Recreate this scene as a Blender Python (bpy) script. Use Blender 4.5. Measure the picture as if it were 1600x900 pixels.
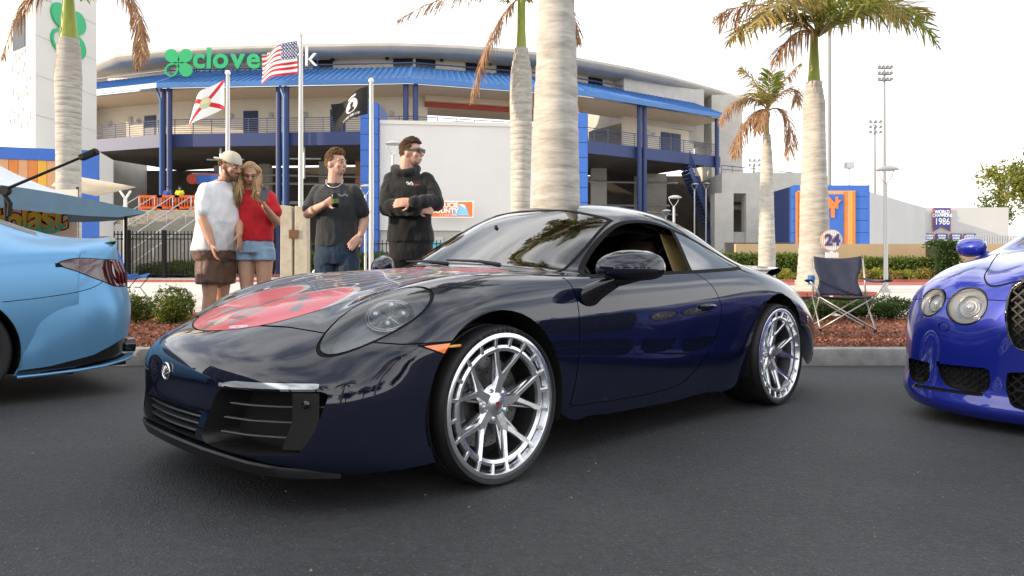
import bpy, bmesh, math, random
import numpy as np
from mathutils import Vector, Matrix
from math import radians as R, sin, cos, pi, sqrt, atan2, hypot

for o in list(bpy.data.objects):
    bpy.data.objects.remove(o)
scene = bpy.context.scene
COL = scene.collection

# ------------------------------------------------------------------ camera
FPX, HOR, CAMH = 1126.0, 418.0, 0.881          # focal length and horizon in pixels of the 1600 px photograph
cam_d = bpy.data.cameras.new('camera')
cam_d.sensor_width = 36.0
cam_d.lens = FPX / 1600 * 36
cam_d.shift_y = -(450 - HOR) / 1600
cam_d.clip_start = 0.05
cam_d.clip_end = 3000
cam = bpy.data.objects.new('camera', cam_d)
cam.location = (0, 0, CAMH)
cam.rotation_euler = (R(90), 0, 0)
COL.objects.link(cam)
scene.camera = cam

# ------------------------------------------------------------------ sky and sun
SUN_EL, SUN_AZ = R(15), R(-106)      # azimuth measured from +Y (view direction) clockwise
world = bpy.data.worlds.new('World')
scene.world = world
world.use_nodes = True
wn = world.node_tree.nodes; wl = world.node_tree.links
for n in list(wn): wn.remove(n)
w_out = wn.new('ShaderNodeOutputWorld'); w_bg = wn.new('ShaderNodeBackground')
w_sky = wn.new('ShaderNodeTexSky'); w_sky.sky_type = 'NISHITA'; w_sky.sun_disc = False
w_sky.sun_elevation = SUN_EL; w_sky.sun_rotation = SUN_AZ
w_sky.air_density = 1.0; w_sky.dust_density = 1.6; w_sky.ozone_density = 2.0
# thin broken cloud over the whole dome
w_tc = wn.new('ShaderNodeTexCoord'); w_map = wn.new('ShaderNodeMapping'); w_map.inputs['Scale'].default_value = (1.1, 1.1, 2.0)
w_ns = wn.new('ShaderNodeTexNoise'); w_ns.inputs['Scale'].default_value = 2.1; w_ns.inputs['Detail'].default_value = 5; w_ns.inputs['Roughness'].default_value = 0.5
w_cr = wn.new('ShaderNodeValToRGB'); w_cr.color_ramp.elements[0].position = 0.38; w_cr.color_ramp.elements[1].position = 0.60
w_cr.color_ramp.elements[0].color = (.22, .22, .22, 1); w_cr.color_ramp.elements[1].color = (.95, .95, .95, 1)
w_mx = wn.new('ShaderNodeMix'); w_mx.data_type = 'RGBA'; w_mx.inputs['B'].default_value = (13.0, 12.9, 12.8, 1)
wl.new(w_tc.outputs['Generated'], w_map.inputs['Vector']); wl.new(w_map.outputs['Vector'], w_ns.inputs['Vector'])
wl.new(w_ns.outputs['Fac'], w_cr.inputs['Fac'])
# haze thickens towards the horizon all round
w_sx = wn.new('ShaderNodeSeparateXYZ'); wl.new(w_tc.outputs['Generated'], w_sx.inputs['Vector'])
w_hz = wn.new('ShaderNodeMapRange'); w_hz.interpolation_type = 'SMOOTHSTEP'; w_hz.inputs['From Min'].default_value = .02; w_hz.inputs['From Max'].default_value = .62; w_hz.inputs['To Min'].default_value = .95; w_hz.inputs['To Max'].default_value = .0
wl.new(w_sx.outputs['Z'], w_hz.inputs['Value'])
w_mm = wn.new('ShaderNodeMath'); w_mm.operation = 'MAXIMUM'; wl.new(w_cr.outputs['Color'], w_mm.inputs[0]); wl.new(w_hz.outputs['Result'], w_mm.inputs[1]); wl.new(w_mm.outputs['Value'], w_mx.inputs['Factor'])
wl.new(w_sky.outputs['Color'], w_mx.inputs['A']); wl.new(w_mx.outputs['Result'], w_bg.inputs['Color'])
w_bg.inputs['Strength'].default_value = 0.10
wl.new(w_bg.outputs['Background'], w_out.inputs['Surface'])

sun_d = bpy.data.lights.new('sun', 'SUN'); sun_d.energy = 3.0; sun_d.angle = R(0.6); sun_d.color = (1.0, 0.80, 0.57)
sun = bpy.data.objects.new('sun', sun_d); COL.objects.link(sun)
sdir = Vector((sin(SUN_AZ) * cos(SUN_EL), cos(SUN_AZ) * cos(SUN_EL), sin(SUN_EL)))
sun.rotation_euler = sdir.to_track_quat('Z', 'Y').to_euler()
sun.location = (-30, 0, 20)

vs = scene.view_settings
scene.display_settings.display_device = 'sRGB'
vs.view_transform = 'Standard'; vs.look = 'None'; vs.gamma = 1; vs.use_curve_mapping = False
vs.exposure = 0.85

# ------------------------------------------------------------------ helpers
def P(px, py, D):
    """world point that stands at depth D metres along the viewing direction"""
    return Vector(((px - 800) / FPX * D, D, CAMH + (HOR - py) / FPX * D))
def PX(px, D): return (px - 800) / FPX * D
def PZ(py, D): return CAMH + (HOR - py) / FPX * D
def ground_z(y):
    if y < 6.5: return 0.0
    if y < 12: return 0.15
    return 0.15 + 0.15 * min(1, (y - 12) / 28)

def tag(o, label=None, cat=None, group=None, kind=None):
    if label: o['label'] = label
    if cat: o['category'] = cat
    if group: o['group'] = group
    if kind: o['kind'] = kind
    return o
def empty(name, loc=(0, 0, 0), rz=0, label=None, cat=None, group=None, parent=None):
    o = bpy.data.objects.new(name, None); COL.objects.link(o)
    o.location = loc; o.rotation_euler = (0, 0, rz); o.empty_display_size = .2
    if parent: o.parent = parent
    return tag(o, label, cat, group)
def link_mesh(name, me, mats, parent=None):
    o = bpy.data.objects.new(name, me); COL.objects.link(o)
    if not isinstance(mats, (list, tuple)): mats = [mats]
    if len(me.materials) == 0:
        for m in mats: me.materials.append(m)
    if parent: o.parent = parent
    return o
def share(name, me, parent=None, loc=(0, 0, 0), rot=(0, 0, 0), scale=(1, 1, 1)):
    o = bpy.data.objects.new(name, me); COL.objects.link(o)
    o.location = loc; o.rotation_euler = rot; o.scale = scale
    if parent: o.parent = parent
    return o
def copy_tree(o, parent=None):
    c = o.copy(); COL.objects.link(c); c.parent = parent
    for ch in o.children: copy_tree(ch, c)
    return c

class MB:
    """mesh builder: collects shapes that become one mesh"""
    def __init__(s): s.v = []; s.f = []; s.m = []; s.mi = 0
    def add(s, vs_, fs):
        b = len(s.v); s.v += [tuple(p) for p in vs_]
        for f in fs: s.f.append([b + i for i in f]); s.m.append(s.mi)
        return s
    def box(s, x0, x1, y0, y1, z0, z1):
        return s.add([(x0,y0,z0),(x1,y0,z0),(x1,y1,z0),(x0,y1,z0),(x0,y0,z1),(x1,y0,z1),(x1,y1,z1),(x0,y1,z1)],
                     [(0,3,2,1),(4,5,6,7),(0,1,5,4),(1,2,6,5),(2,3,7,6),(3,0,4,7)])
    def cbox(s, c, sx, sy, sz): return s.box(c[0]-sx/2, c[0]+sx/2, c[1]-sy/2, c[1]+sy/2, c[2]-sz/2, c[2]+sz/2)
    def beam(s, a, b, w, h=None, up=(0, 0, 1), w2=None, h2=None):
        a, b = Vector(a), Vector(b); h = h or w; w2 = w2 or w; h2 = h2 or h
        d = (b - a).normalized(); u = Vector(up)
        if abs(d.dot(u)) > .98: u = Vector((0, 1, 0))
        r = d.cross(u).normalized(); u = r.cross(d).normalized()
        vs_ = []
        for p, ww, hh in ((a, w, h), (b, w2, h2)):
            for i, j in ((-1,-1),(1,-1),(1,1),(-1,1)): vs_.append(p + r*(i*ww/2) + u*(j*hh/2))
        return s.add(vs_, [(0,3,2,1),(4,5,6,7),(0,1,5,4),(1,2,6,5),(2,3,7,6),(3,0,4,7)])
    def tube(s, pts, r, n=8, caps=True):
        pts = [Vector(p) for p in pts]; k = len(pts)
        rr = r if isinstance(r, (list, tuple)) else [r] * k
        prev = None; vs_ = []; fs = []
        for i, p in enumerate(pts):
            d = (pts[min(i+1, k-1)] - pts[max(i-1, 0)]).normalized()
            if prev is None:
                u = Vector((0,0,1)) if abs(d.z) < .9 else Vector((1,0,0))
                a = d.cross(u).normalized()
            else:
                a = (prev - d * prev.dot(d)).normalized()
            prev = a; b = d.cross(a)
            for j in range(n):
                t = 2*pi*j/n; vs_.append(p + (a*cos(t) + b*sin(t)) * rr[i])
        for i in range(k-1):
            for j in range(n):
                j2 = (j+1) % n; fs.append((i*n+j, i*n+j2, (i+1)*n+j2, (i+1)*n+j))
        if caps: fs.append(tuple(range(n))[::-1]); fs.append(tuple(range((k-1)*n, k*n)))
        return s.add(vs_, fs)
    def lathe(s, prof, n=24, c=(0,0,0), axis='z', caps=False):
        vs_ = []; fs = []; k = len(prof)
        for r, h in prof:
            for j in range(n):
                t = 2*pi*j/n
                if axis == 'z': vs_.append((c[0]+r*cos(t), c[1]+r*sin(t), c[2]+h))
                elif axis == 'y': vs_.append((c[0]+r*cos(t), c[1]+h, c[2]+r*sin(t)))
                else: vs_.append((c[0]+h, c[1]+r*cos(t), c[2]+r*sin(t)))
        for i in range(k-1):
            for j in range(n):
                j2 = (j+1) % n; fs.append((i*n+j, i*n+j2, (i+1)*n+j2, (i+1)*n+j))
        if caps: fs.append(tuple(range(n))[::-1]); fs.append(tuple(range((k-1)*n, k*n)))
        return s.add(vs_, fs)
    def ball(s, c, rx, ry=None, rz=None, n=12, m=8, rot=None):
        ry = ry or rx; rz = rz or rx; vs_ = []; fs = []
        for i in range(m+1):
            ph = pi*i/m
            for j in range(n):
                t = 2*pi*j/n; p = Vector((rx*sin(ph)*cos(t), ry*sin(ph)*sin(t), rz*cos(ph)))
                if rot: p = rot @ p
                vs_.append(Vector(c) + p)
        for i in range(m):
            for j in range(n):
                j2 = (j+1) % n; fs.append((i*n+j, (i+1)*n+j, (i+1)*n+j2, i*n+j2))
        return s.add(vs_, fs)
    def prism(s, poly, o, u, v, w):
        """polygon (a,b) pairs in the plane o + a*u + b*v, extruded by vector w"""
        o, u, v, w = Vector(o), Vector(u), Vector(v), Vector(w); k = len(poly)
        vs_ = [o + u*a + v*b for a, b in poly] + [o + u*a + v*b + w for a, b in poly]
        fs = [tuple(range(k))[::-1], tuple(range(k, 2*k))] + [(i, (i+1) % k, k+(i+1) % k, k+i) for i in range(k)]
        return s.add(vs_, fs)
    def grid(s, rows):
        n = len(rows[0]); vs_ = [p for r in rows for p in r]; fs = []
        for i in range(len(rows)-1):
            for j in range(n-1): fs.append((i*n+j, i*n+j+1, (i+1)*n+j+1, (i+1)*n+j))
        return s.add(vs_, fs)
    def mesh(s, name, smooth=False, fix=True, weld=False):
        me = bpy.data.meshes.new(name); me.from_pydata([tuple(p) for p in s.v], [], s.f)
        me.polygons.foreach_set('material_index', s.m)
        if fix or weld:
            bm = bmesh.new(); bm.from_mesh(me)
            if weld: bmesh.ops.remove_doubles(bm, verts=bm.verts, dist=1e-4)
            bmesh.ops.recalc_face_normals(bm, faces=bm.faces); bm.to_mesh(me); bm.free()
        if smooth:
            me.polygons.foreach_set('use_smooth', [True]*len(me.polygons))
            if smooth != 'all':
                me.set_sharp_from_angle(angle=R(38 if smooth is True else smooth))
        me.update(); return me
    def build(s, name, mats, parent=None, smooth=False, bevel=0, fix=True, weld=False):
        o = link_mesh(name, s.mesh(name, smooth, fix, weld), mats, parent)
        if bevel:
            b = o.modifiers.new('bevel', 'BEVEL'); b.width = bevel; b.segments = 2; b.limit_method = 'ANGLE'; b.angle_limit = R(40)
        return o

def text_mesh(txt, size=1.0, extrude=.01, align='CENTER', space=1.0, bold=0.0, shear=0.0, xscale=1.0):
    cu = bpy.data.curves.new('txt', 'FONT'); cu.body = txt; cu.size = size; cu.extrude = extrude; cu.offset = bold
    cu.align_x = align; cu.align_y = 'CENTER'; cu.space_character = space; cu.shear = shear; cu.resolution_u = 4
    o = bpy.data.objects.new('txt', cu); COL.objects.link(o)
    dg = bpy.context.evaluated_depsgraph_get(); me = bpy.data.meshes.new_from_object(o.evaluated_get(dg))
    bpy.data.objects.remove(o); bpy.data.curves.remove(cu)
    if xscale != 1: me.transform(Matrix.Diagonal((xscale, 1, 1, 1)))
    me.materials.clear(); return me
def text(name, txt, m, loc, rot, parent=None, **k):
    o = link_mesh(name, text_mesh(txt, **k), m, parent); o.location = loc; o.rotation_euler = rot; return o

# ------------------------------------------------------------------ materials
def mat(name, col, rough=.6, metal=0, spec=.5, coat=0, coat_rough=.03, noise=0, nscale=8, bump=0, bscale=60, col2=None, emit=None, estr=1, alpha=1, trans=0, ior=1.45, detail=6, stretch=None, rvar=0, sss=0, sheen=0):
    m = bpy.data.materials.new(name); m.use_nodes = True
    nt = m.node_tree; b = nt.nodes['Principled BSDF']; L = nt.links.new
    c = (*col, 1)
    b.inputs['Base Color'].default_value = c; b.inputs['Roughness'].default_value = rough; b.inputs['Metallic'].default_value = metal
    b.inputs['Specular IOR Level'].default_value = spec; b.inputs['Coat Weight'].default_value = coat; b.inputs['Coat Roughness'].default_value = coat_rough
    b.inputs['Coat IOR'].default_value = 1.65; b.inputs['IOR'].default_value = ior; b.inputs['Transmission Weight'].default_value = trans; b.inputs['Alpha'].default_value = alpha
    if sheen: b.inputs['Sheen Weight'].default_value = sheen
    if sss:
        b.inputs['Subsurface Weight'].default_value = sss; b.inputs['Subsurface Radius'].default_value = (.012, .005, .003); b.inputs['Subsurface Scale'].default_value = 1
    if emit: b.inputs['Emission Color'].default_value = (*emit, 1); b.inputs['Emission Strength'].default_value = estr
    if noise or col2 or bump or rvar:
        tc = nt.nodes.new('ShaderNodeTexCoord'); src = tc.outputs['Object']
        if stretch:
            mp = nt.nodes.new('ShaderNodeMapping'); mp.inputs['Scale'].default_value = stretch; L(src, mp.inputs['Vector']); src = mp.outputs['Vector']
    if noise or col2:
        n1 = nt.nodes.new('ShaderNodeTexNoise'); n1.inputs['Scale'].default_value = nscale; n1.inputs['Detail'].default_value = detail; n1.inputs['Roughness'].default_value = .65
        L(src, n1.inputs['Vector'])
        cr = nt.nodes.new('ShaderNodeValToRGB'); cr.color_ramp.elements[0].position = .3; cr.color_ramp.elements[1].position = .7
        a = col if col2 else tuple(max(0, x*(1-noise)) for x in col); d = col2 if col2 else tuple(min(1, x*(1+noise)) for x in col)
        cr.color_ramp.elements[0].color = (*a, 1); cr.color_ramp.elements[1].color = (*d, 1)
        L(n1.outputs['Fac'], cr.inputs['Fac']); L(cr.outputs['Color'], b.inputs['Base Color'])
        if rvar:
            mr = nt.nodes.new('ShaderNodeMapRange'); mr.inputs['To Min'].default_value = max(0, rough-rvar); mr.inputs['To Max'].default_value = rough+rvar
            L(n1.outputs['Fac'], mr.inputs['Value']); L(mr.outputs['Result'], b.inputs['Roughness'])
    if bump:
        n2 = nt.nodes.new('ShaderNodeTexNoise'); n2.inputs['Scale'].default_value = bscale; n2.inputs['Detail'].default_value = 5
        L(src, n2.inputs['Vector'])
        bp = nt.nodes.new('ShaderNodeBump'); bp.inputs['Strength'].default_value = bump; bp.inputs['Distance'].default_value = .01
        L(n2.outputs['Fac'], bp.inputs['Height']); L(bp.outputs['Normal'], b.inputs['Normal'])
    return m
def vcol_mat(name, rough=.5, coat=0, attr='Col', spec=.5, bump=0, bscale=80, metal=0, sheen=0, trans=0):
    m = mat(name, (.5,.5,.5), rough, metal, spec, coat, bump=bump, bscale=bscale, sheen=sheen)
    nt = m.node_tree; a = nt.nodes.new('ShaderNodeAttribute'); a.attribute_name = attr
    nt.links.new(a.outputs['Color'], nt.nodes['Principled BSDF'].inputs['Base Color'])
    return m
def paint_verts(me, fn, attr='Col'):
    """colour print on a mesh, evaluated per vertex from its local position"""
    a = me.color_attributes.new(attr, 'FLOAT_COLOR', 'POINT')
    buf = np.ones((len(me.vertices), 4), np.float32)
    for i, v in enumerate(me.vertices): buf[i, :3] = fn(v.co)
    a.data.foreach_set('color', buf.ravel())
def glass_mat(name, tint, alpha_mix=.75, rough=.0, fres=1.45):
    """tinted sheet glass: clear tint seen through, sky mirrored at the surface"""
    m = bpy.data.materials.new(name); m.use_nodes = True; nt = m.node_tree; L = nt.links.new
    for n in list(nt.nodes): nt.nodes.remove(n)
    o = nt.nodes.new('ShaderNodeOutputMaterial'); t = nt.nodes.new('ShaderNodeBsdfTransparent'); g = nt.nodes.new('ShaderNodeBsdfGlossy')
    t.inputs['Color'].default_value = (*tint, 1); g.inputs['Roughness'].default_value = rough; g.inputs['Color'].default_value = (1, 1, 1, 1)
    fr = nt.nodes.new('ShaderNodeFresnel'); fr.inputs['IOR'].default_value = fres
    mx = nt.nodes.new('ShaderNodeMixShader'); L(fr.outputs['Fac'], mx.inputs['Fac']); L(t.outputs['BSDF'], mx.inputs[1]); L(g.outputs['BSDF'], mx.inputs[2])
    L(mx.outputs['Shader'], o.inputs['Surface']); return m

def grad_mat(name, c0, c1, c2, a, b_):
    """printed colour blend along the local height of a sign"""
    m = mat(name, c1, .6); nt = m.node_tree; L = nt.links.new; tc = nt.nodes.new('ShaderNodeTexCoord'); sx = nt.nodes.new('ShaderNodeSeparateXYZ'); L(tc.outputs['Object'], sx.inputs['Vector'])
    mr = nt.nodes.new('ShaderNodeMapRange'); mr.inputs['From Min'].default_value = a; mr.inputs['From Max'].default_value = b_; L(sx.outputs['Y'], mr.inputs['Value'])
    cr = nt.nodes.new('ShaderNodeValToRGB'); cr.color_ramp.elements[0].color = (*c0, 1); cr.color_ramp.elements[1].color = (*c2, 1); e = cr.color_ramp.elements.new(.4); e.color = (*c1, 1)
    L(mr.outputs['Result'], cr.inputs['Fac']); L(cr.outputs['Color'], nt.nodes['Principled BSDF'].inputs['Base Color']); return m
M = {}
M['rubber'] = mat('rubber', (.012,.012,.013), .55, noise=.3, nscale=30)
M['black_plastic'] = mat('black_plastic', (.012,.012,.013), .42, bump=.05, bscale=300)
M['gloss_black'] = mat('gloss_black', (.006,.006,.007), .12, coat=.6)
M['matte_black'] = mat('matte_black', (.008,.008,.008), .8)
M['polished'] = mat('polished_alloy', (.88,.89,.91), .2, .95, noise=.04, nscale=40, rvar=.08)
M['steel'] = mat('steel', (.45,.45,.46), .35, 1.0)
M['chrome'] = mat('chrome', (.85,.86,.88), .06, 1.0)
M['dark_plinth'] = mat('dark_plinth', (.055,.052,.05), .8, noise=.15, nscale=2)
M['rim_conc'] = mat('rim_concrete', (.40,.38,.34), .8, noise=.12, nscale=.6)
M['turq'] = mat('turquoise', (.10,.45,.50), .6); M['slab_stone'] = mat('slab_stone', (.42,.37,.29), .9, noise=.18, nscale=5, bump=.4, bscale=14); M['bronze'] = mat('bronze', (.16,.075,.04), .5, .3)
M['sail_cream'] = mat('sail_cream', (.60,.55,.46), .8, noise=.05, nscale=3); M['letter_green'] = grad_mat('letter_green', (.05,.36,.22), (.42,.46,.04), (.72,.26,.03), -.16, .30); M['letter_orange'] = mat('letter_orange', (.80,.32,.04), .6); M['letter_teal'] = mat('letter_teal', (.05,.36,.28), .6)
M['fence_black'] = mat('fence_black', (.012,.012,.013), .5); M['stair_conc'] = mat('stair_concrete', (.42,.39,.34), .9, noise=.15, nscale=2); M['barrier_orange'] = mat('barrier_orange', (.72,.12,.02), .55); M['orange_bright'] = mat('orange_emblem', (.80,.20,.04), .5)
M['white_paint'] = mat('white_paint', (.78,.78,.76), .5, noise=.05, nscale=3)
# ------------------------------------------------------------------ ground
def asphalt_mat():
    m = mat('asphalt', (.048,.049,.053), .72)
    nt = m.node_tree; L = nt.links.new; b = nt.nodes['Principled BSDF']
    tc = nt.nodes.new('ShaderNodeTexCoord')
    def noise(sc, det=5, ro=.6):
        n = nt.nodes.new('ShaderNodeTexNoise'); n.inputs['Scale'].default_value = sc; n.inputs['Detail'].default_value = det; n.inputs['Roughness'].default_value = ro; L(tc.outputs['Object'], n.inputs['Vector']); return n
    big = noise(.55, 6, .62); fine = noise(75, 3, .75); mid = noise(26, 6, .75)
    vo = nt.nodes.new('ShaderNodeTexVoronoi'); vo.inputs['Scale'].default_value = 115; L(tc.outputs['Object'], vo.inputs['Vector'])
    r1 = nt.nodes.new('ShaderNodeValToRGB'); r1.color_ramp.elements[0].position = .3; r1.color_ramp.elements[1].position = .72
    r1.color_ramp.elements[0].color = (.029,.030,.033,1); r1.color_ramp.elements[1].color = (.064,.064,.068,1); L(big.outputs['Fac'], r1.inputs['Fac'])
    mx = nt.nodes.new('ShaderNodeMix'); mx.data_type = 'RGBA'; mx.blend_type = 'OVERLAY'; mx.inputs['Factor'].default_value = .8
    L(r1.outputs['Color'], mx.inputs['A']); L(mid.outputs['Fac'], mx.inputs['B'])
    # pale stones
    st = nt.nodes.new('ShaderNodeValToRGB'); st.color_ramp.elements[0].position = .59; st.color_ramp.elements[1].position = .72
    L(fine.outputs['Fac'], st.inputs['Fac'])
    mx2 = nt.nodes.new('ShaderNodeMix'); mx2.data_type = 'RGBA'; mx2.inputs['B'].default_value = (.19,.185,.18,1)
    L(st.outputs['Color'], mx2.inputs['Factor']); L(mx.outputs['Result'], mx2.inputs['A']); L(mx2.outputs['Result'], b.inputs['Base Color'])
    bp = nt.nodes.new('ShaderNodeBump'); bp.inputs['Strength'].default_value = .9; bp.inputs['Distance'].default_value = .006
    L(vo.outputs['Distance'], bp.inputs['Height'])
    bp2 = nt.nodes.new('ShaderNodeBump'); bp2.inputs['Strength'].default_value = .5; bp2.inputs['Distance'].default_value = .02
    L(mid.outputs['Fac'], bp2.inputs['Height']); L(bp.outputs['Normal'], bp2.inputs['Normal']); L(bp2.outputs['Normal'], b.inputs['Normal'])
    return m
M['asphalt'] = asphalt_mat()
M['far_ground'] = mat('far_ground', (.22,.20,.16), .9, noise=.3, nscale=.3)
M['concrete_pale'] = mat('pale_concrete', (.58,.55,.50), .85, noise=.10, nscale=2.5, bump=.15, bscale=90)
M['kerb'] = mat('kerb_concrete', (.30,.29,.27), .9, noise=.25, nscale=7, bump=.3, bscale=60)
M['red_kerb'] = mat('red_kerb', (.36,.10,.08), .8, noise=.25, nscale=9)
M['soil'] = mat('mulch_soil', (.16,.055,.035), .95, noise=.5, nscale=22, bump=.8, bscale=40)
def sheet(name, x0, x1, y0, y1, z0, z1, m, parent=None):
    b = MB(); b.add([(x0,y0,z0),(x1,y0,z0),(x1,y1,z1),(x0,y1,z1)], [(0,1,2,3)]); o = b.build(name, m, parent, fix=False); 
    if not parent: tag(o, kind='structure')
    return o
sheet('ground', -900, 900, -900, 1500, -.02, -.02, M['far_ground'])
sheet("road", -60, 60, -40, 6.62, 0, 0, M["asphalt"])
sheet("bed", -60, 60, 6.6, 11.05, .12, .13, M["soil"])
sheet('pavement', -120, 120, 11.0, 40, .142, .30, M['concrete_pale'])
sheet('plaza', -160, 160, 40, 160, .30, .30, M['concrete_pale'])

def grit():
    g = np.random.default_rng(12); V = []; F = []
    for i in range(420):
        y = .9+5.3*g.random()**1.4; x = (g.random()-.5)*2*(.75*y+.5); r = .0015+.0035*g.random()**3; k = len(V)
        V += [(x-r,y-r,0.0),(x+r,y-r*.7,0.0),(x+r*.6,y+r,0.0),(x-r*.8,y+r*.6,0.0),(x,y,r*1.3)]; F += [(k,k+1,k+4),(k+1,k+2,k+4),(k+2,k+3,k+4),(k+3,k,k+4)]
    me = bpy.data.meshes.new('grit'); me.from_pydata(V, [], F); me.materials.append(mat('grit', (.24,.23,.21), .9)); tag(link_mesh('grit', me, []), 'loose pale grit scattered over the dark asphalt', 'grit', kind='stuff')
grit()
# ------------------------------------------------------------------ car bodywork: a spline sheet cut into panels
def _interp_mat(n, mirror=None):
    B = np.zeros((n, n))
    for i in range(n):
        B[i, i] = 4/6
        if i > 0: B[i, i-1] = 1/6
        if i < n-1: B[i, i+1] = 1/6
    if mirror is None: B[0] = 0; B[0, 0] = 1
    elif mirror == 'even': B[0, 1] = 2/6
    else: B[0, 1] = 0
    B[-1] = 0; B[-1, -1] = 1
    return B
def spline_sheet(T, lam=.8, m=8, ms=None):
    """T[stations, rows, 3] -> dense grid of points, normals, (s,t)"""
    T = np.array(T, float); S, Rr, _ = T.shape
    C = T + lam * (np.linalg.solve(_interp_mat(S), T.reshape(S, -1)).reshape(T.shape) - T)
    C2 = C.copy()
    for k in range(3):
        C2[:, :, k] = C[:, :, k] + lam * (np.linalg.solve(_interp_mat(Rr, 'odd' if k == 1 else 'even'), C[:, :, k].T).T - C[:, :, k])
    C = C2
    Cp = np.zeros((S+2, Rr+2, 3)); Cp[1:-1, 1:-1] = C
    Cp[1:-1, 0] = C[:, 1] * np.array([1, -1, 1]); Cp[1:-1, -1] = 2*C[:, -1] - C[:, -2]
    Cp[0] = 2*Cp[1] - Cp[2]; Cp[-1] = 2*Cp[-2] - Cp[-3]
    def basis(n, m):
        us = []; 
        for i in range(n-1):
            for j in range(m): us.append((i, j/m))
        us.append((n-2, 1.0))
        W = np.zeros((len(us), n+2)); D = np.zeros_like(W); p = []
        for q, (i, u) in enumerate(us):
            W[q, i:i+4] = [(1-u)**3/6, (3*u**3-6*u**2+4)/6, (-3*u**3+3*u**2+3*u+1)/6, u**3/6]
            D[q, i:i+4] = [-(1-u)**2/2, (9*u**2-12*u)/6, (-9*u**2+6*u+3)/6, u**2/2]
            p.append(i+u)
        return W, D, np.array(p)
    Ws, Ds, ps = basis(S, ms or m); Wt, Dt, pt = basis(Rr, m)
    ev = lambda A, B_: np.einsum('as,bt,stk->abk', A, B_, Cp)
    X = ev(Ws, Wt); N = np.cross(ev(Ds, Wt), ev(Ws, Dt)); N /= np.maximum(np.linalg.norm(N, axis=2, keepdims=True), 1e-9)
    X[:, 0, 1] = 0; N[:, 0, 1] = 0
    return X, N, ps, pt

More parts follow.
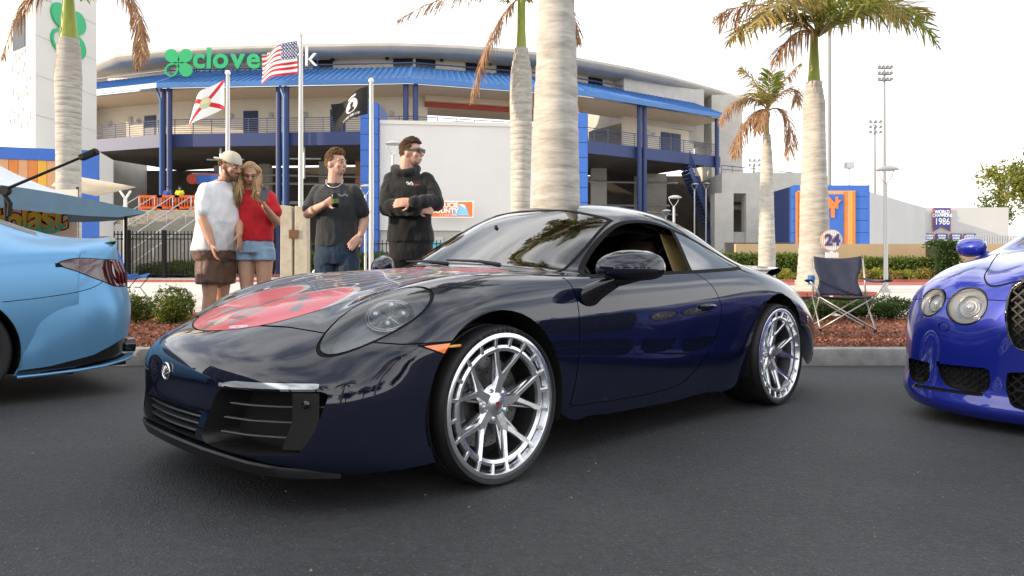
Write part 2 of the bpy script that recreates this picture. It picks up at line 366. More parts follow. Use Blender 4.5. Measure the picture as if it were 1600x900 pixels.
class Sheet:
    def __init__(s, T, lam=.8, m=8, ms=None):
        X, N, ps, pt = spline_sheet(T, lam, m, ms)
        s.bm = bm = bmesh.new()
        s.ln = bm.verts.layers.float_vector.new('nrm'); s.ls = bm.verts.layers.float.new('s'); s.lt = bm.verts.layers.float.new('t')
        # outward check: normals should point up at the middle of the centre line
        mid = N[len(ps)//2, 0]; sg = 1 if mid[2] > 0 else -1
        vv = []
        for i in range(len(ps)):
            row = []
            for j in range(len(pt)):
                v = bm.verts.new(X[i, j]); v[s.ln] = N[i, j]*sg; v[s.ls] = ps[i]; v[s.lt] = pt[j]; row.append(v)
            vv.append(row)
        for i in range(len(ps)-1):
            for j in range(len(pt)-1):
                q = (vv[i][j], vv[i][j+1], vv[i+1][j+1], vv[i+1][j])
                bm.faces.new(q[::-1] if sg > 0 else q)
        s.parts = {}
        s.lp = bm.faces.layers.int.new('part')
    def vals(s, fn):
        s.bm.verts.index_update()
        return [fn(v.co, v[s.ls], v[s.lt]) for v in s.bm.verts]
    def cut(s, fn, pid=None, only=None):
        """split faces along fn = 0; faces with fn < 0 (in part `only`, or not yet claimed) take part id pid"""
        bm = s.bm; val = s.vals(fn)
        bm.verts.ensure_lookup_table()
        ev = {}
        for e in list(bm.edges):
            a, b = e.verts; fa, fb = val[a.index], val[b.index]
            if (fa < 0) != (fb < 0) and abs(fa) < 5 and abs(fb) < 5:
                t = fa/(fa-fb)
                if only is not None and not any(f[s.lp] in only for f in e.link_faces): continue
                if t < .03 or t > .97:
                    ev[a if t < .03 else b] = 1; continue
                ne, nv = bmesh.utils.edge_split(e, a, t); ev[nv] = 1
        for f in list(bm.faces):
            z = [v for v in f.verts if v in ev]
            if len(z) < 2 or len(f.verts) < 4: continue
            for i in range(len(z)):
                done = False
                for j in range(i+1, len(z)):
                    a, b = z[i], z[j]
                    if any(b in (e.other_vert(a),) for e in a.link_edges if f in e.link_faces): continue
                    try:
                        bmesh.utils.face_split(f, a, b); done = True; break
                    except Exception: pass
                if done: break
        if pid is not None:
            for f in bm.faces:
                if f[s.lp] in (only or (0,)):
                    c = f.calc_center_median(); k = len(f.verts)
                    ss = sum(v[s.ls] for v in f.verts)/k; tt = sum(v[s.lt] for v in f.verts)/k
                    if fn(c, ss, tt) < 0: f[s.lp] = pid
    def panel(s, fn, pid, gap_id, g=.004, only=None):
        """claim fn<-g as part pid and the band round it as the gap"""
        s.cut(lambda c, a, b: fn(c, a, b) + g, pid, only)
        if gap_id is not None: s.cut(lambda c, a, b: fn(c, a, b) - g, gap_id, only)
    def extract(s, pid, name, sub=0, both=False, flip=False, shift=0.0):
        """mesh of one part: half, mirrored half (flip) or both halves welded"""
        ids = pid if isinstance(pid, tuple) else (pid,)
        idx = {}; vs_ = []; ns = []; fs = []; st = []
        for f in s.bm.faces:
            if f[s.lp] in ids:
                q = []
                for v in f.verts:
                    if v not in idx:
                        idx[v] = len(vs_); n = Vector(v[s.ln]).normalized(); vs_.append(Vector(v.co) + n*shift); ns.append(n); st.append((v[s.ls], v[s.lt]))
                    q.append(idx[v])
                fs.append(q)
        my = lambda p: Vector((p.x, -p.y, p.z))
        if flip:
            vs_ = [my(p) for p in vs_]; ns = [my(p) for p in ns]; fs = [q[::-1] for q in fs]
        if both:
            k = len(vs_); mp = {}; v2 = list(vs_); n2 = list(ns)
            for i in range(k):
                if abs(vs_[i].y) < 1e-5: mp[i] = i
                else: mp[i] = len(v2); v2.append(my(vs_[i])); n2.append(my(ns[i]))
            fs = fs + [[mp[i] for i in q][::-1] for q in fs]; vs_, ns = v2, n2
        me = bpy.data.meshes.new(name)
        if sub:
            bm = bmesh.new(); ln = bm.verts.layers.float_vector.new('n'); bv = []
            for p, n in zip(vs_, ns): v = bm.verts.new(p); v[ln] = n; bv.append(v)
            for q in fs:
                try: bm.faces.new([bv[i] for i in q])
                except Exception: pass
            bmesh.ops.subdivide_edges(bm, edges=bm.edges[:], cuts=sub, use_grid_fill=True)
            bm.verts.index_update(); vs_ = [v.co.copy() for v in bm.verts]; ns = [Vector(v[ln]).normalized() for v in bm.verts]
            fs = [[v.index for v in f.verts] for f in bm.faces]; bm.free()
        me.from_pydata([tuple(p) for p in vs_], [], fs)
        me.polygons.foreach_set('use_smooth', [True]*len(me.polygons))
        me.normals_split_custom_set_from_vertices([tuple(n) for n in ns])
        me.update(); return me
    def rim_loops(s, pid):
        """boundary edges of a part, away from the centre line"""
        out = []
        for e in s.bm.edges:
            fl = [f[s.lp] in ((pid,) if not isinstance(pid, tuple) else pid) for f in e.link_faces]
            if any(fl) and not all(fl) or (any(fl) and len(fl) == 1):
                a, b = e.verts
                if abs(a.co.y) < 1e-5 and abs(b.co.y) < 1e-5: continue
                out.append((a.co.copy(), b.co.copy(), Vector(a[s.ln]), Vector(b[s.ln])))
        return out
    def wall(s, pid, fn, name, flip=False, both=False):
        """strip from the rim of a part to fn(point, normal)"""
        mb = MB()
        for sy in ((1, -1) if both else ((-1,) if flip else (1,))):
            k = Vector((1, sy, 1))
            for a, b, na, nb in s.rim_loops(pid):
                q = [a, b, fn(b, nb), fn(a, na)]
                mb.add([Vector((p.x, p.y*sy, p.z)) for p in q], [(0, 1, 2, 3)])
        return mb.mesh(name, True, fix=True, weld=True)

def poly_sdf(poly):
    P_ = np.array(poly, float); A = P_; B = np.roll(P_, -1, 0); E_ = B - A; L2 = (E_**2).sum(1)
    ax, ay, ex, ey = A[:, 0], A[:, 1], E_[:, 0], E_[:, 1]; by = B[:, 1]
    def f(x, y):
        dx = x-ax; dy = y-ay; t = np.clip((dx*ex+dy*ey)/L2, 0, 1)
        d = np.min((dx-ex*t)**2+(dy-ey*t)**2)**.5
        c = ((ay <= y) & (by > y) & (ex*dy-ey*dx > 0)).sum() - ((ay > y) & (by <= y) & (ex*dy-ey*dx < 0)).sum()
        return -d if c != 0 else d
    return f
def smooth_poly(pts, n=6):
    """closed Catmull-Rom through points; a point given as (x,y,'c') stays a corner"""
    out = []; k = len(pts)
    for i in range(k):
        p0, p1, p2, p3 = [np.array(pts[(i+j) % k][:2], float) for j in (-1, 0, 1, 2)]
        if len(pts[i]) > 2: p0 = p1
        if len(pts[(i+1) % k]) > 2: p3 = p2
        for j in range(n):
            t = j/n
            out.append(tuple(.5*((2*p1)+(-p0+p2)*t+(2*p0-5*p1+4*p2-p3)*t*t+(-p0+3*p1-3*p2+p3)*t**3)))
    return out

# ------------------------------------------------------------------ forged wheel (axis = local y, face towards +y)
def make_wheel(parent, loc, R_t=.335, R_r=.275, w=.25, depth=.05, side=1, rim_m='polished'):
    wh = empty('wheel', loc, 0 if side > 0 else pi, parent=parent)
    rim_mb = MB()
    t = MB(); hw = w
    prof = [(R_r-.004, .0), (R_r+.006, .006), (R_r+.02, .012), (R_t-.022, .010), (R_t-.012, .0), (R_t-.004, -.016), (R_t, -.035)]
    for g in (.30, .5, .70):
        y = -hw*g; prof += [(R_t, y+.009), (R_t-.006, y+.006), (R_t-.006, y-.006), (R_t, y-.009)]
    prof += [(R_t, -hw+.035), (R_t-.012, -hw), (R_r+.01, -hw-.008), (R_r-.006, -hw)]
    t.lathe(prof, 96, axis='y'); t.build('tyre', M['rubber'], wh, smooth=True)
    rm = rim_mb
    # barrel and outer lip
    rm.lathe([(R_r+.001, -.002), (R_r+.002, .006), (R_r-.003, .0085), (R_r-.016, .0085), (R_r-.019, .004), (R_r-.020, -.012), (R_r-.026, -.022)], 96, axis='y')
    br = MB(); br.lathe([(R_r-.025, -.0215), (R_r-.030, -.03), (R_r-.034, -.09), (R_r-.05, -.13), (R_r-.03, -hw+.01), (R_r, -hw)], 64, axis='y'); br.build('barrel', M['barrel'], wh, smooth=True)
    r_in = R_r*.79
    # inner ring
    rm.lathe([(r_in-.013, -.022), (r_in-.011, -.006), (r_in+.002, -.002), (r_in+.013, -.006), (r_in+.015, -.022), (r_in+.002, -.036), (r_in-.013, -.022)], 80, axis='y')
    def bar(a0, r0, y0, w0, a1, r1, y1, w1, th0=.022, th1=.022, cham=.62):
        p0 = Vector((r0*cos(a0), y0, r0*sin(a0))); p1 = Vector((r1*cos(a1), y1, r1*sin(a1)))
        d = (p1-p0).normalized(); n = Vector((0, 1, 0)); sd = d.cross(n).normalized(); up = sd.cross(d).normalized()
        if up.y < 0: up = -up
        vs_ = []
        for p, ww, th in ((p0, w0, th0), (p1, w1, th1)):
            for a, b in ((-.5, -1), (-.5, -.32), (-.5*cham, 0), (.5*cham, 0), (.5, -.32), (.5, -1)):
                vs_.append(p + sd*(a*ww) + up*(b*th))
        rm.add(vs_, [(0,1,2,3,4,5)[::-1], (6,7,8,9,10,11)] + [(i, (i+1) % 6, 6+(i+1) % 6, 6+i) for i in range(6)])
    for k in range(20):
        a = pi/2+.20+pi/10*.98 + 2*pi*k/20
        bar(a, r_in+.004, -.003, .018, a, R_r-.006, .007, .016, .018, .014, .7)
    for k in range(5):
        a = pi/2 + 2*pi*k/5 + .20
        bar(a, .03, -depth*.78, .056, a, .128, -depth*.56, .040, .034, .030, .7)
        for sg in (-1, 1):
            bar(a+sg*.06, .116, -depth*.60, .029, a+sg*pi/10*.98, r_in+.004, -.001, .023, .028, .024, .6)
            # machined pocket edge beside each spoke
            bar(a+sg*.30, .075, -depth*1.0, .011, a+sg*(pi/10*.98), r_in-.006, -.024, .010, .02, .014)
    rm.lathe([(.0, -depth*.62), (.030, -depth*.62), (.034, -depth*.68), (.040, -depth*.72), (.075, -depth*.86), (.082, -depth*1.05), (.06, -depth*1.4)], 40, axis='y')
    for k in range(5):
        a = pi/2 + 2*pi*k/5 + .2 + pi/5
        c = (.062*cos(a), -depth*.9, .062*sin(a))
        rm.lathe([(0, .012), (.008, .012), (.0095, .009), (.0095, -.01)], 12, c=c, axis='y')
    rm.build('rim', M[rim_m], wh, smooth=35)
    cap = MB(); cap.lathe([(0, -depth*.60), (.022, -depth*.60), (.024, -depth*.63)], 24, axis='y'); cap.build('centre_cap', M['cap_silver'], wh, smooth=True)
    em = MB(); em.prism([(-.006, .011), (.006, .011), (.010, .004), (.0, -.012), (-.010, .004)], (0, -depth*.60+.0005, 0), (1, 0, 0), (0, 0, 1), (0, .001, 0)); em.build('emblem', M['cap_red'], wh)
    d = MB(); d.lathe([(.06, -.10), (.185, -.10), (.185, -.13), (.06, -.13)], 64, axis='y')
    for rr, nn in ((.12, 18), (.14, 22), (.16, 26), (.175, 28)):
        for q in range(nn):
            a = 2*pi*q/nn + rr*40; d.mi = 1; d.lathe([(0, .0012), (.0035, .001)], 6, c=(rr*cos(a), -.0995, rr*sin(a)), axis='y')
    d.build('brake_disc', [M['disc'], M['matte_black']], wh, smooth=True)
    c = MB()
    for q in range(9):
        a = -.55 + q*1.1/8 + (0.12 if side > 0 else pi-.12)
        pass
    rows = []
    for q in range(10):
        a = -.5 + q/9 + (.15 if side > 0 else pi-.15)
        rows.append([(r*cos(a), y, r*sin(a)) for r, y in ((.135, -.075), (.15, -.062), (.19, -.062), (.2, -.075), (.2, -.15), (.135, -.15))])
    c.grid(rows); c.build('brake_caliper', M['caliper'], wh, smooth=True)
    bk = MB(); bk.lathe([(0, -.15), (R_r-.04, -.15)], 32, axis='y'); bk.build('wheel_back', M['matte_black'], wh)
    return wh
M['barrel'] = mat('barrel_dark', (.10,.10,.105), .4, .8)
M['cap_silver'] = mat('cap_silver', (.62,.63,.64), .28, 1.0)
M['cap_red'] = mat('cap_red', (.35,.01,.015), .3)
M['disc'] = mat('brake_disc_iron', (.20,.19,.19), .38, .9)
M['caliper'] = mat('caliper_black', (.05,.05,.055), .3, coat=.4)
# ------------------------------------------------------------------ dark blue sports coupe
M['navy'] = mat('navy_paint', (.0013,.0034,.0175), .5, .0, spec=.05, coat=1.0, coat_rough=.008)
M['seal'] = mat('window_seal', (.006,.006,.006), .75, spec=.2)
M['gap'] = mat('panel_gap', (.003,.003,.004), .9)
M['glass_clear'] = glass_mat('windscreen_glass', (.62,.66,.64), fres=2.25)
M['glass_tint'] = glass_mat('tinted_glass', (.16,.17,.17), fres=2.3)
M['glass_far'] = glass_mat('door_glass', (.42,.47,.45), fres=1.4)
M['glass_quarter'] = glass_mat('quarter_glass', (.12,.13,.13), fres=3.0)
M['lens'] = glass_mat('lamp_lens', (.86,.88,.9), fres=1.75)
M['amber'] = mat('amber_lens', (.85,.16,.01), .12, coat=.8, emit=(1,.25,.02), estr=.12)
M['amber_bar'] = mat('amber_bar', (1,.42,.06), .2, coat=.5)
M['tan'] = mat('tan_leather', (.62,.46,.20), .5, noise=.08, nscale=20)
M['dark_trim'] = mat('dark_interior', (.012,.012,.013), .6)
M['lamp_body'] = mat('lamp_bowl', (.20,.22,.25), .35, .3)
M['art'] = vcol_mat('hood_wrap_print', .38, coat=.4, spec=.4)

def porsche_table():
    T = []
    def st(*r): T.append(list(r))
    z9 = lambda x: ((x, .862, .50), (x-.02, .83, .44))
    # nose contours, centre -> wheel arch
    st((.930,0,.215),(.918,.30,.21),(.862,.52,.188),(.800,.625,.17),(.715,.715,.155),(.615,.79,.15),(.52,.835,.15),(.44,.855,.15),(.36,.86,.15),(.30,.86,.15),(.25,.84,.15))
    st((.998,0,.262),(.980,.30,.255),(.922,.52,.234),(.852,.640,.218),(.748,.727,.205),(.642,.802,.20),(.54,.842,.20),(.45,.86,.20),(.36,.866,.20),(.30,.866,.20),(.24,.845,.20))
    st((.988,0,.36),(.968,.30,.358),(.905,.52,.35),(.838,.632,.345),(.752,.727,.34),(.646,.803,.335),(.54,.848,.33),(.45,.866,.33),(.36,.872,.32),(.30,.872,.30),(.22,.85,.28))
    st((.990,0,.475),(.968,.30,.470),(.900,.52,.462),(.830,.63,.455),(.742,.724,.45),(.634,.802,.445),(.53,.85,.44),(.44,.872,.43),(.36,.88,.42),(.29,.88,.40),(.20,.86,.37))
    st((.955,0,.562),(.932,.30,.553),(.862,.52,.542),(.790,.624,.535),(.700,.716,.53),(.598,.795,.527),(.50,.848,.522),(.42,.874,.512),(.34,.882,.495),(.27,.882,.46),(.18,.86,.42))
    st((.876,0,.618),(.852,.30,.608),(.785,.512,.594),(.730,.606,.592),(.648,.706,.600),(.548,.792,.596),(.46,.85,.582),(.39,.877,.562),(.30,.884,.538),(.24,.882,.49),(.15,.86,.45))
    st((.745,0,.672),(.722,.30,.668),(.664,.502,.660),(.618,.588,.672),(.542,.695,.690),(.458,.788,.672),(.385,.852,.636),(.33,.878,.602),(.27,.885,.56),(.20,.882,.51),(.10,.86,.46))
    st((.545,0,.735),(.528,.30,.736),(.485,.492,.736),(.450,.575,.756),(.392,.684,.768),(.330,.782,.740),(.280,.848,.695),(.25,.876,.64),(.23,.885,.58),(.16,.882,.52),(.06,.86,.47))
    st((.285,0,.792),(.275,.30,.796),(.252,.492,.798),(.230,.572,.816),(.200,.675,.820),(.170,.775,.788),(.150,.845,.735),(.14,.875,.67),(.14,.884,.58),(.10,.88,.51),(.03,.85,.46))
    st((.03,0,.836),(.03,.30,.840),(.02,.50,.840),(.015,.58,.850),(.01,.675,.850),(.0,.768,.818),(.0,.84,.757),(.0,.87,.68),(.0,.878,.58),(.0,.873,.50),(.0,.83,.45))
    st((-.20,0,.869),(-.205,.30,.870),(-.22,.52,.864),(-.225,.60,.862),(-.23,.685,.856),(-.23,.768,.826),(-.23,.835,.762),(-.23,.864,.67),(-.23,.870,.56),(-.23,.866,.46),(-.23,.83,.36))
    st((-.345,0,.884),(-.365,.30,.880),(-.44,.53,.866),(-.47,.63,.855),(-.475,.70,.848),(-.46,.768,.829),(-.45,.83,.767),(-.45,.858,.66),(-.45,.864,.54),(-.45,.860,.38),(-.45,.84,.20))
    st((-.405,0,.895),(-.425,.30,.891),(-.515,.555,.872),(-.59,.672,.854),(-.60,.718,.846),(-.60,.772,.832),(-.58,.83,.770),(-.58,.857,.66),(-.58,.863,.53),(-.58,.858,.36),(-.58,.836,.185))
    st((-.485,0,.938),(-.505,.295,.931),(-.60,.55,.900),(-.70,.672,.873),(-.71,.722,.853),(-.71,.775,.834),(-.70,.831,.772),(-.70,.858,.66),(-.70,.864,.53),(-.70,.859,.355),(-.70,.837,.18))
    st((-0.78,0,1.0970),(-0.795,0.28,1.0870),(-0.85,0.52,1.0470),(-0.91,0.65,1.0000),(-0.91,0.722,0.9210),(-0.91,0.778,0.8370),(-0.9,0.834,0.7760),(-0.9,0.861,0.6600),(-0.9,0.867,0.5300),(-0.9,0.862,0.3500),(-0.9,0.84,0.1720))
    st((-1.06,0,1.2180),(-1.07,0.27,1.2100),(-1.105,0.475,1.1720),(-1.135,0.61,1.1180),(-1.135,0.705,0.9850),(-1.135,0.782,0.8420),(-1.13,0.837,0.7800),(-1.13,0.866,0.6600),(-1.13,0.871,0.5300),(-1.13,0.866,0.3450),(-1.13,0.842,0.1680))
    st((-1.37,0,1.2680),(-1.37,0.26,1.2600),(-1.385,0.455,1.2240),(-1.395,0.592,1.1600),(-1.395,0.7,1.0050),(-1.395,0.786,0.8480),(-1.39,0.842,0.7860),(-1.39,0.871,0.6650),(-1.39,0.875,0.5300),(-1.39,0.869,0.3400),(-1.39,0.845,0.1660))
    st((-1.68,0,1.2640),(-1.68,0.26,1.2550),(-1.68,0.44,1.2150),(-1.68,0.58,1.1440),(-1.68,0.695,0.9990),(-1.68,0.792,0.8560),(-1.68,0.85,0.7940),(-1.68,0.88,0.6720),(-1.68,0.882,0.5400),(-1.68,0.873,0.3450),(-1.68,0.848,0.1700))
    st((-1.98,0,1.2210),(-1.98,0.25,1.2110),(-1.98,0.425,1.1670),(-1.98,0.565,1.0880),(-1.98,0.688,0.9720),(-1.98,0.794,0.8640),(-1.98,0.862,0.8000),(-1.98,0.892,0.6850),(-1.98,0.894,0.5500),(-1.98,0.882,0.3600),(-1.98,0.852,0.1800))
    st((-2.27,0,1.1380),(-2.27,0.245,1.1270),(-2.27,0.41,1.0800),(-2.27,0.545,1.0030),(-2.27,0.675,0.9220),(-2.27,0.792,0.8620),(-2.27,0.872,0.7920),(-2.27,0.902,0.6900),(-2.27,0.906,0.5800),(-2.27,0.89,0.4800),(-2.27,0.85,0.4000))
    st((-2.56,0,1.022),(-2.56,0.24,1.013),(-2.56,0.4,0.972),(-2.56,0.53,0.912),(-2.56,0.66,0.870),(-2.56,0.782,0.830),(-2.56,0.868,0.758),(-2.56,0.9,0.672),(-2.56,0.904,0.580),(-2.56,0.89,0.480),(-2.56,0.85,0.400))
    st((-2.83,0,0.908),(-2.83,0.24,0.901),(-2.83,0.39,0.875),(-2.83,0.52,0.840),(-2.83,0.65,0.810),(-2.83,0.768,0.772),(-2.83,0.85,0.700),(-2.83,0.884,0.618),(-2.83,0.888,0.550),(-2.83,0.878,0.440),(-2.83,0.85,0.320))
    st((-3.08,0,0.807),(-3.08,0.24,0.803),(-3.08,0.38,0.787),(-3.08,0.5,0.762),(-3.07,0.625,0.731),(-3.05,0.74,0.691),(-3.04,0.82,0.620),(-3.04,0.855,0.545),(-3.04,0.862,0.490),(-3.04,0.85,0.340),(-3.04,0.82,0.200))
    st((-3.3,0,0.710),(-3.3,0.24,0.707),(-3.295,0.38,0.693),(-3.285,0.49,0.673),(-3.26,0.605,0.645),(-3.23,0.7,0.605),(-3.205,0.775,0.540),(-3.19,0.81,0.475),(-3.18,0.82,0.430),(-3.18,0.81,0.300),(-3.18,0.785,0.200))
    st((-3.44,0,.62),(-3.435,.24,.615),(-3.42,.38,.605),(-3.40,.48,.59),(-3.365,.58,.565),(-3.325,.665,.53),(-3.285,.735,.485),(-3.26,.77,.44),(-3.25,.78,.38),(-3.25,.77,.28),(-3.25,.75,.2))
    st((-3.50,0,.46),(-3.495,.24,.455),(-3.475,.38,.45),(-3.45,.48,.44),(-3.415,.575,.42),(-3.37,.655,.40),(-3.33,.72,.37),(-3.30,.755,.34),(-3.29,.765,.30),(-3.29,.76,.24),(-3.29,.74,.19))
    st((-3.46,0,.24),(-3.455,.24,.24),(-3.44,.38,.24),(-3.41,.47,.24),(-3.375,.565,.235),(-3.335,.645,.23),(-3.30,.71,.22),(-3.28,.745,.21),(-3.27,.755,.20),(-3.27,.75,.19),(-3.27,.73,.18))
    return T

def art_print(c):
    """painted print on the front lid: two pink lobes, brushed dark strokes, white line swirls"""
    x, y = c.x, c.y
    base = Vector((.020,.022,.03))
    def seg(p, q, w):
        px, py, qx, qy = *p, *q; dx, dy = qx-px, qy-py; t = max(0, min(1, ((x-px)*dx+(y-py)*dy)/(dx*dx+dy*dy)))
        return hypot(x-px-dx*t, y-py-dy*t) - w*(1-.25*abs(2*t-1))
    rough = .010*sin(31*x+17*y)+.007*sin(57*y-43*x)
    col = base
    # dark field with layered line work towards the windscreen
    q = sin(9*x+6.5*sin(5*y+2.2*x)+3*cos(7*y)); q2 = sin(16*y+5*sin(6*x+1.5*y)+2)
    if x < .42:
        if abs(q) < .10 or (abs(q2) < .09 and x < .2): col = Vector((.80,.78,.80))
        elif q > .62: col = Vector((.075,.03,.10)) if q2 > 0 else Vector((.03,.03,.10))
        elif q < -.86 and x < -.02: col = Vector((.45,.02,.06))
        if x < .02:
            w = sin(23*x+4*y)*sin(19*y+3*sin(11*x))
            if w > .74: col = Vector((.65,.50,.06))
            elif w < -.74: col = Vector((.08,.38,.52))
            elif -.12 < w < -.05: col = Vector((.85,.83,.83))
        if x < -.17: 
            if abs(y + .1*sin(8*y)) % .34 < .2: col = Vector((.50,.03,.06)) if q > -.5 else col
    else:
        col = Vector((.16,.16,.17))
    # pink lobes
    for sg, x_end in ((1, .34), (-1, .30)):
        e = ((x-.60)/.30)**2 + ((y*sg-.215)/.215)**2
        lob = e < 1
        if x > .60: lob = abs(y) < .5
        if lob and y*sg > .008+.01*sin(20*x):
            col = Vector((.60,.06,.085)) * (1+.04*sin(40*x+9*y)*sin(33*y)) 
        elif .99 <= e < 1.22 and x < .6 and y*sg > 0: col = Vector((.42,.41,.42))
    if x > .36 and abs(y) < .012+.008*sin(25*x): col = Vector((.10,.08,.09))
    # cross on the near lobe
    if x > .3:
        if seg((.45,.12), (.60,.30), .020)+rough < 0 or seg((.46,.30), (.60,.13), .018)+rough < 0: col = Vector((.14,.15,.15))
        # brushed chevron
        if seg((.70,-.13), (.63,.09), .026)+rough < 0 or seg((.63,.09), (.80,.10), .022)+rough < 0 or seg((.80,.10), (.79,-.05), .012)+rough < 0: col = Vector((.15,.16,.16))
        if seg((.74,-.02), (.80,.02), .013)+rough < 0: col = Vector((.45,.36,.18))
        if seg((.72,-.20), (.66,-.16), .012)+rough < 0: col = Vector((.20,.32,.26))
        if abs(seg((.80,.16), (.775,.24), .006)) < .004: col = Vector((.75,.6,.6))
    return col

def build_porsche():
    yaw = 44.53
    car = empty('sports_coupe', (-.661, 3.545, 0), R(180+yaw), 'dark navy blue sports coupe with painted front lid and polished silver wheels', 'car')
    sh = Sheet(porsche_table(), lam=.85, m=8)
    HOOD, DOOR, BUMP, HEAD, WSH, SWF, SWR, RWIN, GAP, CUT, INT, CEN, MARK, TRIM, LED = range(1, 16)
    # wheel openings
    for cx, r in ((0, .372), (-2.45, .376)):
        sh.cut(lambda c, s, t, cx=cx, r=r: hypot(c.x-cx, c.z-.337)-r, CUT)
    # side glass
    win = smooth_poly([(-.705,.846,'c'),(-.90,.990),(-1.10,1.094),(-1.28,1.128),(-1.48,1.124),(-1.70,1.080),(-1.95,1.000),(-2.12,.925),(-2.175,.893),(-2.10,.882),(-1.70,.868),(-1.3,.858)], 5)
    wf = poly_sdf(win)
    side = lambda f: (lambda c, s, t: f(c.x, c.z) if 2.6 < t < 5.6 and 11 < s < 21 else 9)
    pil = lambda c: c.x - (-1.575 - .22*(c.z-.86))
    sh.cut(side(lambda x, z: wf(x, z)), SWF)
    sh.cut(side(lambda x, z: wf(x, z)-.017), TRIM)
    sh.cut(lambda c, s, t: -(pil(c)-.0) if 2.6 < t < 5.6 and 11 < s < 21 else 9, None)
    sh.cut(lambda c, s, t: (pil(c)+.02), SWR, only=(SWF,))
    sh.cut(lambda c, s, t: abs(pil(c))-.02, TRIM, only=(SWF, SWR))
    # windscreen and rear glass in sheet coordinates
    sh.cut(lambda c, s, t: max(abs(s-13.62)*.30-.30*1.29, (t-2.62)*.12) if 11 < s < 17 and t < 4 else 9, WSH)
    sh.cut(lambda c, s, t: max(abs(s-13.64)*.30-.30*1.38, (t-2.74)*.12) if 11 < s < 17 and t < 4 else 9, TRIM)
    sh.cut(lambda c, s, t: max(abs(s-19.6)*.28-.28*1.55, (t-2.35-.25*(19.6-s)/1.6)*.13) if 16.5 < s < 22.5 and t < 4 else 9, RWIN)
    # front lid
    hp = smooth_poly([(.858,0),(.835,.14),(.775,.27),(.690,.36),(.55,.435),(.35,.487),(.1,.535),(-.15,.575),(-.33,.60,'c'),(-.385,.50),(-.345,.25),(-.335,0),(-.345,-.25),(-.385,-.50),(-.33,-.60,'c'),(-.15,-.575),(.1,-.535),(.35,-.487),(.55,-.435),(.690,-.36),(.775,-.27),(.835,-.14)], 5)
    hf = poly_sdf(hp)
    sh.panel(lambda c, s, t: hf(c.x, c.y) if 3.6 < s < 12.4 and t < 4.2 else 9, HOOD, GAP, .003)
    # headlamp oval
    hc = Vector((.478,.700,.690)); ax = (Vector((.245,.70,.80)) - Vector((.700,.655,.575))).normalized()
    nn = Vector((.55,.42,.72)).normalized(); bx = nn.cross(ax).normalized()
    def head(c, s, t):
        if s < 2.5 or s > 9 or t > 7 or t < 1.5: return 9
        d = c - hc; u, w = d.dot(ax), d.dot(bx)
        k = u/.242
        return (sqrt(k*k + (w/(.108*(1+.20*k)))**2) - 1)*.12
    sh.cut(head, HEAD)
    sh.cut(lambda c, s, t: head(c, s, t)-.009, GAP)
    # side marker and bumper seam
    mk = poly_sdf([(.405,.594),(.30,.597),(.16,.598),(.19,.548),(.235,.545),(.30,.555)])
    onside = lambda c, s, t: t > 4.6 and s < 11
    sh.panel(lambda c, s, t: mk(c.x, c.z) if onside(c, s, t) else 9, MARK, GAP, .003)
    bp = poly_sdf([(1.3,-.2),(1.3,.655),(.70,.655),(.56,.612),(.46,.601),(-.2,.601),(-.2,-.2)])
    sh.panel(lambda c, s, t: bp(c.x, c.z) if s < 9 else 9, BUMP, GAP, .0025)
    # bumper openings
    ip = poly_sdf(smooth_poly([(.335,.235),(.350,.36),(.395,.437),(.46,.448),(.735,.448,'c'),(.752,.42),(.712,.27),(.65,.232)], 5))
    sh.cut(lambda c, s, t: ip(c.y, c.z) if s < 4 and c.x > .45 else 9, INT, only=(BUMP,))
    lp = poly_sdf([(.40,.454),(.47,.456),(.722,.456),(.730,.464),(.722,.475),(.46,.477),(.41,.466)])
    sh.cut(lambda c, s, t: lp(c.y, c.z) if s < 5 and c.x > .45 else 9, LED, only=(BUMP,))
    cp = poly_sdf([(-.3,.245),(.265,.248),(.300,.345),(.15,.352),(-.3,.352)])
    sh.cut(lambda c, s, t: cp(c.y, c.z) if s < 4 and c.x > .6 else 9, CEN, only=(BUMP,))
    # door
    dp = smooth_poly([(-.515,.90,'c'),(-.515,.60),(-.50,.42),(-.46,.252,'c'),(-.9,.236),(-1.30,.246),(-1.50,.32),(-1.665,.46),(-1.745,.62),(-1.70,.76),(-1.60,.86),(-1.58,.95,'c'),(-1.0,.95,'c')], 5)
    df = poly_sdf(dp)
    sh.panel(lambda c, s, t: df(c.x, c.z) if t > 4.9 and 10 < s < 19 else 9, DOOR, GAP, .003)

    link_mesh('body_shell', sh.extract(0, 'body_shell', both=True), M['navy'], car)
    link_mesh('front_bumper', sh.extract(BUMP, 'front_bumper', both=True), M['navy'], car)
    me = sh.extract(HOOD, 'front_lid', both=True, sub=8); paint_verts(me, art_print)
    link_mesh('front_lid', me, M['art'], car)
    link_mesh('panel_gap', sh.extract(GAP, 'panel_gap', both=True, shift=-.005), M['gap'], car)
    link_mesh('window_trim', sh.extract(TRIM, 'window_trim', both=True, shift=.0015), M['seal'], car)
    link_mesh('windscreen', sh.extract(WSH, 'windscreen', both=True), M['glass_clear'], car)
    link_mesh('rear_window', sh.extract(RWIN, 'rear_window', both=True), M['glass_tint'], car)
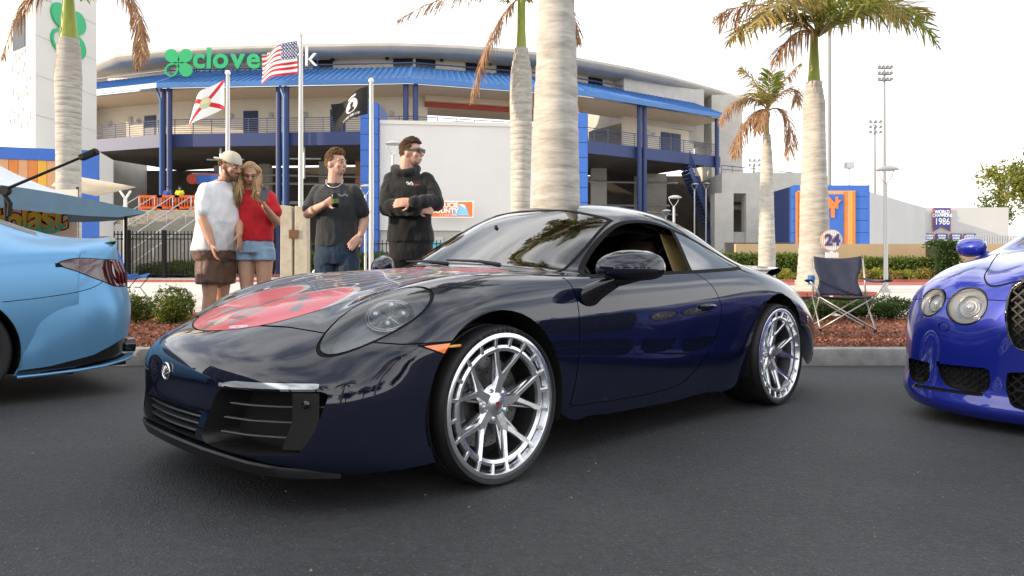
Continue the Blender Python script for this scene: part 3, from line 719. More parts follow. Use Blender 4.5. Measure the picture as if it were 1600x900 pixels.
    for fl in (False, True):
        sg = -1 if fl else 1
        d = link_mesh('door', sh.extract(DOOR, 'door', flip=fl), M['navy'], car)
        if fl: link_mesh('door_window', sh.extract(SWF, 'door_window', flip=fl), M['glass_far'], car)
        link_mesh('quarter_window', sh.extract(SWR, 'quarter_window', flip=fl), M['glass_quarter'], car)
        # handle: recess bowl plus bar
        h = MB(); h.ball((-1.60, .874*sg, .652), .072, .006, .026, 24, 10); h.build('handle_recess', M['gloss_black'], d, smooth='all')
        h = MB(); h.tube([(-1.52, .874*sg, .664), (-1.55, .895*sg, .667), (-1.61, .899*sg, .666), (-1.665, .892*sg, .660), (-1.685, .872*sg, .654)], [.008,.013,.014,.012,.006], 10)
        h.build('door_handle', M['navy'], d, smooth='all')
        # headlamp
        hl = empty('headlight', parent=car)
        link_mesh('lens', sh.extract(HEAD, 'lens', flip=fl), M['lens'], hl)
        def inner(p, n, k=.055):
            q = p - nn*k; m = hc - nn*k; return m + (q-m)*.86
        link_mesh('housing_wall', sh.wall(HEAD, inner, 'housing_wall', flip=fl), M['lamp_ring'], hl)
        bowl = sh.extract(HEAD, 'bowl')
        for v in bowl.vertices:
            v.co = inner(v.co, None)
        if fl:
            bowl.transform(Matrix.Diagonal((1, -1, 1, 1))); bowl.flip_normals()
        bowl.normals_split_custom_set_from_vertices([v.normal for v in bowl.vertices])
        link_mesh('bowl', bowl, M['lamp_body'], hl)
        lm = MB(); my = lambda p: Vector((p.x, p.y*sg, p.z))
        cpos = hc + ax*.055 + bx*.0 - nn*.038
        for du, dw, r in ((.04, .035, .026), (.04, -.035, .026), (-.035, .035, .026), (-.035, -.035, .026)):
            lm.ball(my(cpos + ax*du + bx*dw + nn*.012), .023, n=14, m=10)
        lm.build('lamp_projector', M['lamp_glass'], hl, smooth='all')
        lm = MB(); rot = Matrix((ax, bx, nn)).transposed()
        for rr, ht in ((.060, .02), (.068, .02)):
            ring = []
            for q in range(25):
                a = 2*pi*q/24; ring.append(my(cpos + ax*(rr*1.35*cos(a)) + bx*(rr*1.25*sin(a)) + nn*.012))
            lm.tube(ring, .006, 8, caps=False)
        lm.tube([my(cpos+ax*.07), my(cpos-ax*.07)], .007, 8); lm.tube([my(cpos+bx*.06), my(cpos-bx*.06)], .007, 8)
        lm.build('lamp_bezel', M['lamp_chrome'], hl, smooth='all')
        # marker
        mkp = empty('side_marker', parent=car)
        link_mesh('marker_lens', sh.extract(MARK, 'marker_lens', flip=fl, shift=.002), M['amber'], mkp)
        b = MB(); b.tube([(.33, .852*sg, .580), (.27, .868*sg, .580), (.215, .879*sg, .582)], [.004,.006,.006], 6); b.build('marker_bar', M['amber_bar'], mkp, smooth='all')
        # outer intake
        ik = empty('air_intake', parent=car)
        inn = lambda p, n: Vector((p.x-.13, .55+(p.y-.55)*.9, p.z*.96+.012))
        link_mesh('intake_wall', sh.wall(INT, inn, 'intake_wall', flip=fl), M['black_plastic'], ik)
        back = sh.extract(INT, 'intake_back')
        for v in back.vertices: v.co = inn(v.co, None)
        if fl: back.transform(Matrix.Diagonal((1, -1, 1, 1))); back.flip_normals()
        link_mesh('intake_back', back, M['matte_black'], ik)
        def front_x(y):   # bumper face at mid height
            ys = [0,.30,.52,.632,.727,.803]; xs = [.989,.968,.903,.836,.750,.642]
            return float(np.interp(y, ys, xs))
        for z, y0, y1 in ((.392,.42,.745),(.338,.39,.735),(.285,.375,.72)):
            b = MB(); rows = []
            for q in range(9):
                y = y0+(y1-y0)*q/8; x = front_x(y)-.018
                rows.append([(x-.014, y*sg, z+.003), (x, y*sg, z+.003), (x+.002, y*sg, z), (x, y*sg, z-.003), (x-.014, y*sg, z-.002)])
            b.grid(rows); b.build('slat', M['slat'], ik, smooth=True)
        b = MB(); rows = []
        for q in range(7):
            z = .245+q*.198/6; yo = .708+.028*min(1, q/3); 
            rows.append([(front_x(yo-.075)-.012, (yo-.075)*sg, z), (front_x(yo-.03)-.004, (yo-.03)*sg, z), (front_x(yo)-.001, yo*sg, z)])
        b.grid(rows); b.build('intake_flap', M['black_plastic'], ik, smooth=True)
        b = MB(); b.lathe([(0, .006), (.012, .006), (.016, .0), (.016, -.01)], 16, c=(front_x(.70)-.002, .70*sg, .405), axis='x'); b.build('parking_sensor', M['gloss_black'], ik, smooth=True)
        # running light strip
        link_mesh('running_light', sh.extract(LED, 'running_light', flip=fl, shift=.002), M['led'], ik)
        # mirror
        mr = empty('door_mirror', parent=car)
        b = MB(); Mx = Matrix.Rotation(0, 3, 'X')
        rows = []
        for q in range(15):
            u = q/14; th = u*pi; rows2 = []
            for k in range(21):
                ph = 2*pi*k/20
                yy = (.992 + .125*-cos(th))
                sw = sin(th)**.62
                zz = .872 + sw*(.092 if sin(ph) > 0 else .056)*abs(sin(ph))**.9*(1 if sin(ph) >= 0 else -1)
                xx = -.735 + sw*(.125 if cos(ph) > 0 else .06)*cos(ph) - .06*(yy-.985)/.11
                rows2.append((xx, yy*sg, zz))
            rows.append(rows2)
        b.grid([r_[-2:-1] + r_[:12] for r_ in rows]); b.build('mirror_cap', M['navy'], mr, smooth='all', weld=True)
        b = MB(); b.grid([r_[11:20] for r_ in rows]); b.build('mirror_base', M['gloss_black'], mr, smooth='all', weld=True)
        b = MB(); rows = []
        for q in range(9):
            u = q/8; cy = .855+u*.10; cz = .752+.075*u**.8; cx = -.605-.10*u; rx = .075-.02*u; rz = .052-.032*u
            rows.append([(cx+rx*cos(2*pi*k/16), cy*sg+0*k, cz+rz*sin(2*pi*k/16)) for k in range(17)])
        b.grid(rows); b.build('mirror_foot', M['gloss_black'], mr, smooth='all', weld=True)
        b = MB(); b.tube([(-.66,.90*sg,.822),(-.70,.95*sg,.826),(-.73,1.07*sg,.838)], [.034,.032,.012], 12); b.build('mirror_arm', M['gloss_black'], mr, smooth='all')
        # sail trim in front of the door glass
        # wheel wells
        for cx, r in ((0, .372), (-2.45, .376)):
            w = MB(); rows = []
            for q in range(25):
                a = -.35+q*(pi+.7)/24
                rows.append([(cx+r*cos(a), y*sg, .337+r*sin(a)) for y in (.882, .78, .55)])
            w.grid(rows); rr = [(cx+r*cos(-.35+q*(pi+.7)/24), .55*sg, .337+r*sin(-.35+q*(pi+.7)/24)) for q in range(25)]
            w.add(rr, [tuple(range(25))]); w.build('wheel_well', M['matte_black'], car)
    # arch lips follow the cut edge
    # centre grille
    ik = empty('lower_grille', parent=car)
    inn2 = lambda p, n: Vector((p.x-.10, p.y*.96, p.z))
    link_mesh('grille_wall', sh.wall(CEN, inn2, 'grille_wall', both=True), M['black_plastic'], ik)
    back = sh.extract(CEN, 'grille_back', both=True)
    for v in back.vertices: v.co = inn2(v.co, None)
    link_mesh('grille_back', back, M['matte_black'], ik)
    for z, w in ((.325,.285),(.297,.275),(.268,.265)):
        b = MB(); rows = []
        for q in range(13):
            y = -w+2*w*q/12; x = .985-.022*(y/.3)**2-.012
            rows.append([(x-.04, y, z+.010), (x, y, z+.004), (x+.002, y, z), (x, y, z-.004), (x-.04, y, z+.002)])
        b.grid(rows); b.build('slat', M['slat'], ik, smooth=True)
    # splitter: painted ledge is part of the bumper sheet; black lip below
    b = MB(); rows = []
    path = [(.945,0,.213),(.930,.30,.207),(.875,.52,.186),(.812,.63,.17),(.735,.70,.158),(.665,.76,.150)]
    dense = []
    for i in range(len(path)-1):
        for q in range(5): dense.append(Vector(path[i]).lerp(Vector(path[i+1]), q/5))
    dense.append(Vector(path[-1]))
    dense = [Vector((p.x, -p.y, p.z)) for p in dense[:0:-1]] + dense
    for i, p in enumerate(dense):
        u = abs(p.y)/.76; d = Vector((1, 0, 0)) if u < .3 else Vector((1, p.y*1.2, 0)).normalized()
        k = (1-u**4)
        rows.append([p+d*-.02+Vector((0,0,.008)), p+d*(.045*k)+Vector((0,0,.016)), p+d*(.05*k)+Vector((0,0,.008)), p+d*(.032*k)+Vector((0,0,-.012-.02*k)), p+d*-.06+Vector((0,0,-.002-.038*k)), p+d*-.12+Vector((0,0,-.02*k))])
    b.grid(rows); b.build('splitter', M['black_plastic'], car, smooth=True)
    # badge at the nose
    bd = empty('badge', parent=car)
    b = MB(); b.ball((.988, 0, .472), .006, .042, .034, 24, 12); b.build('badge_plate', M['badge_dark'], bd, smooth='all')
    b = MB()
    ring = [(.992, .040*cos(2*pi*q/32), .472+.032*sin(2*pi*q/32)) for q in range(33)]; b.tube(ring, .0035, 6, caps=False)
    for q in range(7):
        a = pi*(q+.5)/7; b.tube([(.995, .006*cos(a), .462+.004*sin(a)), (.994, .034*cos(a), .462+.032*sin(a))], .002, 5)
    b.build('badge_wing', M['chrome'], bd, smooth='all')
    # wheels
    for x, dp in ((0, .045), (-2.45, .075)):
        for sg in (1, -1):
            make_wheel(car, (x, .885*sg if x == 0 else .900*sg, .324), .324, .291 if x == 0 else .292, .25 if x == 0 else .30, dp, sg)
    # sidewall lettering
    for x in (0, -2.45):
        for sg in (1, -1):
            tl = empty('tyre_lettering', (x, (.885 if x == 0 else .900)*sg+.0125*sg, .324), 0 if sg > 0 else pi, parent=car)
            for k, ch in enumerate('MICHELIN'):
                a = pi/2+.42-.088*k*1.0; me = text_mesh(ch, size=.024, extrude=.0006, bold=.0006); o = link_mesh('letter', me, M['tyre_letter'], tl)
                o.rotation_euler = (R(90), 0, pi); o.location = (.3065*cos(pi-a), 0, .3065*sin(a)); o.rotation_euler = Matrix.Rotation(pi, 3, 'Z').to_4x4().to_3x3().__matmul__(Matrix.Rotation(-(a-pi/2), 3, 'Y') @ Matrix.Rotation(pi/2, 3, 'X')).to_euler()
    # wiper, cowl
    b = MB(); b.tube([(-.36,.10,.900),(-.40,-.12,.915),(-.44,-.36,.915)], [.012,.009,.005], 6); b.build('wiper', M['black_plastic'], car, smooth='all')
    b = MB(); b.tube([(-.37,.48,.893),(-.41,.30,.912),(-.42,.02,.921)], [.012,.009,.005], 6); b.build('wiper', M['black_plastic'], car, smooth='all')
    # engine lid grille / spoiler raised behind the rear window
    b = MB(); rows = []
    for q in range(13):
        y = -.56+1.12*q/12; k = 1-(abs(y)/.60)**4
        rows.append([(-2.90,y,.865-.04*(y/.5)**2), (-3.03,y,.89-.02*(y/.5)**2), (-3.16,y,.905-.02*(y/.5)**2), (-3.20,y,.888-.02*(y/.5)**2), (-3.16,y,.862-.02*(y/.5)**2), (-3.0,y,.81)])
    b.grid(rows); b.build('rear_spoiler', M['gloss_black'], car, smooth=50)
    b = MB(); rows = []
    for q in range(9):
        u = q/8; y = .36+.34*u; rows.append([(-3.335+.095*u-.012, y, .665-.05*u+.03), (-3.40+.12*u-.016, y, .63-.05*u), (-3.43+.13*u-.014, y, .60-.05*u)])
    for sg in (1, -1):
        b2 = MB(); b2.grid([[(p[0]-.012, p[1]*sg, p[2]) for p in r] for r in rows]); b2.build('tail_light', M['tail_red'], car, smooth='all')
    # cabin
    cb = empty('cabin', parent=car)
    b = MB(); b.box(-2.6,-.5,-.74,.74,.22,.30); b.box(-2.62,-2.52,-.70,.70,.3,.84); b.build('cabin_floor', M['dark_trim'], cb)
    b = MB(); rows = []
    for q in range(11):
        y = -.68+1.36*q/10; e = (y/.68)**2
        rows.append([(-.47-.09*e,y,.866-.03*e),(-.60-.06*e,y,.866-.02*e),(-.80,y,.862-.01*e),(-.92,y,.83),(-.93,y,.62)])
    b.grid(rows); b.build('dashboard', M['dash'], cb, smooth=50)
    for sg in (1, -1):
        st = empty('seat', parent=cb)
        s0 = .36*sg
        def cushion(rows_, nm, mm):
            b = MB(); rr = []
            for (x, z, hw, th, tx, tz) in rows_:
                rr.append([(x+tx*th*sin(2*pi*k/20), s0+hw*math.copysign(abs(cos(2*pi*k/20))**.6, cos(2*pi*k/20)), z+tz*th*sin(2*pi*k/20)) for k in range(21)])
            b.grid(rr); b.add(rr[0], [tuple(range(20))]); b.add(rr[-1], [tuple(range(20))]); b.build(nm, mm, st, smooth='all', weld=True)
        cushion([(-1.02,.40,.22,.03,0,1),(-1.05,.42,.25,.09,0,1),(-1.3,.40,.25,.10,0,1),(-1.5,.40,.24,.10,0,1)], 'seat_cushion', M['tan'])
        cushion([(-1.48,.38,.24,.09,1,0),(-1.52,.55,.26,.09,1,0),(-1.58,.75,.25,.085,1,0),(-1.63,.88,.20,.07,1,0),(-1.655,.93,.13,.06,1,0),(-1.665,.99,.125,.06,1,0),(-1.675,1.04,.10,.045,1,0)], 'seat_back', M['seat_dark'] )
    sw = MB(); ring = []
    for q in range(33):
        a = 2*pi*q/32; ring.append((-1.0+.07*sin(a), .36+.175*cos(a), .80+.155*sin(a)))
    sw.tube(ring, .014, 8, caps=False)
    sw.tube([(-1.0,.19,.80),(-.98,.36,.79),(-1.0,.53,.80)], .018, 6); sw.tube([(-.98,.36,.79),(-1.05,.36,.66)], .02, 6); sw.ball((-.98,.36,.79), .05, .06, .05)
    sw.build('steering_wheel', M['dark_trim'], cb, smooth='all')
    b = MB(); b.ball((-.80,0,1.06), .02, .09, .035, 14, 8); b.tube([(-.80,0,1.08),(-.80,0,1.12)], .01); b.build('cabin_mirror', M['dark_trim'], cb, smooth='all')
    for sg in (1, -1):
        b = MB(); b.box(-1.62,-.7,.70*sg-.01,.70*sg+.01,.32,.80); b.build('door_card', M['tan'], cb)
        b = MB(); rows = []
        for q in range(7):
            u = q/6; rows.append([(-1.52-.06*u, (.715-.14*u)*sg, .84+.24*u), (-1.62-.05*u, (.66-.13*u)*sg, .84+.24*u), (-1.80-.05*u, (.64-.13*u)*sg, .84+.24*u)])
        b.grid(rows); b.build('pillar_trim', M['tan'], cb)
    # roof lining
    b = MB(); rows = []
    for x, z in ((-1.1,1.165),(-1.37,1.215),(-1.68,1.21),(-1.98,1.165)):
        rows.append([(x, -.5+q*.125, z-.13*abs(-.5+q*.125)**2/.25) for q in range(9)])
    b.grid(rows); b.build('roof_lining', M['dark_trim'], cb, smooth='all')
    # underbody
    b = MB(); b.box(-3.3,.85,-.55,.55,.13,.20); b.build('underbody', M['matte_black'], car)
    return car
M['tyre_letter'] = mat('tyre_letter', (.05,.05,.05), .5)
M['lamp_ring'] = mat('lamp_ring', (.30,.32,.34), .25, .5)
M['lamp_glass'] = mat('lamp_projector', (.55,.58,.62), .05, .6, coat=1)
M['lamp_chrome'] = mat('lamp_chrome', (.35,.36,.38), .15, 1.0)
M['slat'] = mat('slat_plastic', (.045,.045,.047), .28)
M['led'] = mat('running_lamp', (.62,.64,.66), .12, .5, coat=1)
M['badge_dark'] = mat('badge_dark', (.02,.02,.022), .2, coat=.6)
M['tail_red'] = mat('tail_red', (.25,.005,.008), .1, coat=1)
M['dash'] = mat('dash_grey', (.035,.036,.038), .6)
M['seat_dark'] = mat('seat_brown', (.05,.034,.026), .6)
build_porsche()
# ------------------------------------------------------------------ planting
def leaf_mat(name, c1, c2, c3=None, transl=.35, rough=.5):
    m = bpy.data.materials.new(name); m.use_nodes = True; nt = m.node_tree; L = nt.links.new
    b = nt.nodes['Principled BSDF']; out = nt.nodes['Material Output']; b.inputs['Roughness'].default_value = rough; b.inputs['Specular IOR Level'].default_value = .35
    g = nt.nodes.new('ShaderNodeNewGeometry'); cr = nt.nodes.new('ShaderNodeValToRGB')
    cr.color_ramp.elements[0].color = (*c1, 1); cr.color_ramp.elements[1].color = (*c2, 1)
    if c3: e = cr.color_ramp.elements.new(.5); e.color = (*c3, 1)
    L(g.outputs['Random Per Island'], cr.inputs['Fac']); L(cr.outputs['Color'], b.inputs['Base Color'])
    t = nt.nodes.new('ShaderNodeBsdfTranslucent'); L(cr.outputs['Color'], t.inputs['Color'])
    mx = nt.nodes.new('ShaderNodeMixShader'); mx.inputs['Fac'].default_value = transl
    L(b.outputs['BSDF'], mx.inputs[1]); L(t.outputs['BSDF'], mx.inputs[2]); L(mx.outputs['Shader'], out.inputs['Surface'])
    return m
M['leaf_dark'] = leaf_mat('leaf_dark', (.018,.045,.010), (.07,.12,.02), (.035,.075,.014))
M['leaf_mid'] = leaf_mat('leaf_mid', (.05,.09,.012), (.16,.20,.03), (.09,.14,.02))
M['leaf_yellow'] = leaf_mat('leaf_yellow', (.12,.15,.02), (.34,.30,.04), (.20,.22,.03))
M['leaf_orange'] = leaf_mat('leaf_orange', (.24,.12,.03), (.40,.28,.05), (.16,.16,.03))
M['frond_green'] = leaf_mat('frond_green', (.11,.16,.02), (.38,.36,.07), (.22,.25,.035), transl=.5)
M['frond_olive'] = leaf_mat('frond_olive', (.18,.16,.04), (.52,.37,.14), (.32,.26,.07), transl=.45)
M['frond_dead'] = leaf_mat('frond_dead', (.24,.13,.07), (.54,.35,.21), (.40,.24,.13), transl=.4, rough=.8)
M['twig'] = mat('twig', (.10,.07,.045), .9)
M['mulch'] = leaf_mat('mulch_chips', (.13,.05,.032), (.40,.20,.125), (.25,.095,.06), transl=0, rough=.9)

def leaves(rng, n, pts_fn, size, up=.35, aspect=.5):
    """many small folded leaves, each its own island"""
    V = np.zeros((n*5, 3)); F = []
    C = pts_fn(rng, n)
    d = rng.normal(size=(n, 3)); d[:, 2] += up; d /= np.linalg.norm(d, axis=1, keepdims=True)
    r = np.cross(d, rng.normal(size=(n, 3))); r /= np.linalg.norm(r, axis=1, keepdims=True)
    nn = np.cross(r, d); s = size*(.6+.8*rng.random((n, 1)))
    V[0::5] = C; V[1::5] = C+d*s*.5+r*s*aspect*.5+nn*s*.08; V[2::5] = C+d*s; V[3::5] = C+d*s*.5-r*s*aspect*.5+nn*s*.08; V[4::5] = C+d*s*.5
    for i in range(n):
        k = i*5; F += [(k, k+1, k+2, k+4), (k, k+4, k+2, k+3)]
    return V, F
def leaf_mesh(name, rng, n, pts_fn, size, m, **k):
    V, F = leaves(rng, n, pts_fn, size, **k)
    me = bpy.data.meshes.new(name); me.from_pydata(V.tolist(), [], F); me.materials.append(m); return me
def blob_pts(rx, ry, rz, lumps=9, seed=0, fill=.75):
    g = np.random.default_rng(seed); cs = g.normal(size=(lumps, 3)); cs /= np.linalg.norm(cs, axis=1, keepdims=True)
    cs *= np.array([rx, ry, rz])*.55; cs[:, 2] += rz; rad = .42+.25*g.random(lumps)
    def fn(rng, n):
        k = rng.integers(0, lumps, n); d = rng.normal(size=(n, 3)); d /= np.linalg.norm(d, axis=1, keepdims=True)
        rr = (fill+(1-fill)*rng.random((n, 1)))*rad[k][:, None]
        p = cs[k]+d*rr*np.array([rx, ry, rz]); p[:, 2] = np.maximum(p[:, 2], .02+.05*rng.random(n)); return p
    return fn
def box_pts(x0, x1, y0, y1, z0, z1, wob=.06):
    def fn(rng, n):
        p = rng.random((n, 3)); f = rng.integers(0, 4, n)
        p[f == 0, 1] = .06*rng.random((f == 0).sum()); p[f == 1, 2] = 1-.06*rng.random((f == 1).sum()); p[f == 2, 1] = .06*rng.random((f == 2).sum())
        q = np.array([x0, y0, z0])+p*np.array([x1-x0, y1-y0, z1-z0]); q += rng.normal(size=q.shape)*wob; q[:, 2] = np.maximum(q[:, 2], z0+.01); return q
    return fn
RNG = np.random.default_rng(7)
def shrub(name, loc, rx, ry, rz, m, label, group=None, n=1400, size=.045, seed=1, tips=None):
    o = empty(name, loc, 0, label, 'shrub', group)
    g = np.random.default_rng(seed)
    link_mesh('foliage', leaf_mesh('foliage', g, n, blob_pts(rx, ry, rz, 11, seed), size, m), [], o)
    if tips: link_mesh('young_leaves', leaf_mesh('young_leaves', g, n//6, blob_pts(rx*1.08, ry*1.08, rz*1.06, 11, seed, .95), size, tips), [], o)
    b = MB()
    for q in range(7):
        a = q*2.4; b.tube([(0,0,0), (rx*.3*cos(a), ry*.3*sin(a), rz*.7), (rx*.6*cos(a), ry*.6*sin(a), rz*1.3)], [.012,.008,.004], 5)
    b.build('stem', M['twig'], o); return o

# front kerb in cast lengths, red kerbs behind
kb = empty('kerb', (0, 6.47, 0)); tag(kb, kind='structure')
b = MB(); b.add([(-1.49,0,0),(1.49,0,0),(1.49,.012,.10),(-1.49,.012,.10),(-1.49,.035,.143),(1.49,.035,.143),(1.49,.06,.15),(-1.49,.06,.15),(-1.49,.17,.15),(1.49,.17,.15),(-1.49,.17,0),(1.49,.17,0)],
    [(0,1,2,3),(3,2,5,4),(4,5,6,7),(7,6,9,8),(8,9,11,10),(0,3,4,7,8,10),(1,11,9,6,5,2)])
kme = b.mesh('kerb_block', True); kme.materials.append(M['kerb'])
for i in range(-8, 9): share('kerb_block', kme, kb, (i*3.0+.9, 0, 0))
rk = MB(); rk.box(-60, 4.3, 10.98, 11.2, .05, .19); tag(rk.build('red_kerb', M['red_kerb'], bevel=.02), kind='structure')
rk = MB(); rk.box(-60, 60, 30.9, 31.2, .1, .36); tag(rk.build('red_kerb', M['red_kerb'], bevel=.02), kind='structure')
rk = MB(); rk.box(-60, -6, 43.4, 43.8, .1, .46); tag(rk.build('red_kerb', M['red_kerb'], bevel=.02), kind='structure')
sheet('brick_strip', 4, 40, 26.5, 30.9, .236, .259, M['red_kerb'])

# mulch: loose chips over the soil, uncountable
def mulch(name, x0, x1, y0, y1, n, label):
    g = np.random.default_rng(3)
    def fn(rng, k):
        p = np.zeros((k, 3)); p[:, 0] = x0+(x1-x0)*rng.random(k); p[:, 1] = y0+(y1-y0)*rng.random(k)**1.3
        p[:, 2] = .125+.018*rng.random(k)+.03*np.sin(p[:, 0]*1.7)*np.sin(p[:, 1]*1.3); return p
    V, F = leaves(g, n, fn, .055, up=0, aspect=.35)
    me = bpy.data.meshes.new(name); V[:, 2] = .13+(V[:, 2]-.13)*.55; me.from_pydata(V.tolist(), [], F); me.materials.append(M['mulch'])
    o = link_mesh(name, me, [])
    tag(o, label, 'mulch', kind='stuff')
mulch('mulch', 2.0, 5.6, 6.66, 10.6, 17000, 'red wood chip mulch spread behind the kerb by the folding chair')
mulch('mulch', -5.4, -1.9, 6.66, 10.9, 12000, 'red wood chip mulch spread behind the kerb by the round shrubs')

shrub('shrub', (PX(273, 9.6), 9.6, .13), .33, .30, .235, M['leaf_mid'], 'round yellow green shrub on mulch beside the bare legs', seed=4, tips=M['leaf_yellow'], size=.034, n=5200)
shrub('shrub', (PX(212, 9.7), 9.7, .13), .27, .24, .235, M['leaf_mid'], 'small shrub growing on mulch behind the light blue car boot', seed=5, tips=M['leaf_yellow'], size=.034, n=3600)
for i, (px, D, rx, rz, lab) in enumerate([(1283, 10.3, .34, .17, 'low shrub seen through the folding chair legs'), (1335, 10.5, .30, .18, 'low shrub just behind the right legs of the folding chair'), (1392, 10.4, .36, .17, 'low spreading shrub between the folding chair and blue grille car')]):
    shrub('low_shrub', (PX(px, D), D, .13), rx, .3, rz, M['leaf_dark'], lab, 'shrubs along the bed', seed=10+i, tips=M['leaf_mid'], n=3200, size=.036)
for i, (px, D, rx, rz) in enumerate([(243, 42, 1.2, .45), (262, 41.5, 1.0, .52), (285, 42, 1.0, .5), (303, 41.6, .9, .48)]):
    shrub('fence_shrub', (PX(px, D), D, .3), rx, .7, rz, [M['leaf_dark'], M['leaf_mid'], M['leaf_dark'], M['leaf_mid']][i], 'rounded shrub in the row below the black fence', 'shrubs below the fence', seed=20+i, tips=M['leaf_orange'] if i in (1, 2) else M['leaf_yellow'], n=2600, size=.10)

def hedge(name, px0, px1, D, z0, z1, dep, m, label, n, size, group=None):
    x0, x1 = PX(px0, D), PX(px1, D); g = np.random.default_rng(int(px0))
    o = empty(name, ((x0+x1)/2, D, z0), 0, label, 'hedge', group); w = (x1-x0)/2
    link_mesh('foliage', leaf_mesh('foliage', g, n, box_pts(-w, w, -.1, dep, 0, z1-z0, size*.5), size, m), [], o)
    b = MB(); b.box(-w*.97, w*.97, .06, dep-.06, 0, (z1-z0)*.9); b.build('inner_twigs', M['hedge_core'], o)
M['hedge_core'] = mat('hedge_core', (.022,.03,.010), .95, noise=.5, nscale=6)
hedge('clipped_hedge', 1350, 1470, 33.5, .27, PZ(406, 33.5), .9, M['leaf_mid'], 'clipped green hedge in front of tan wall behind the slim lamp post', 7000, .13)
hedge('clipped_hedge', 1120, 1262, 34, .27, PZ(399, 34), .9, M['leaf_mid'], 'clipped green hedge behind the small palm with brown fronds', 6000, .13)
hedge('clipped_hedge', 476, 625, 36, .28, PZ(397, 36), .9, M['leaf_dark'], 'dark clipped hedge behind the flagpoles', 5000, .13)
hedge('tall_hedge', 1464, 1500, 33, .27, PZ(379, 33), 1.0, M['leaf_dark'], 'tall dark bush clipped square at the end of tan wall', 3000, .13)
for i, px in enumerate((1150, 1172, 1228, 1350, 1373, 1396, 1420, 1446)):
    D = 32.4; shrub('border_shrub', (PX(px, D), D, .26), .42, .4, .30, [M['leaf_yellow'], M['leaf_orange']][i % 2], 'small yellow orange border shrub at the hedge foot', 'border shrubs below the hedge', seed=40+i, n=500, size=.11)

# ------------------------------------------------------------------ royal palms
def trunk_mat():
    m = mat('palm_trunk', (.42,.39,.34), .85); nt = m.node_tree; L = nt.links.new; b = nt.nodes['Principled BSDF']
    tc = nt.nodes.new('ShaderNodeTexCoord'); mp = nt.nodes.new('ShaderNodeMapping'); mp.inputs['Scale'].default_value = (1.5, 1.5, 9); L(tc.outputs['Object'], mp.inputs['Vector'])
    n = nt.nodes.new('ShaderNodeTexNoise'); n.inputs['Scale'].default_value = 2.2; n.inputs['Detail'].default_value = 8; n.inputs['Roughness'].default_value = .7; L(mp.outputs['Vector'], n.inputs['Vector'])
    n2 = nt.nodes.new('ShaderNodeTexNoise'); n2.inputs['Scale'].default_value = 1.3; n2.inputs['Detail'].default_value = 6; L(tc.outputs['Object'], n2.inputs['Vector'])
    cr = nt.nodes.new('ShaderNodeValToRGB'); e = cr.color_ramp.elements; e[0].position = .32; e[0].color = (.31,.29,.255,1); e[1].position = .66; e[1].color = (.55,.525,.48,1)
    L(n.outputs['Fac'], cr.inputs['Fac']); mx = nt.nodes.new('ShaderNodeMix'); mx.data_type = 'RGBA'; mx.blend_type = 'MULTIPLY'; mx.inputs['Factor'].default_value = .6
    cr2 = nt.nodes.new('ShaderNodeValToRGB'); cr2.color_ramp.elements[0].position = .35; cr2.color_ramp.elements[0].color = (.74,.72,.69,1); cr2.color_ramp.elements[1].position = .6; cr2.color_ramp.elements[1].color = (1,1,1,1)
    L(n2.outputs['Fac'], cr2.inputs['Fac']); L(cr.outputs['Color'], mx.inputs['A']); L(cr2.outputs['Color'], mx.inputs['B']); L(mx.outputs['Result'], b.inputs['Base Color'])
    bp = nt.nodes.new('ShaderNodeBump'); bp.inputs['Strength'].default_value = .35; bp.inputs['Distance'].default_value = .02; L(n.outputs['Fac'], bp.inputs['Height']); L(bp.outputs['Normal'], b.inputs['Normal'])
    return m
M['trunk'] = trunk_mat()
M['crownshaft'] = mat('crownshaft', (.20,.27,.03), .4, col2=(.33,.36,.05), nscale=3, stretch=(3,3,.5))
M['rachis'] = mat('rachis', (.23,.22,.06), .6); M['rachis_dead'] = mat('rachis_dead', (.36,.20,.10), .8)

def palm(base, prof, shaft, fronds, label, ring=.13, lean=(0, 0), seed=1):
    """prof: list of (height, radius) of the grey trunk; shaft: (height0, height1, r0, r1); fronds: world control points"""
    o = empty('palm_tree', base, 0, label, 'palm tree', 'royal palms'); g = random.Random(seed)
    H = prof[-1][0]; hs = [p[0] for p in prof]; rs = [p[1] for p in prof]; pr = []; h = 0
    while h < H:
        r = float(np.interp(h, hs, rs)); st = ring*(.6+.8*g.random())
        pr += [(r*1.0, h), (r*(1.004+.012*g.random()), h+st*.5), (r*1.0, h+st*.93), (r*.986, h+st*.97)]; h += st
    pr.append((rs[-1], H)); b = MB(); b.lathe(pr, 36)
    for i, v in enumerate(b.v):
        x, y, z = v; k = 1+.012*sin(3*atan2(y, x)+z*2.1)+.01*sin(5*atan2(y, x)-z*3.3); b.v[i] = (x*k+lean[0]*z, y*k+lean[1]*z, z)
    b.build('trunk', M['trunk'], o, smooth=60)
    b = MB(); h0, h1, r0, r1 = shaft; L_ = h1-h0
    b.lathe([(r0*.98, h0-.03), (r0, h0), (r0*.97, h0+.12*L_), (r0*.80, h0+.4*L_), (r1*1.1, h0+.75*L_), (r1, h1)], 24)
    for i, v in enumerate(b.v): b.v[i] = (v[0]+lean[0]*v[2], v[1]+lean[1]*v[2], v[2])
    b.build('crownshaft', M['crownshaft'], o, smooth='all')
    cr = Vector(base)
    for fi, (pts, kind, wid) in enumerate(fronds):
        frond([Vector(p)-cr for p in pts], kind, wid, o, seed*31+fi)
    return o
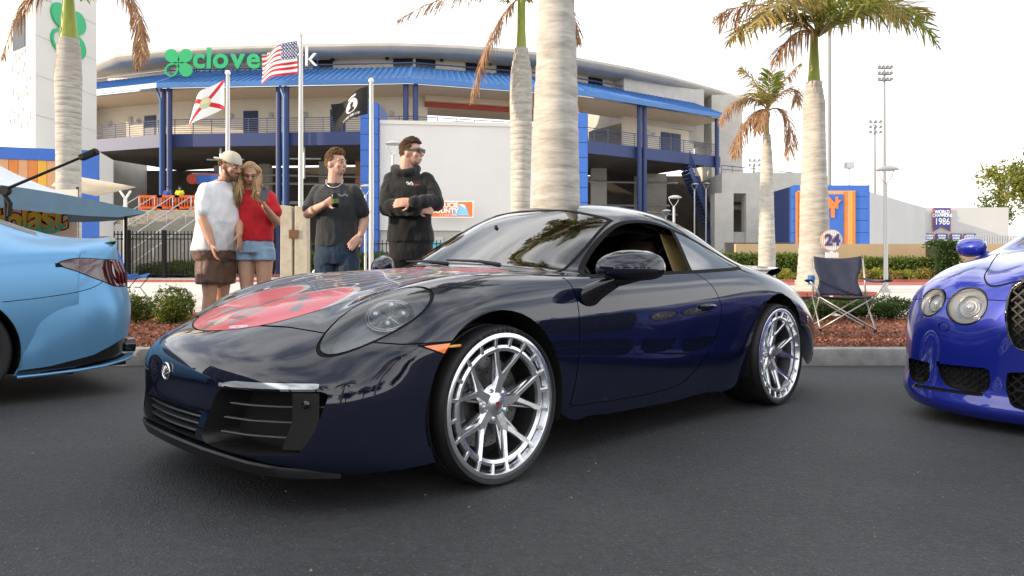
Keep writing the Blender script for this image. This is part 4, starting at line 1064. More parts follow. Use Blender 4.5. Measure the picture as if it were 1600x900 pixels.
def frond(cp, kind, wid, parent, seed):
    g = random.Random(seed); n = 40
    # quadratic/cubic Bezier
    pts = []
    for i in range(n+1):
        t = i/n; q = list(cp)
        while len(q) > 1: q = [a.lerp(b_, t) for a, b_ in zip(q[:-1], q[1:])]
        pts.append(q[0])
    L_ = sum((pts[i+1]-pts[i]).length for i in range(n))
    mk = {'g': 'frond_green', 'o': 'frond_olive', 'd': 'frond_dead'}[kind]
    fr = MB(); fr.tube(pts[::4], [max(.005, .028*(1-i/11)) for i in range(len(pts[::4]))], 5)
    ob = fr.build('frond', M['rachis_dead'] if kind == 'd' else M['rachis'], parent, smooth='all')
    lf = MB(); cnt = int(L_*(26 if kind != 'd' else 52))
    for i in range(cnt):
        t = .10+.89*i/cnt; k = min(n-1, int(t*n)); u = t*n-k; p = pts[k].lerp(pts[k+1], u); d = (pts[k+1]-pts[k]).normalized()
        side = d.cross(Vector((0, 0, 1)))
        if side.length < .2: side = Vector((1, 0, 0))
        side.normalize(); up = side.cross(d)
        ln = wid*(.45+.75*sin(pi*min(1, t*1.02))**.7)*(.75+.5*g.random())
        if t > .85: ln *= .55+.45*(1-t)/.15
        for sg in (-1, 1):
            for lay in ((0,) if kind == 'd' else (0, 1)):
                if g.random() < .22: continue
                a = g.uniform(-.3, .35)+(.25 if lay else -.12)
                dirv = (side*sg*(.75 if kind != 'd' else .38)+d*(.55+.25*g.random())+up*a).normalized()
                droop = Vector((0, 0, -1))*(.55 if kind == 'g' else .8 if kind == 'o' else 1.5)*g.uniform(.6, 1.3)
                w = .013*g.uniform(.7, 1.2)*(1 if kind != 'd' else .75)*(1+wid)
                m1 = p+dirv*ln*.45+droop*ln*.08; m2 = p+dirv*ln*.8+droop*ln*.30; m3 = p+dirv*ln*(.95 if kind != 'd' else .8)+droop*ln*.55
                nr = dirv.cross(up)
                if nr.length < .05: nr = d.copy()
                nr.normalize(); nr = (nr+up*g.uniform(-.5, .5)).normalized()
                lf.add([p-nr*w*.5, p+nr*w*.5, m1+nr*w, m1-nr*w, m2+nr*w*.75, m2-nr*w*.75, m3], [(0,1,2,3), (3,2,4,5), (5,4,6)])
    o = lf.build('leaflets', M[mk], ob, fix=False); o['kind'] = 'stuff'
def crown(top, n, L_, seed, kinds='goo', wid=.42, el=(-.3, 1.2), az0=0):
    """full head of fronds around a point, for palms without individually read fronds"""
    g = random.Random(seed); out = []; top = Vector(top)
    for i in range(n):
        a = az0+2*pi*i/n+g.uniform(-.2, .2); e = el[0]+(el[1]-el[0])*((i*7) % n)/n; l = L_*g.uniform(.85, 1.1)
        h = Vector((cos(a), sin(a), 0)); p1 = top+h*l*.35*cos(e)+Vector((0, 0, l*.42*sin(e)+.15)); p2 = top+h*l*.8*max(.45, cos(e))+Vector((0, 0, l*.5*sin(e))); p3 = top+h*l*max(.6, cos(e))+Vector((0, 0, l*(.45*sin(e)-.35)))
        out.append(([top, p1, p2, p3], kinds[i % len(kinds)] if e > -.1 else 'd', wid))
    return out
def zz(py, D, base): return PZ(py, D)-base

# left palm by the tower
D = 15.6; bz = .17; bx = PX(107, D)
palm((bx, D, bz), [(0,.30),(.4,.26),(1.6,.235),(zz(200,D,bz),.245),(zz(120,D,bz),.262),(zz(85,D,bz),.235),(zz(68,D,bz),.20)], (zz(68,D,bz), zz(-20,D,bz), .185, .10),
     [([P(108,-14,D), P(75,-40,D), P(25,-5,D-.2), P(3,95,D-.4)], 'd', .30), ([P(110,-16,D), P(190,-60,D), P(240,10,D-.3), P(214,108,D-.5)], 'd', .34),
      ([P(109,-18,D), P(130,-70,D+.3), P(190,-70,D+.6), P(228,-8,D+.8)], 'd', .36)] + crown(P(109,-30,D), 9, 2.2, 3, 'goo', .40, (.75, 1.4)),
     'royal palm standing between the white tower and the blue tent canopy', seed=1)
# middle palm behind the big trunk
D = 17.0; bz = .18; bx = PX(813, D)
palm((bx, D, bz), [(0,.28),(.5,.26),(2.0,.225),(zz(250,D,bz),.24),(zz(160,D,bz),.268),(zz(115,D,bz),.245),(zz(85,D,bz),.16)], (zz(85,D,bz), zz(-10,D,bz), .125, .09),
     [([P(816,-6,D), P(785,10,D-.3), P(752,75,D-.5), P(737,160,D-.6)], 'd', .32), ([P(816,-8,D), P(760,-30,D), P(690,-10,D-.2), P(618,34,D-.3)], 'd', .36), ([P(818,-8,D), P(870,-30,D+.4), P(905,20,D+.5), P(904,70,D+.6)], 'd', .30)]
     + crown(P(818,-22,D), 9, 2.3, 5, 'goo', .40, (.75, 1.4)), 'royal palm with a hanging dead frond in front of the white building block', seed=2, lean=(.004, 0))
# big near trunk
D = 8.7; bz = .13; bx = PX(869, D)
palm((bx, D, bz), [(0,.33),(.3,.30),(1.0,.288),(2.2,.275),(3.0,.25),(4.2,.20),(5.6,.185),(6.4,.16)], (6.4, 7.6, .15, .10),
     crown((bx, D, bz+7.7), 12, 2.6, 8, 'goo', .46, (.45, 1.35)), 'thick pale royal palm trunk rising right behind the dark coupe roof', seed=3, ring=.24)
# right palm with full crown
D = 12.4; bz = .45; bx = PX(1272, D)
palm((bx, D, bz), [(0,.33),(.25,.27),(.8,.245),(1.6,.225),(zz(280,D,bz),.205),(zz(215,D,bz),.185),(zz(165,D,bz),.18),(zz(135,D,bz),.125)], (zz(135,D,bz), zz(50,D,bz), .105, .062),
     [([P(1278,56,D), P(1240,0,D-.2), P(1160,-5,D-.3), P(1114,28,D-.5)], 'd', .44), ([P(1276,58,D), P(1230,10,D), P(1170,20,D-.5), P(1138,68,D-.6)], 'o', .44),
      ([P(1276,60,D), P(1255,30,D-.3), P(1230,60,D-.5), P(1206,94,D-.6)], 'd', .36), ([P(1279,56,D), P(1340,-15,D-.2), P(1430,0,D-.4), P(1468,76,D-.6)], 'g', .42),
      ([P(1279,56,D), P(1330,20,D+.3), P(1400,-10,D+.6), P(1452,30,D+.8)], 'o', .42), ([P(1278,54,D), P(1300,-20,D-.4), P(1370,-30,D-.9), P(1420,40,D-1.2)], 'o', .42),
      ([P(1278,54,D), P(1270,-40,D), P(1230,-50,D+.6), P(1160,10,D+1)], 'g', .42), ([P(1278,54,D), P(1285,-30,D+.6), P(1320,-50,D+1.4), P(1390,20,D+2)], 'g', .42),
      ([P(1278,54,D), P(1265,-10,D-.5), P(1225,-20,D-1.1), P(1180,40,D-1.5)], 'o', .46), ([P(1278,54,D), P(1280,-40,D-.2), P(1300,-70,D-.4), P(1340,-40,D-.6)], 'g', .42),
      ([P(1278,54,D), P(1276,-40,D+.2), P(1260,-70,D+.4), P(1215,-45,D+.6)], 'g', .42), ([P(1279,56,D), P(1300,20,D-.5), P(1330,0,D-1.0), P(1370,10,D-1.5)], 'g', .40)],
     'royal palm with full crown rising behind the empty folding chair', seed=4)
# small palm with browned fronds
D = 21; bz = .2; bx = PX(1198, D)
palm((bx, D, bz), [(0,.26),(.3,.245),(1.2,.235),(2.4,.20),(zz(270,D,bz),.18),(zz(215,D,bz),.11)], (zz(215,D,bz), zz(172,D,bz), .085, .06),
     [([P(1199,172,D), P(1185,148,D-.2), P(1145,140,D-.3), P(1126,192,D-.5)], 'd', .40), ([P(1199,172,D), P(1180,165,D-.5), P(1152,195,D-.7), P(1146,246,D-.8)], 'd', .38),
      ([P(1201,172,D), P(1225,160,D-.4), P(1245,185,D-.5), P(1230,250,D-.6)], 'd', .40), ([P(1200,170,D), P(1222,135,D-.2), P(1250,125,D-.3), P(1243,160,D-.4)], 'd', .42),
      ([P(1200,170,D), P(1190,140,D), P(1175,118,D+.1), P(1156,106,D+.2)], 'o', .55), ([P(1200,170,D), P(1212,140,D), P(1230,115,D+.2), P(1252,98,D+.3)], 'd', .36),
      ([P(1200,170,D), P(1201,150,D), P(1205,125,D), P(1208,112,D)], 'g', .5), ([P(1200,170,D), P(1194,150,D-.3), P(1185,140,D-.6), P(1170,150,D-.9)], 'o', .45), ([P(1200,170,D), P(1196,165,D-.5), P(1188,180,D-.8), P(1183,205,D-.9)], 'd', .34)],
     'small royal palm with browned drooping fronds by the stadium wing', seed=5)

# trees at the far right behind the white building
def tree(name, base, h, rx, rz, m, label, n, size, seed, group=None, cat='tree'):
    o = empty(name, base, 0, label, cat, group); g = np.random.default_rng(seed); b = MB(); rr = random.Random(seed)
    tips = []
    b.tube([(0,0,0), (rr.uniform(-.2,.2), 0, h*.3), (0,0,h*.55)], [h*.03, h*.024, h*.012], 8)
    for q in range(9):
        a = q*2.4+rr.random(); e = h*(.45+.5*rr.random()); t = Vector((rx*.75*cos(a)*rr.uniform(.5, 1), rx*.75*sin(a)*rr.uniform(.5, 1), e)); tips.append(t)
        b.tube([(0,0,h*(.2+.3*rr.random())), t*.5+Vector((0,0,h*.2)), t], [h*.013, h*.008, h*.004], 6)
    b.build('trunk', M['bark'], o, smooth='all')
    tp = np.array([list(t) for t in tips]+[[rr.uniform(-rx,rx)*.6, rr.uniform(-rx,rx)*.6, h*rr.uniform(.5, .98)] for _ in range(14)])
    def fn(rng, k):
        i = rng.integers(0, len(tp), k); d = rng.normal(size=(k, 3)); d /= np.linalg.norm(d, axis=1, keepdims=True)
        return tp[i]+d*(rng.random((k, 1))**.45)*np.array([rx*.36, rx*.36, rz*.26])*(.6+.6*((i[:, None]*37) % 10)/10)
    link_mesh('crown', leaf_mesh('crown', g, n, fn, size, m), [], o); return o
M['leaf_tree'] = leaf_mat('leaf_tree', (.09,.12,.015), (.26,.26,.04), (.16,.18,.025))
M['bark'] = mat('bark', (.13,.10,.075), .9, noise=.3, nscale=6, bump=.6, bscale=20)
tree('leafy_tree', (PX(1556, 75), 75, .3), 11.0, 2.3, 5, M['leaf_yellow'], 'pale sparse tree rising behind the far white building', 2600, .34, 61)
tree('leafy_tree', (PX(1612, 66), 66, .3), 12, 2.6, 6, M['leaf_tree'], 'dense green tree at the end of the far white building', 5500, .34, 62)
# ------------------------------------------------------------------ stadium
M['cream'] = mat('cream_wall', (.70,.64,.54), .85, noise=.06, nscale=.6)
M['cream2'] = mat('pale_concrete_wall', (.52,.50,.46), .85, noise=.12, nscale=.8)
M['blue_roof'] = mat('blue_roof', (.065,.19,.46), .4, .1, noise=.08, nscale=1)
M['blue_steel'] = mat('blue_steel', (.035,.055,.16), .5)
M['blue_tile'] = mat('blue_tile', (.035,.13,.48), .4, noise=.08, nscale=1.2)
M['void_shade'] = mat('concourse_shade', (.085,.075,.065), .9, noise=.35, nscale=.4)  # shade under the deck and in the bays, put into the wall colour
M['grey_wall'] = mat('grey_wall', (.66,.65,.63), .85, noise=.035, nscale=.25)
M['white_wall'] = mat('white_wall', (.68,.66,.62), .8, noise=.03, nscale=.3)
M['door_blue'] = mat('door_blue', (.025,.04,.10), .45)
M['rail'] = mat('rail_steel', (.10,.12,.20), .5)
M['galv'] = mat('galvanised', (.50,.51,.52), .45, .7)
M['white_metal'] = mat('white_metal', (.75,.75,.74), .4)
M['sign_green'] = mat('sign_green', (.035,.42,.17), .4)
M['sign_white'] = mat('sign_white', (.85,.85,.85), .4)
M['orange'] = mat('orange_panel', (.62,.20,.045), .6, noise=.08, nscale=2)
M['amber_panel'] = mat('amber_panel', (.70,.38,.05), .6, noise=.06, nscale=2)
M['tan_panel'] = mat('tan_panel', (.60,.32,.16), .6, noise=.06, nscale=2)
M['tan_wall'] = mat('tan_wall', (.40,.30,.18), .85, noise=.08, nscale=.6)
M['hall_wall'] = mat('hall_wall', (.50,.50,.50), .85, noise=.05, nscale=.3)
M['glass_dark'] = mat('dark_glass', (.015,.017,.022), .12)
M['soffit'] = mat('soffit', (.62,.50,.38), .8)
M['red_beam'] = mat('red_beam', (.42,.06,.03), .6)

sta = empty('stadium', (0, 55, .3), 0, 'curved ballpark stadium with blue metal canopy roof and blue columns', 'stadium')
OFF = Vector((0, 55, .3))
def sp(name, mb, m, parent=sta, **k):
    mb.v = [tuple(Vector(v)-OFF) for v in mb.v]; return mb.build(name, m, parent, **k)
FA = [(PX(90, 54.8), 54.8), (PX(258, 51.3), 51.3), (PX(640, 50), 50), (PX(905, 53.6), 53.6), (PX(985, 56.3), 56.3), (PX(1125, 61.8), 61.8)]
DECK, BEAM, EAVE, RIDGE = 10.35, 9.45, 13.5, 15.75
def inset(pl, d):
    out = []
    for i, p in enumerate(pl):
        a = Vector(pl[max(0, i-1)]); b_ = Vector(pl[min(len(pl)-1, i+1)]); t = (b_-a).normalized(); out.append((p[0]-t.y*d, p[1]+t.x*d))
    return out
def strip(mb, pl, z0, z1, off=0.0):
    q = inset(pl, off)
    for a, c in zip(q[:-1], q[1:]): mb.add([(a[0],a[1],z0),(c[0],c[1],z0),(c[0],c[1],z1),(a[0],a[1],z1)], [(0,1,2,3)])
def slab(mb, pl, o0, o1, z0, z1):
    a, c = inset(pl, o0), inset(pl, o1)
    for i in range(len(pl)-1):
        v = [(a[i][0],a[i][1],z0),(a[i+1][0],a[i+1][1],z0),(c[i+1][0],c[i+1][1],z0),(c[i][0],c[i][1],z0)]
        mb.add(v+[(x,y,z1) for x,y,_ in v], [(0,3,2,1),(4,5,6,7),(0,1,5,4),(2,3,7,6),(1,2,6,5),(3,0,4,7)])
def along(pl, off=0.0):
    """yield function s->(x,y,tangent) and total length"""
    q = inset(pl, off); L_ = [0]
    for a, c in zip(q[:-1], q[1:]): L_.append(L_[-1]+hypot(c[0]-a[0], c[1]-a[1]))
    def f(s):
        i = max(0, min(len(q)-2, int(np.searchsorted(L_, s))-1)); u = (s-L_[i])/(L_[i+1]-L_[i]); a, c = Vector(q[i]), Vector(q[i+1]); p = a.lerp(c, u); return p.x, p.y, (c-a).normalized()
    return f, L_
# deck, beam, soffit
b = MB(); slab(b, FA, 0, 6, DECK-.12, DECK); sp('deck', b, M['cream2'])
b = MB(); slab(b, FA, -.05, .25, BEAM, DECK+.02); sp('deck_beam', b, M['blue_steel'])
b = MB(); slab(b, FA, .25, 12, BEAM+.3, BEAM+.45); sp('deck_underside', b, M['void_shade'])
b = MB(); slab(b, FA, -.2, 4.0, EAVE-.02, EAVE+.08); sp('soffit', b, M['soffit'])
# concourse wall, left of the open bay and right of it
def wall_px(px0, px1, off, z0, z1, m, name, thick=.3):
    q = inset(FA, off); xs = [p[0] for p in q]; ys = [p[1] for p in q]
    def hit(px):
        k = (px-800)/FPX
        for a, c in zip(q[:-1], q[1:]):
            # a + u (c-a), x = k*y
            den = (c[0]-a[0])-k*(c[1]-a[1])
            if abs(den) < 1e-9: continue
            u = (k*a[1]-a[0])/den
            if -1e-6 <= u <= 1+1e-6: return (a[0]+u*(c[0]-a[0]), a[1]+u*(c[1]-a[1]))
        return q[0] if px < 600 else q[-1]
    p0, p1 = hit(px0), hit(px1); pl = [p0]+[p for p in q if p0[0]+.01 < p[0] < p1[0]-.01]+[p1]
    b = MB(); slab(b, pl, 0, thick, z0, z1); return sp(name, b, m)
wall_px(140, 668, 3.0, DECK, EAVE, M['cream'], 'concourse_wall')
wall_px(975, 1122, 3.0, DECK, EAVE, M['cream'], 'concourse_wall')
wall_px(665, 905, 2.6, EAVE-.75, EAVE-.45, M['red_beam'], 'red_lintel', .4)
wall_px(665, 905, 2.2, EAVE-.45, EAVE-.03, M['soffit'], 'bay_ceiling', 5)
wall_px(920, 980, 8.0, DECK, EAVE, M['cream2'], 'bay_end_wall')
# doors and wall lamps on the concourse
def on_wall(px, off):
    q = inset(FA, off); k = (px-800)/FPX
    for a, c in zip(q[:-1], q[1:]):
        den = (c[0]-a[0])-k*(c[1]-a[1]); u = (k*a[1]-a[0])/den
        if -1e-6 <= u <= 1+1e-6: t = (Vector(c)-Vector(a)).normalized(); return Vector((a[0]+u*(c[0]-a[0]), a[1]+u*(c[1]-a[1]), 0)), t
    return Vector((q[-1][0], q[-1][1], 0)), Vector((1, 0))
def face_box(px, off, w, z0, z1, out=.06, dep=.1):
    p, t = on_wall(px, off); b = MB(); n = Vector((t.y, -t.x, 0)); t3 = Vector((t.x, t.y, 0)); p = p+n*out
    b.add([p-t3*w/2+Vector((0,0,z0)), p+t3*w/2+Vector((0,0,z0)), p+t3*w/2+Vector((0,0,z1)), p-t3*w/2+Vector((0,0,z1)), p-t3*w/2-n*dep+Vector((0,0,z0)), p+t3*w/2-n*dep+Vector((0,0,z0)), p+t3*w/2-n*dep+Vector((0,0,z1)), p-t3*w/2-n*dep+Vector((0,0,z1))],
          [(0,1,2,3),(5,4,7,6),(1,5,6,2),(4,0,3,7),(3,2,6,7),(4,5,1,0)]); return b
for px in (235, 392, 528, 1040, 1056):
    sp('door_frame', face_box(px, 3.0, 1.15, DECK, DECK+2.25, .04), M['blue_steel']); d = sp('door', face_box(px, 3.0, .95, DECK, DECK+2.12, .07), M['door_blue'])
for px in (173, 217, 300, 362, 424, 478, 612, 1020, 1085):
    p, t = on_wall(px, 3.0); n = Vector((t.y, -t.x, 0)); c = p+n*.1+Vector((0,0,DECK+1.9)); b = MB(); b.lathe([(0,.0),(.16,.0),(.2,.06),(.2,.14)], 14, c=c-Vector((0,.1,0)), axis='y'); b.ball(c-Vector((0,.1,0)), .12); o = sp('wall_lamp', b, M['galv'], smooth=True)
for px in (204, 598, 1012): sp('utility_box', face_box(px, 3.0, .35, DECK+1.7, DECK+2.3, .12), M['cream2'])
# railing
f, L_ = along(FA, .1); tot = L_[-1]
for k in range(7):
    z = DECK+.12+k*.155; b = MB(); pts = [(x, y, z) for x, y in inset(FA, .1)]; b.tube(pts, .022 if k < 6 else .032, 5); sp('rail', b, M['rail'])
pb = MB(); pb.tube([(0,0,0),(0,0,1.1)], .03, 5); pme = pb.mesh('rail_post'); pme.materials.append(M['rail'])
s = .3
while s < tot:
    x, y, t = f(s); share('rail_post', pme, sta, Vector((x, y, DECK))-OFF); s += 1.35
# columns
for px, D in ((257.5, 51.2), (267.5, 51.1), (437, 50.6), (449.5, 50.5), (635, 49.95), (650, 49.95), (998, 56.6), (1006, 57.0), (1119, 61.5)):
    b = MB(); b.tube([(PX(px, D), D-.25, .3), (PX(px, D), D-.25, EAVE)], .19, 12); b.tube([(PX(px, D), D-.25, .3), (PX(px, D), D-.25, .7)], .25, 12); sp('column', b, M['blue_steel'], smooth=True)
b = MB(); b.tube([(PX(246,51.2),51.0,EAVE+.1),(PX(249,51.1),50.9,EAVE-.3),(PX(254,51.1),50.8,EAVE-.8),(PX(254,51.1),50.8,.4)], .08, 8); sp('downpipe', b, M['blue_roof'], smooth=True)
b = MB(); b.tube([(PX(440,50.5),50.1,EAVE+.1),(PX(443,50.5),50.0,EAVE-.3),(PX(447,50.4),49.9,EAVE-.8),(PX(447,50.4),49.9,.4)], .08, 8); sp('downpipe', b, M['blue_roof'], smooth=True)
# canopy roof of single standing seam panels
FR = inset(FA, -.9); BK = inset(FA, 3.4)
roof = empty('canopy_roof', (0, 0, 0), parent=sta)
for i in range(len(FA)-1):
    a0, a1, c0, c1 = Vector((*FR[i], EAVE+.28)), Vector((*FR[i+1], EAVE+.28)), Vector((*BK[i], RIDGE)), Vector((*BK[i+1], RIDGE))
    n = max(4, int((a1-a0).length/.46))
    for k in range(n):
        u0, u1 = k/n, (k+1)/n; p = [a0.lerp(a1, u0), a0.lerp(a1, u1), c0.lerp(c1, u1), c0.lerp(c1, u0)]
        b = MB(); nrm = (p[1]-p[0]).cross(p[3]-p[0]).normalized(); t = (p[1]-p[0]).normalized()
        q = [p[0]+t*.05, p[1]-t*.0, p[2]-t*.0, p[3]+t*.05]
        b.add([x-nrm*.02 for x in q]+q, [(0,1,2,3),(4,5,6,7),(0,1,5,4),(2,3,7,6)])
        b.add([p[0]-nrm*.02, p[0]+t*.05-nrm*.02, p[3]+t*.05-nrm*.02, p[3]-nrm*.02, p[0]+nrm*.07, p[0]+t*.05+nrm*.07, p[3]+t*.05+nrm*.07, p[3]+nrm*.07], [(4,5,6,7),(0,1,5,4),(1,2,6,5),(3,0,4,7)])
        sp('roof_panel', b, M['blue_roof'], roof)
    b = MB(); b.beam(a0+Vector((0,0,.03)), c0+Vector((0,0,.06)), .16, .10); sp('hip_cap', b, M['blue_roof'], roof)
b = MB(); slab(b, FA, -.95, -.8, EAVE-.05, EAVE+.30); sp('gutter', b, M['blue_roof'], roof)
# upper storey with openings, and the concrete rim above
UP = inset(FA, 4.2)
b = MB(); strip(b, FA, RIDGE-.6, 17.6, 4.4); sp('upper_wall', b, M['cream'])
b = MB(); slab(b, FA, 3.3, 3.42, RIDGE+.25, RIDGE+.33); sp('upper_rail', b, M['blue_steel'])
for px in (505, 630, 665, 742, 790, 930):
    o = sp('upper_window', face_box(px, 4.4, 1.5, RIDGE-.2, RIDGE+.95, .06), M['glass_dark']); 
for px in (215, 262, 520, 605, 690, 765):
    sp('ceiling_speaker', face_box(px, 4.0, .25, RIDGE+.75, RIDGE+1.15, .12, .2), M['matte_black'])
TOP = [(PX(p, d), d) for p, d in ((120,60.5),(150,57.9),(185,55.4),(250,54.3),(330,53.6),(470,52.9),(620,52.6),(720,53.2),(800,54.1),(905,56.4),(980,58.9),(1050,61.9),(1110,65.6),(1165,69.8))]
b = MB(); rows = []
for o_, z in ((6,16.7),(.3,16.65),(0,16.8),(-.12,17.05),(0,17.3),(.4,17.42),(6,17.9)): rows.append([(x, y, z) for x, y in inset(TOP, o_)])
b.grid(rows); sp('roof_rim', b, M['rim_conc'] if 'rim_conc' in M else M['cream2'], smooth=50)
b = MB(); slab(b, [(PX(975,60),60),(PX(1085,64),64)], 0, 6, 13, 16.7); sp('press_box_wall', b, M['cream2'])
b = MB(); b.box(PX(1112,66), PX(1160,66), 66, 72, .3, 16.7); sp('concrete_pier', b, M['cream2'])
b = MB(); b.box(PX(1040,64), PX(1100,64), 64, 72, 12, 16.7); sp('concrete_pier', b, M['cream2'])
b = MB(); b.box(PX(96,66), PX(640,66), 66, 66.4, .3, BEAM+.32); sp('concourse_back_wall', b, M['void_shade'])
b = MB(); b.box(PX(880,70), PX(1150,70), 70, 70.4, .3, BEAM+.32); sp('concourse_back_wall', b, M['void_shade'])
b = MB(); b.box(PX(120,56), PX(128,56), 55.5, 66, .3, EAVE); sp('concourse_end_wall', b, M['cream2'])
# lower concourse: back walls, piers, pipes in the shade
b = MB(); strip(b, FA, .3, BEAM+.3, 13); sp('concourse_back_wall', b, M['void_shade'])
for px, off, w in ((205, 10, 1.2), (345, 11, .9), (415, 11, .9), (515, 10, 1.6), (935, 8, 1.4), (1028, 8, 2.2)):
    p, t = on_wall(px, off); b = MB(); b.box(p.x-w/2, p.x+w/2, p.y-.4, p.y+.4, .3, BEAM+.3); sp('concrete_pier', b, M['cream2'])
for px0, px1, off, z in ((165, 300, 5, 8.6), (155, 260, 6, 6.6), (300, 520, 6, 6.2), (320, 560, 7, 7.8), (940, 1100, 5, 6.0), (930, 1110, 6, 4.4)):
    p0, _ = on_wall(px0, off); p1, _ = on_wall(px1, off); b = MB(); b.tube([(p0.x, p0.y, z), (p1.x, p1.y, z-.3)], .10, 8); sp('ceiling_pipe', b, M['galv'], smooth=True)
for px in (345, 355, 475): 
    p, _ = on_wall(px, .6); b = MB(); b.tube([(p.x,p.y,DECK-.9),(p.x,p.y,7.2)], .1, 8); b.tube([(p.x-1,p.y,8.6),(p.x+1.2,p.y,8.6)], .06, 6); sp('hanger_post', b, M['galv'], smooth=True)
b = MB(); p, t = on_wall(340, .5); b.box(p.x-1.9, p.x+1.9, p.y-.08, p.y+.08, 6.85, 7.55); hs = sp('hanging_sign', b, M['sign_red'] if 'sign_red' in M else M['red_beam'])
b = MB(); b.box(p.x-1.8, p.x+1.8, p.y-.1, p.y-.085, 6.92, 7.48); sp('sign_face', b, M['blue_tile'])
text('sign_text', '12-21', M['sign_white'], Vector((p.x+.5, p.y-.11, 7.2))-OFF, (R(90), 0, 0), sta, size=.42, extrude=.005, bold=.01)
b = MB(); b.lathe([(0,-.14),(.36,-.14),(.36,-.1)], 20, c=(p.x-1.8, p.y, 7.2), axis='y'); sp('sign_roundel', b, M['red_beam'])
b = MB(); b.box(PX(555,60), PX(596,60), 60, 60.1, PZ(310,60), PZ(235,60)); sp('brown_panel', b, M['tan_panel'])
# ballpark sign
sg = empty('roof_sign', parent=sta)
D = 51.6
def leaf4(cx, cy, r, D, m, parent, hollow=-1, th=.18):
    """four rounded petals, one drawn as an outline"""
    for k, (sx, sy) in enumerate(((-1, 1), (1, 1), (-1, -1), (1, -1))):
        pts = []
        c = (sx*r*.53, sy*r*.53); R0 = r*.47
        for q in range(20):
            a = 2*pi*q/20; x, y = c[0]+R0*cos(a), c[1]+R0*sin(a)
            # pull the inner corner to a point
            w = max(0, cos(a-atan2(-sy, -sx)))**3; x += -sx*R0*.38*w; y += -sy*R0*.38*w; pts.append((x, y))
        b = MB()
        if k == hollow:
            ring = [(cx+x, D, cy+y) for x, y in pts]+[(cx+pts[0][0], D, cy+pts[0][1])]
            cxy = c; n = len(pts); vs_ = []
            for x, y in pts: vs_ += [(cx+x, D, cy+y), (cx+c[0]+(x-c[0])*.72, D, cy+c[1]+(y-c[1])*.72), (cx+x, D+th, cy+y), (cx+c[0]+(x-c[0])*.72, D+th, cy+c[1]+(y-c[1])*.72)]
            fs = []
            for i in range(n):
                j = (i+1) % n; fs += [(4*i,4*j,4*j+1,4*i+1),(4*i+2,4*i+3,4*j+3,4*j+2),(4*i,4*i+2,4*j+2,4*j),(4*i+1,4*j+1,4*j+3,4*i+3)]
            b.add(vs_, fs)
        else: b.prism(pts, (cx, D, cy), (1,0,0), (0,0,1), (0,th,0))
        b.v = [tuple(Vector(v)-(OFF if parent is sg else Vector(parent.location))) for v in b.v]
        b.build('sign_petal', m, parent)
leaf4(PX(279, D), PZ(98, D), 1.0, D, M['sign_green'], sg, hollow=2)
def sign_word(txt, px, D, py, size, m, **k):
    o = text('sign_letters', txt, m, Vector((PX(px, D), D, PZ(py, D)))-OFF, (R(90), 0, 0), sg, size=size, extrude=.08, align='LEFT', **k); return o
# each letter is a piece of its own
def letters(txt, px0, D, py, size, m, bold, adv):
    x = PX(px0, D)
    for ch in txt:
        me = text_mesh(ch, size=size, extrude=.08, align='LEFT', bold=bold); xs = [v.co.x for v in me.vertices]; w = max(xs)-min(xs); off = min(xs)
        cu_y = {'l': .20, 'k': .20, 'p': -.11}.get(ch, 0)*size
        zs = [v.co.y for v in me.vertices]; bot = min(zs)+(.22*size if ch == 'p' else 0)
        o = link_mesh('sign_letter', me, m, sg); o.location = Vector((x-off, D, PZ(py, D)-bot))-OFF; o.rotation_euler = (R(90), 0, 0); x += w+adv
    return x
xe = letters('clover', 302, D, 107.5, 2.05, M['sign_green'], .055, .14)
letters('park', 418, 51.4, 103, 2.05, M['sign_white'], -.01, .16)
b = MB(); 
for q in range(12): b.beam((PX(265+q*21, D+.3), D+.3, PZ(112, D)), (PX(265+q*21, D+.3), D+.3, PZ(84, D)), .06)
b.beam((PX(262,D+.3),D+.3,PZ(108,D)), (PX(500,D+.3),D+.3,PZ(103,D)), .07); b.beam((PX(262,D+.3),D+.3,PZ(90,D)), (PX(500,D+.3),D+.3,PZ(86,D)), .07)
b.v = [tuple(Vector(v)-OFF) for v in b.v]; b.build('sign_frame', M['blue_steel'], sg)

# outside stair of the right wing
b = MB(); st0 = Vector((PX(1072,60), 60, 9.2)); st1 = Vector((PX(1112,62), 62, 4.0))
for k in range(20):
    p = st0.lerp(st1, k/19); b.box(p.x-.14, p.x+.20, p.y-1.2, p.y+1.2, p.z-.12, p.z)
sp('stair_step', b, M['blue_steel'])['kind'] = 'stuff'
for oy in (-1.2, 1.2):
    b = MB(); b.beam(st0+Vector((0,oy,-.2)), st1+Vector((0,oy,-.2)), .08, .45)
    for k in range(5): b.tube([st0+Vector((0,oy,.35+.2*k)), st1+Vector((0,oy,.35+.2*k))], .03, 5)
    for k in range(6): p = st0.lerp(st1, k/5); b.tube([p+Vector((0,oy,-.1)), p+Vector((0,oy,1.2))], .035, 5)
    sp('stair_railing', b, M['blue_steel'])
st2 = Vector((PX(1060,61), 61, .5))
b = MB()
for k in range(18):
    p = st1.lerp(st2, k/17); b.box(p.x-.2, p.x+.2, p.y-2.6, p.y-1.3, p.z-.12, p.z)
sp('stair_step', b, M['blue_steel'])['kind'] = 'stuff'
b = MB(); b.beam(st1+Vector((0,-2.6,-.2)), st2+Vector((0,-2.6,-.2)), .08, .4)
for k in range(5): b.tube([st1+Vector((0,-2.6,.3+.2*k)), st2+Vector((0,-2.6,.3+.2*k))], .03, 5)
sp('stair_railing', b, M['blue_steel'])
b = MB(); b.box(PX(1105,62), PX(1138,62), 60.5, 63, 3.7, 4.0); b.box(PX(1105,62), PX(1138,62), 60.5, 60.55, 4.0, 5.1); sp('stair_landing', b, M['blue_steel'])

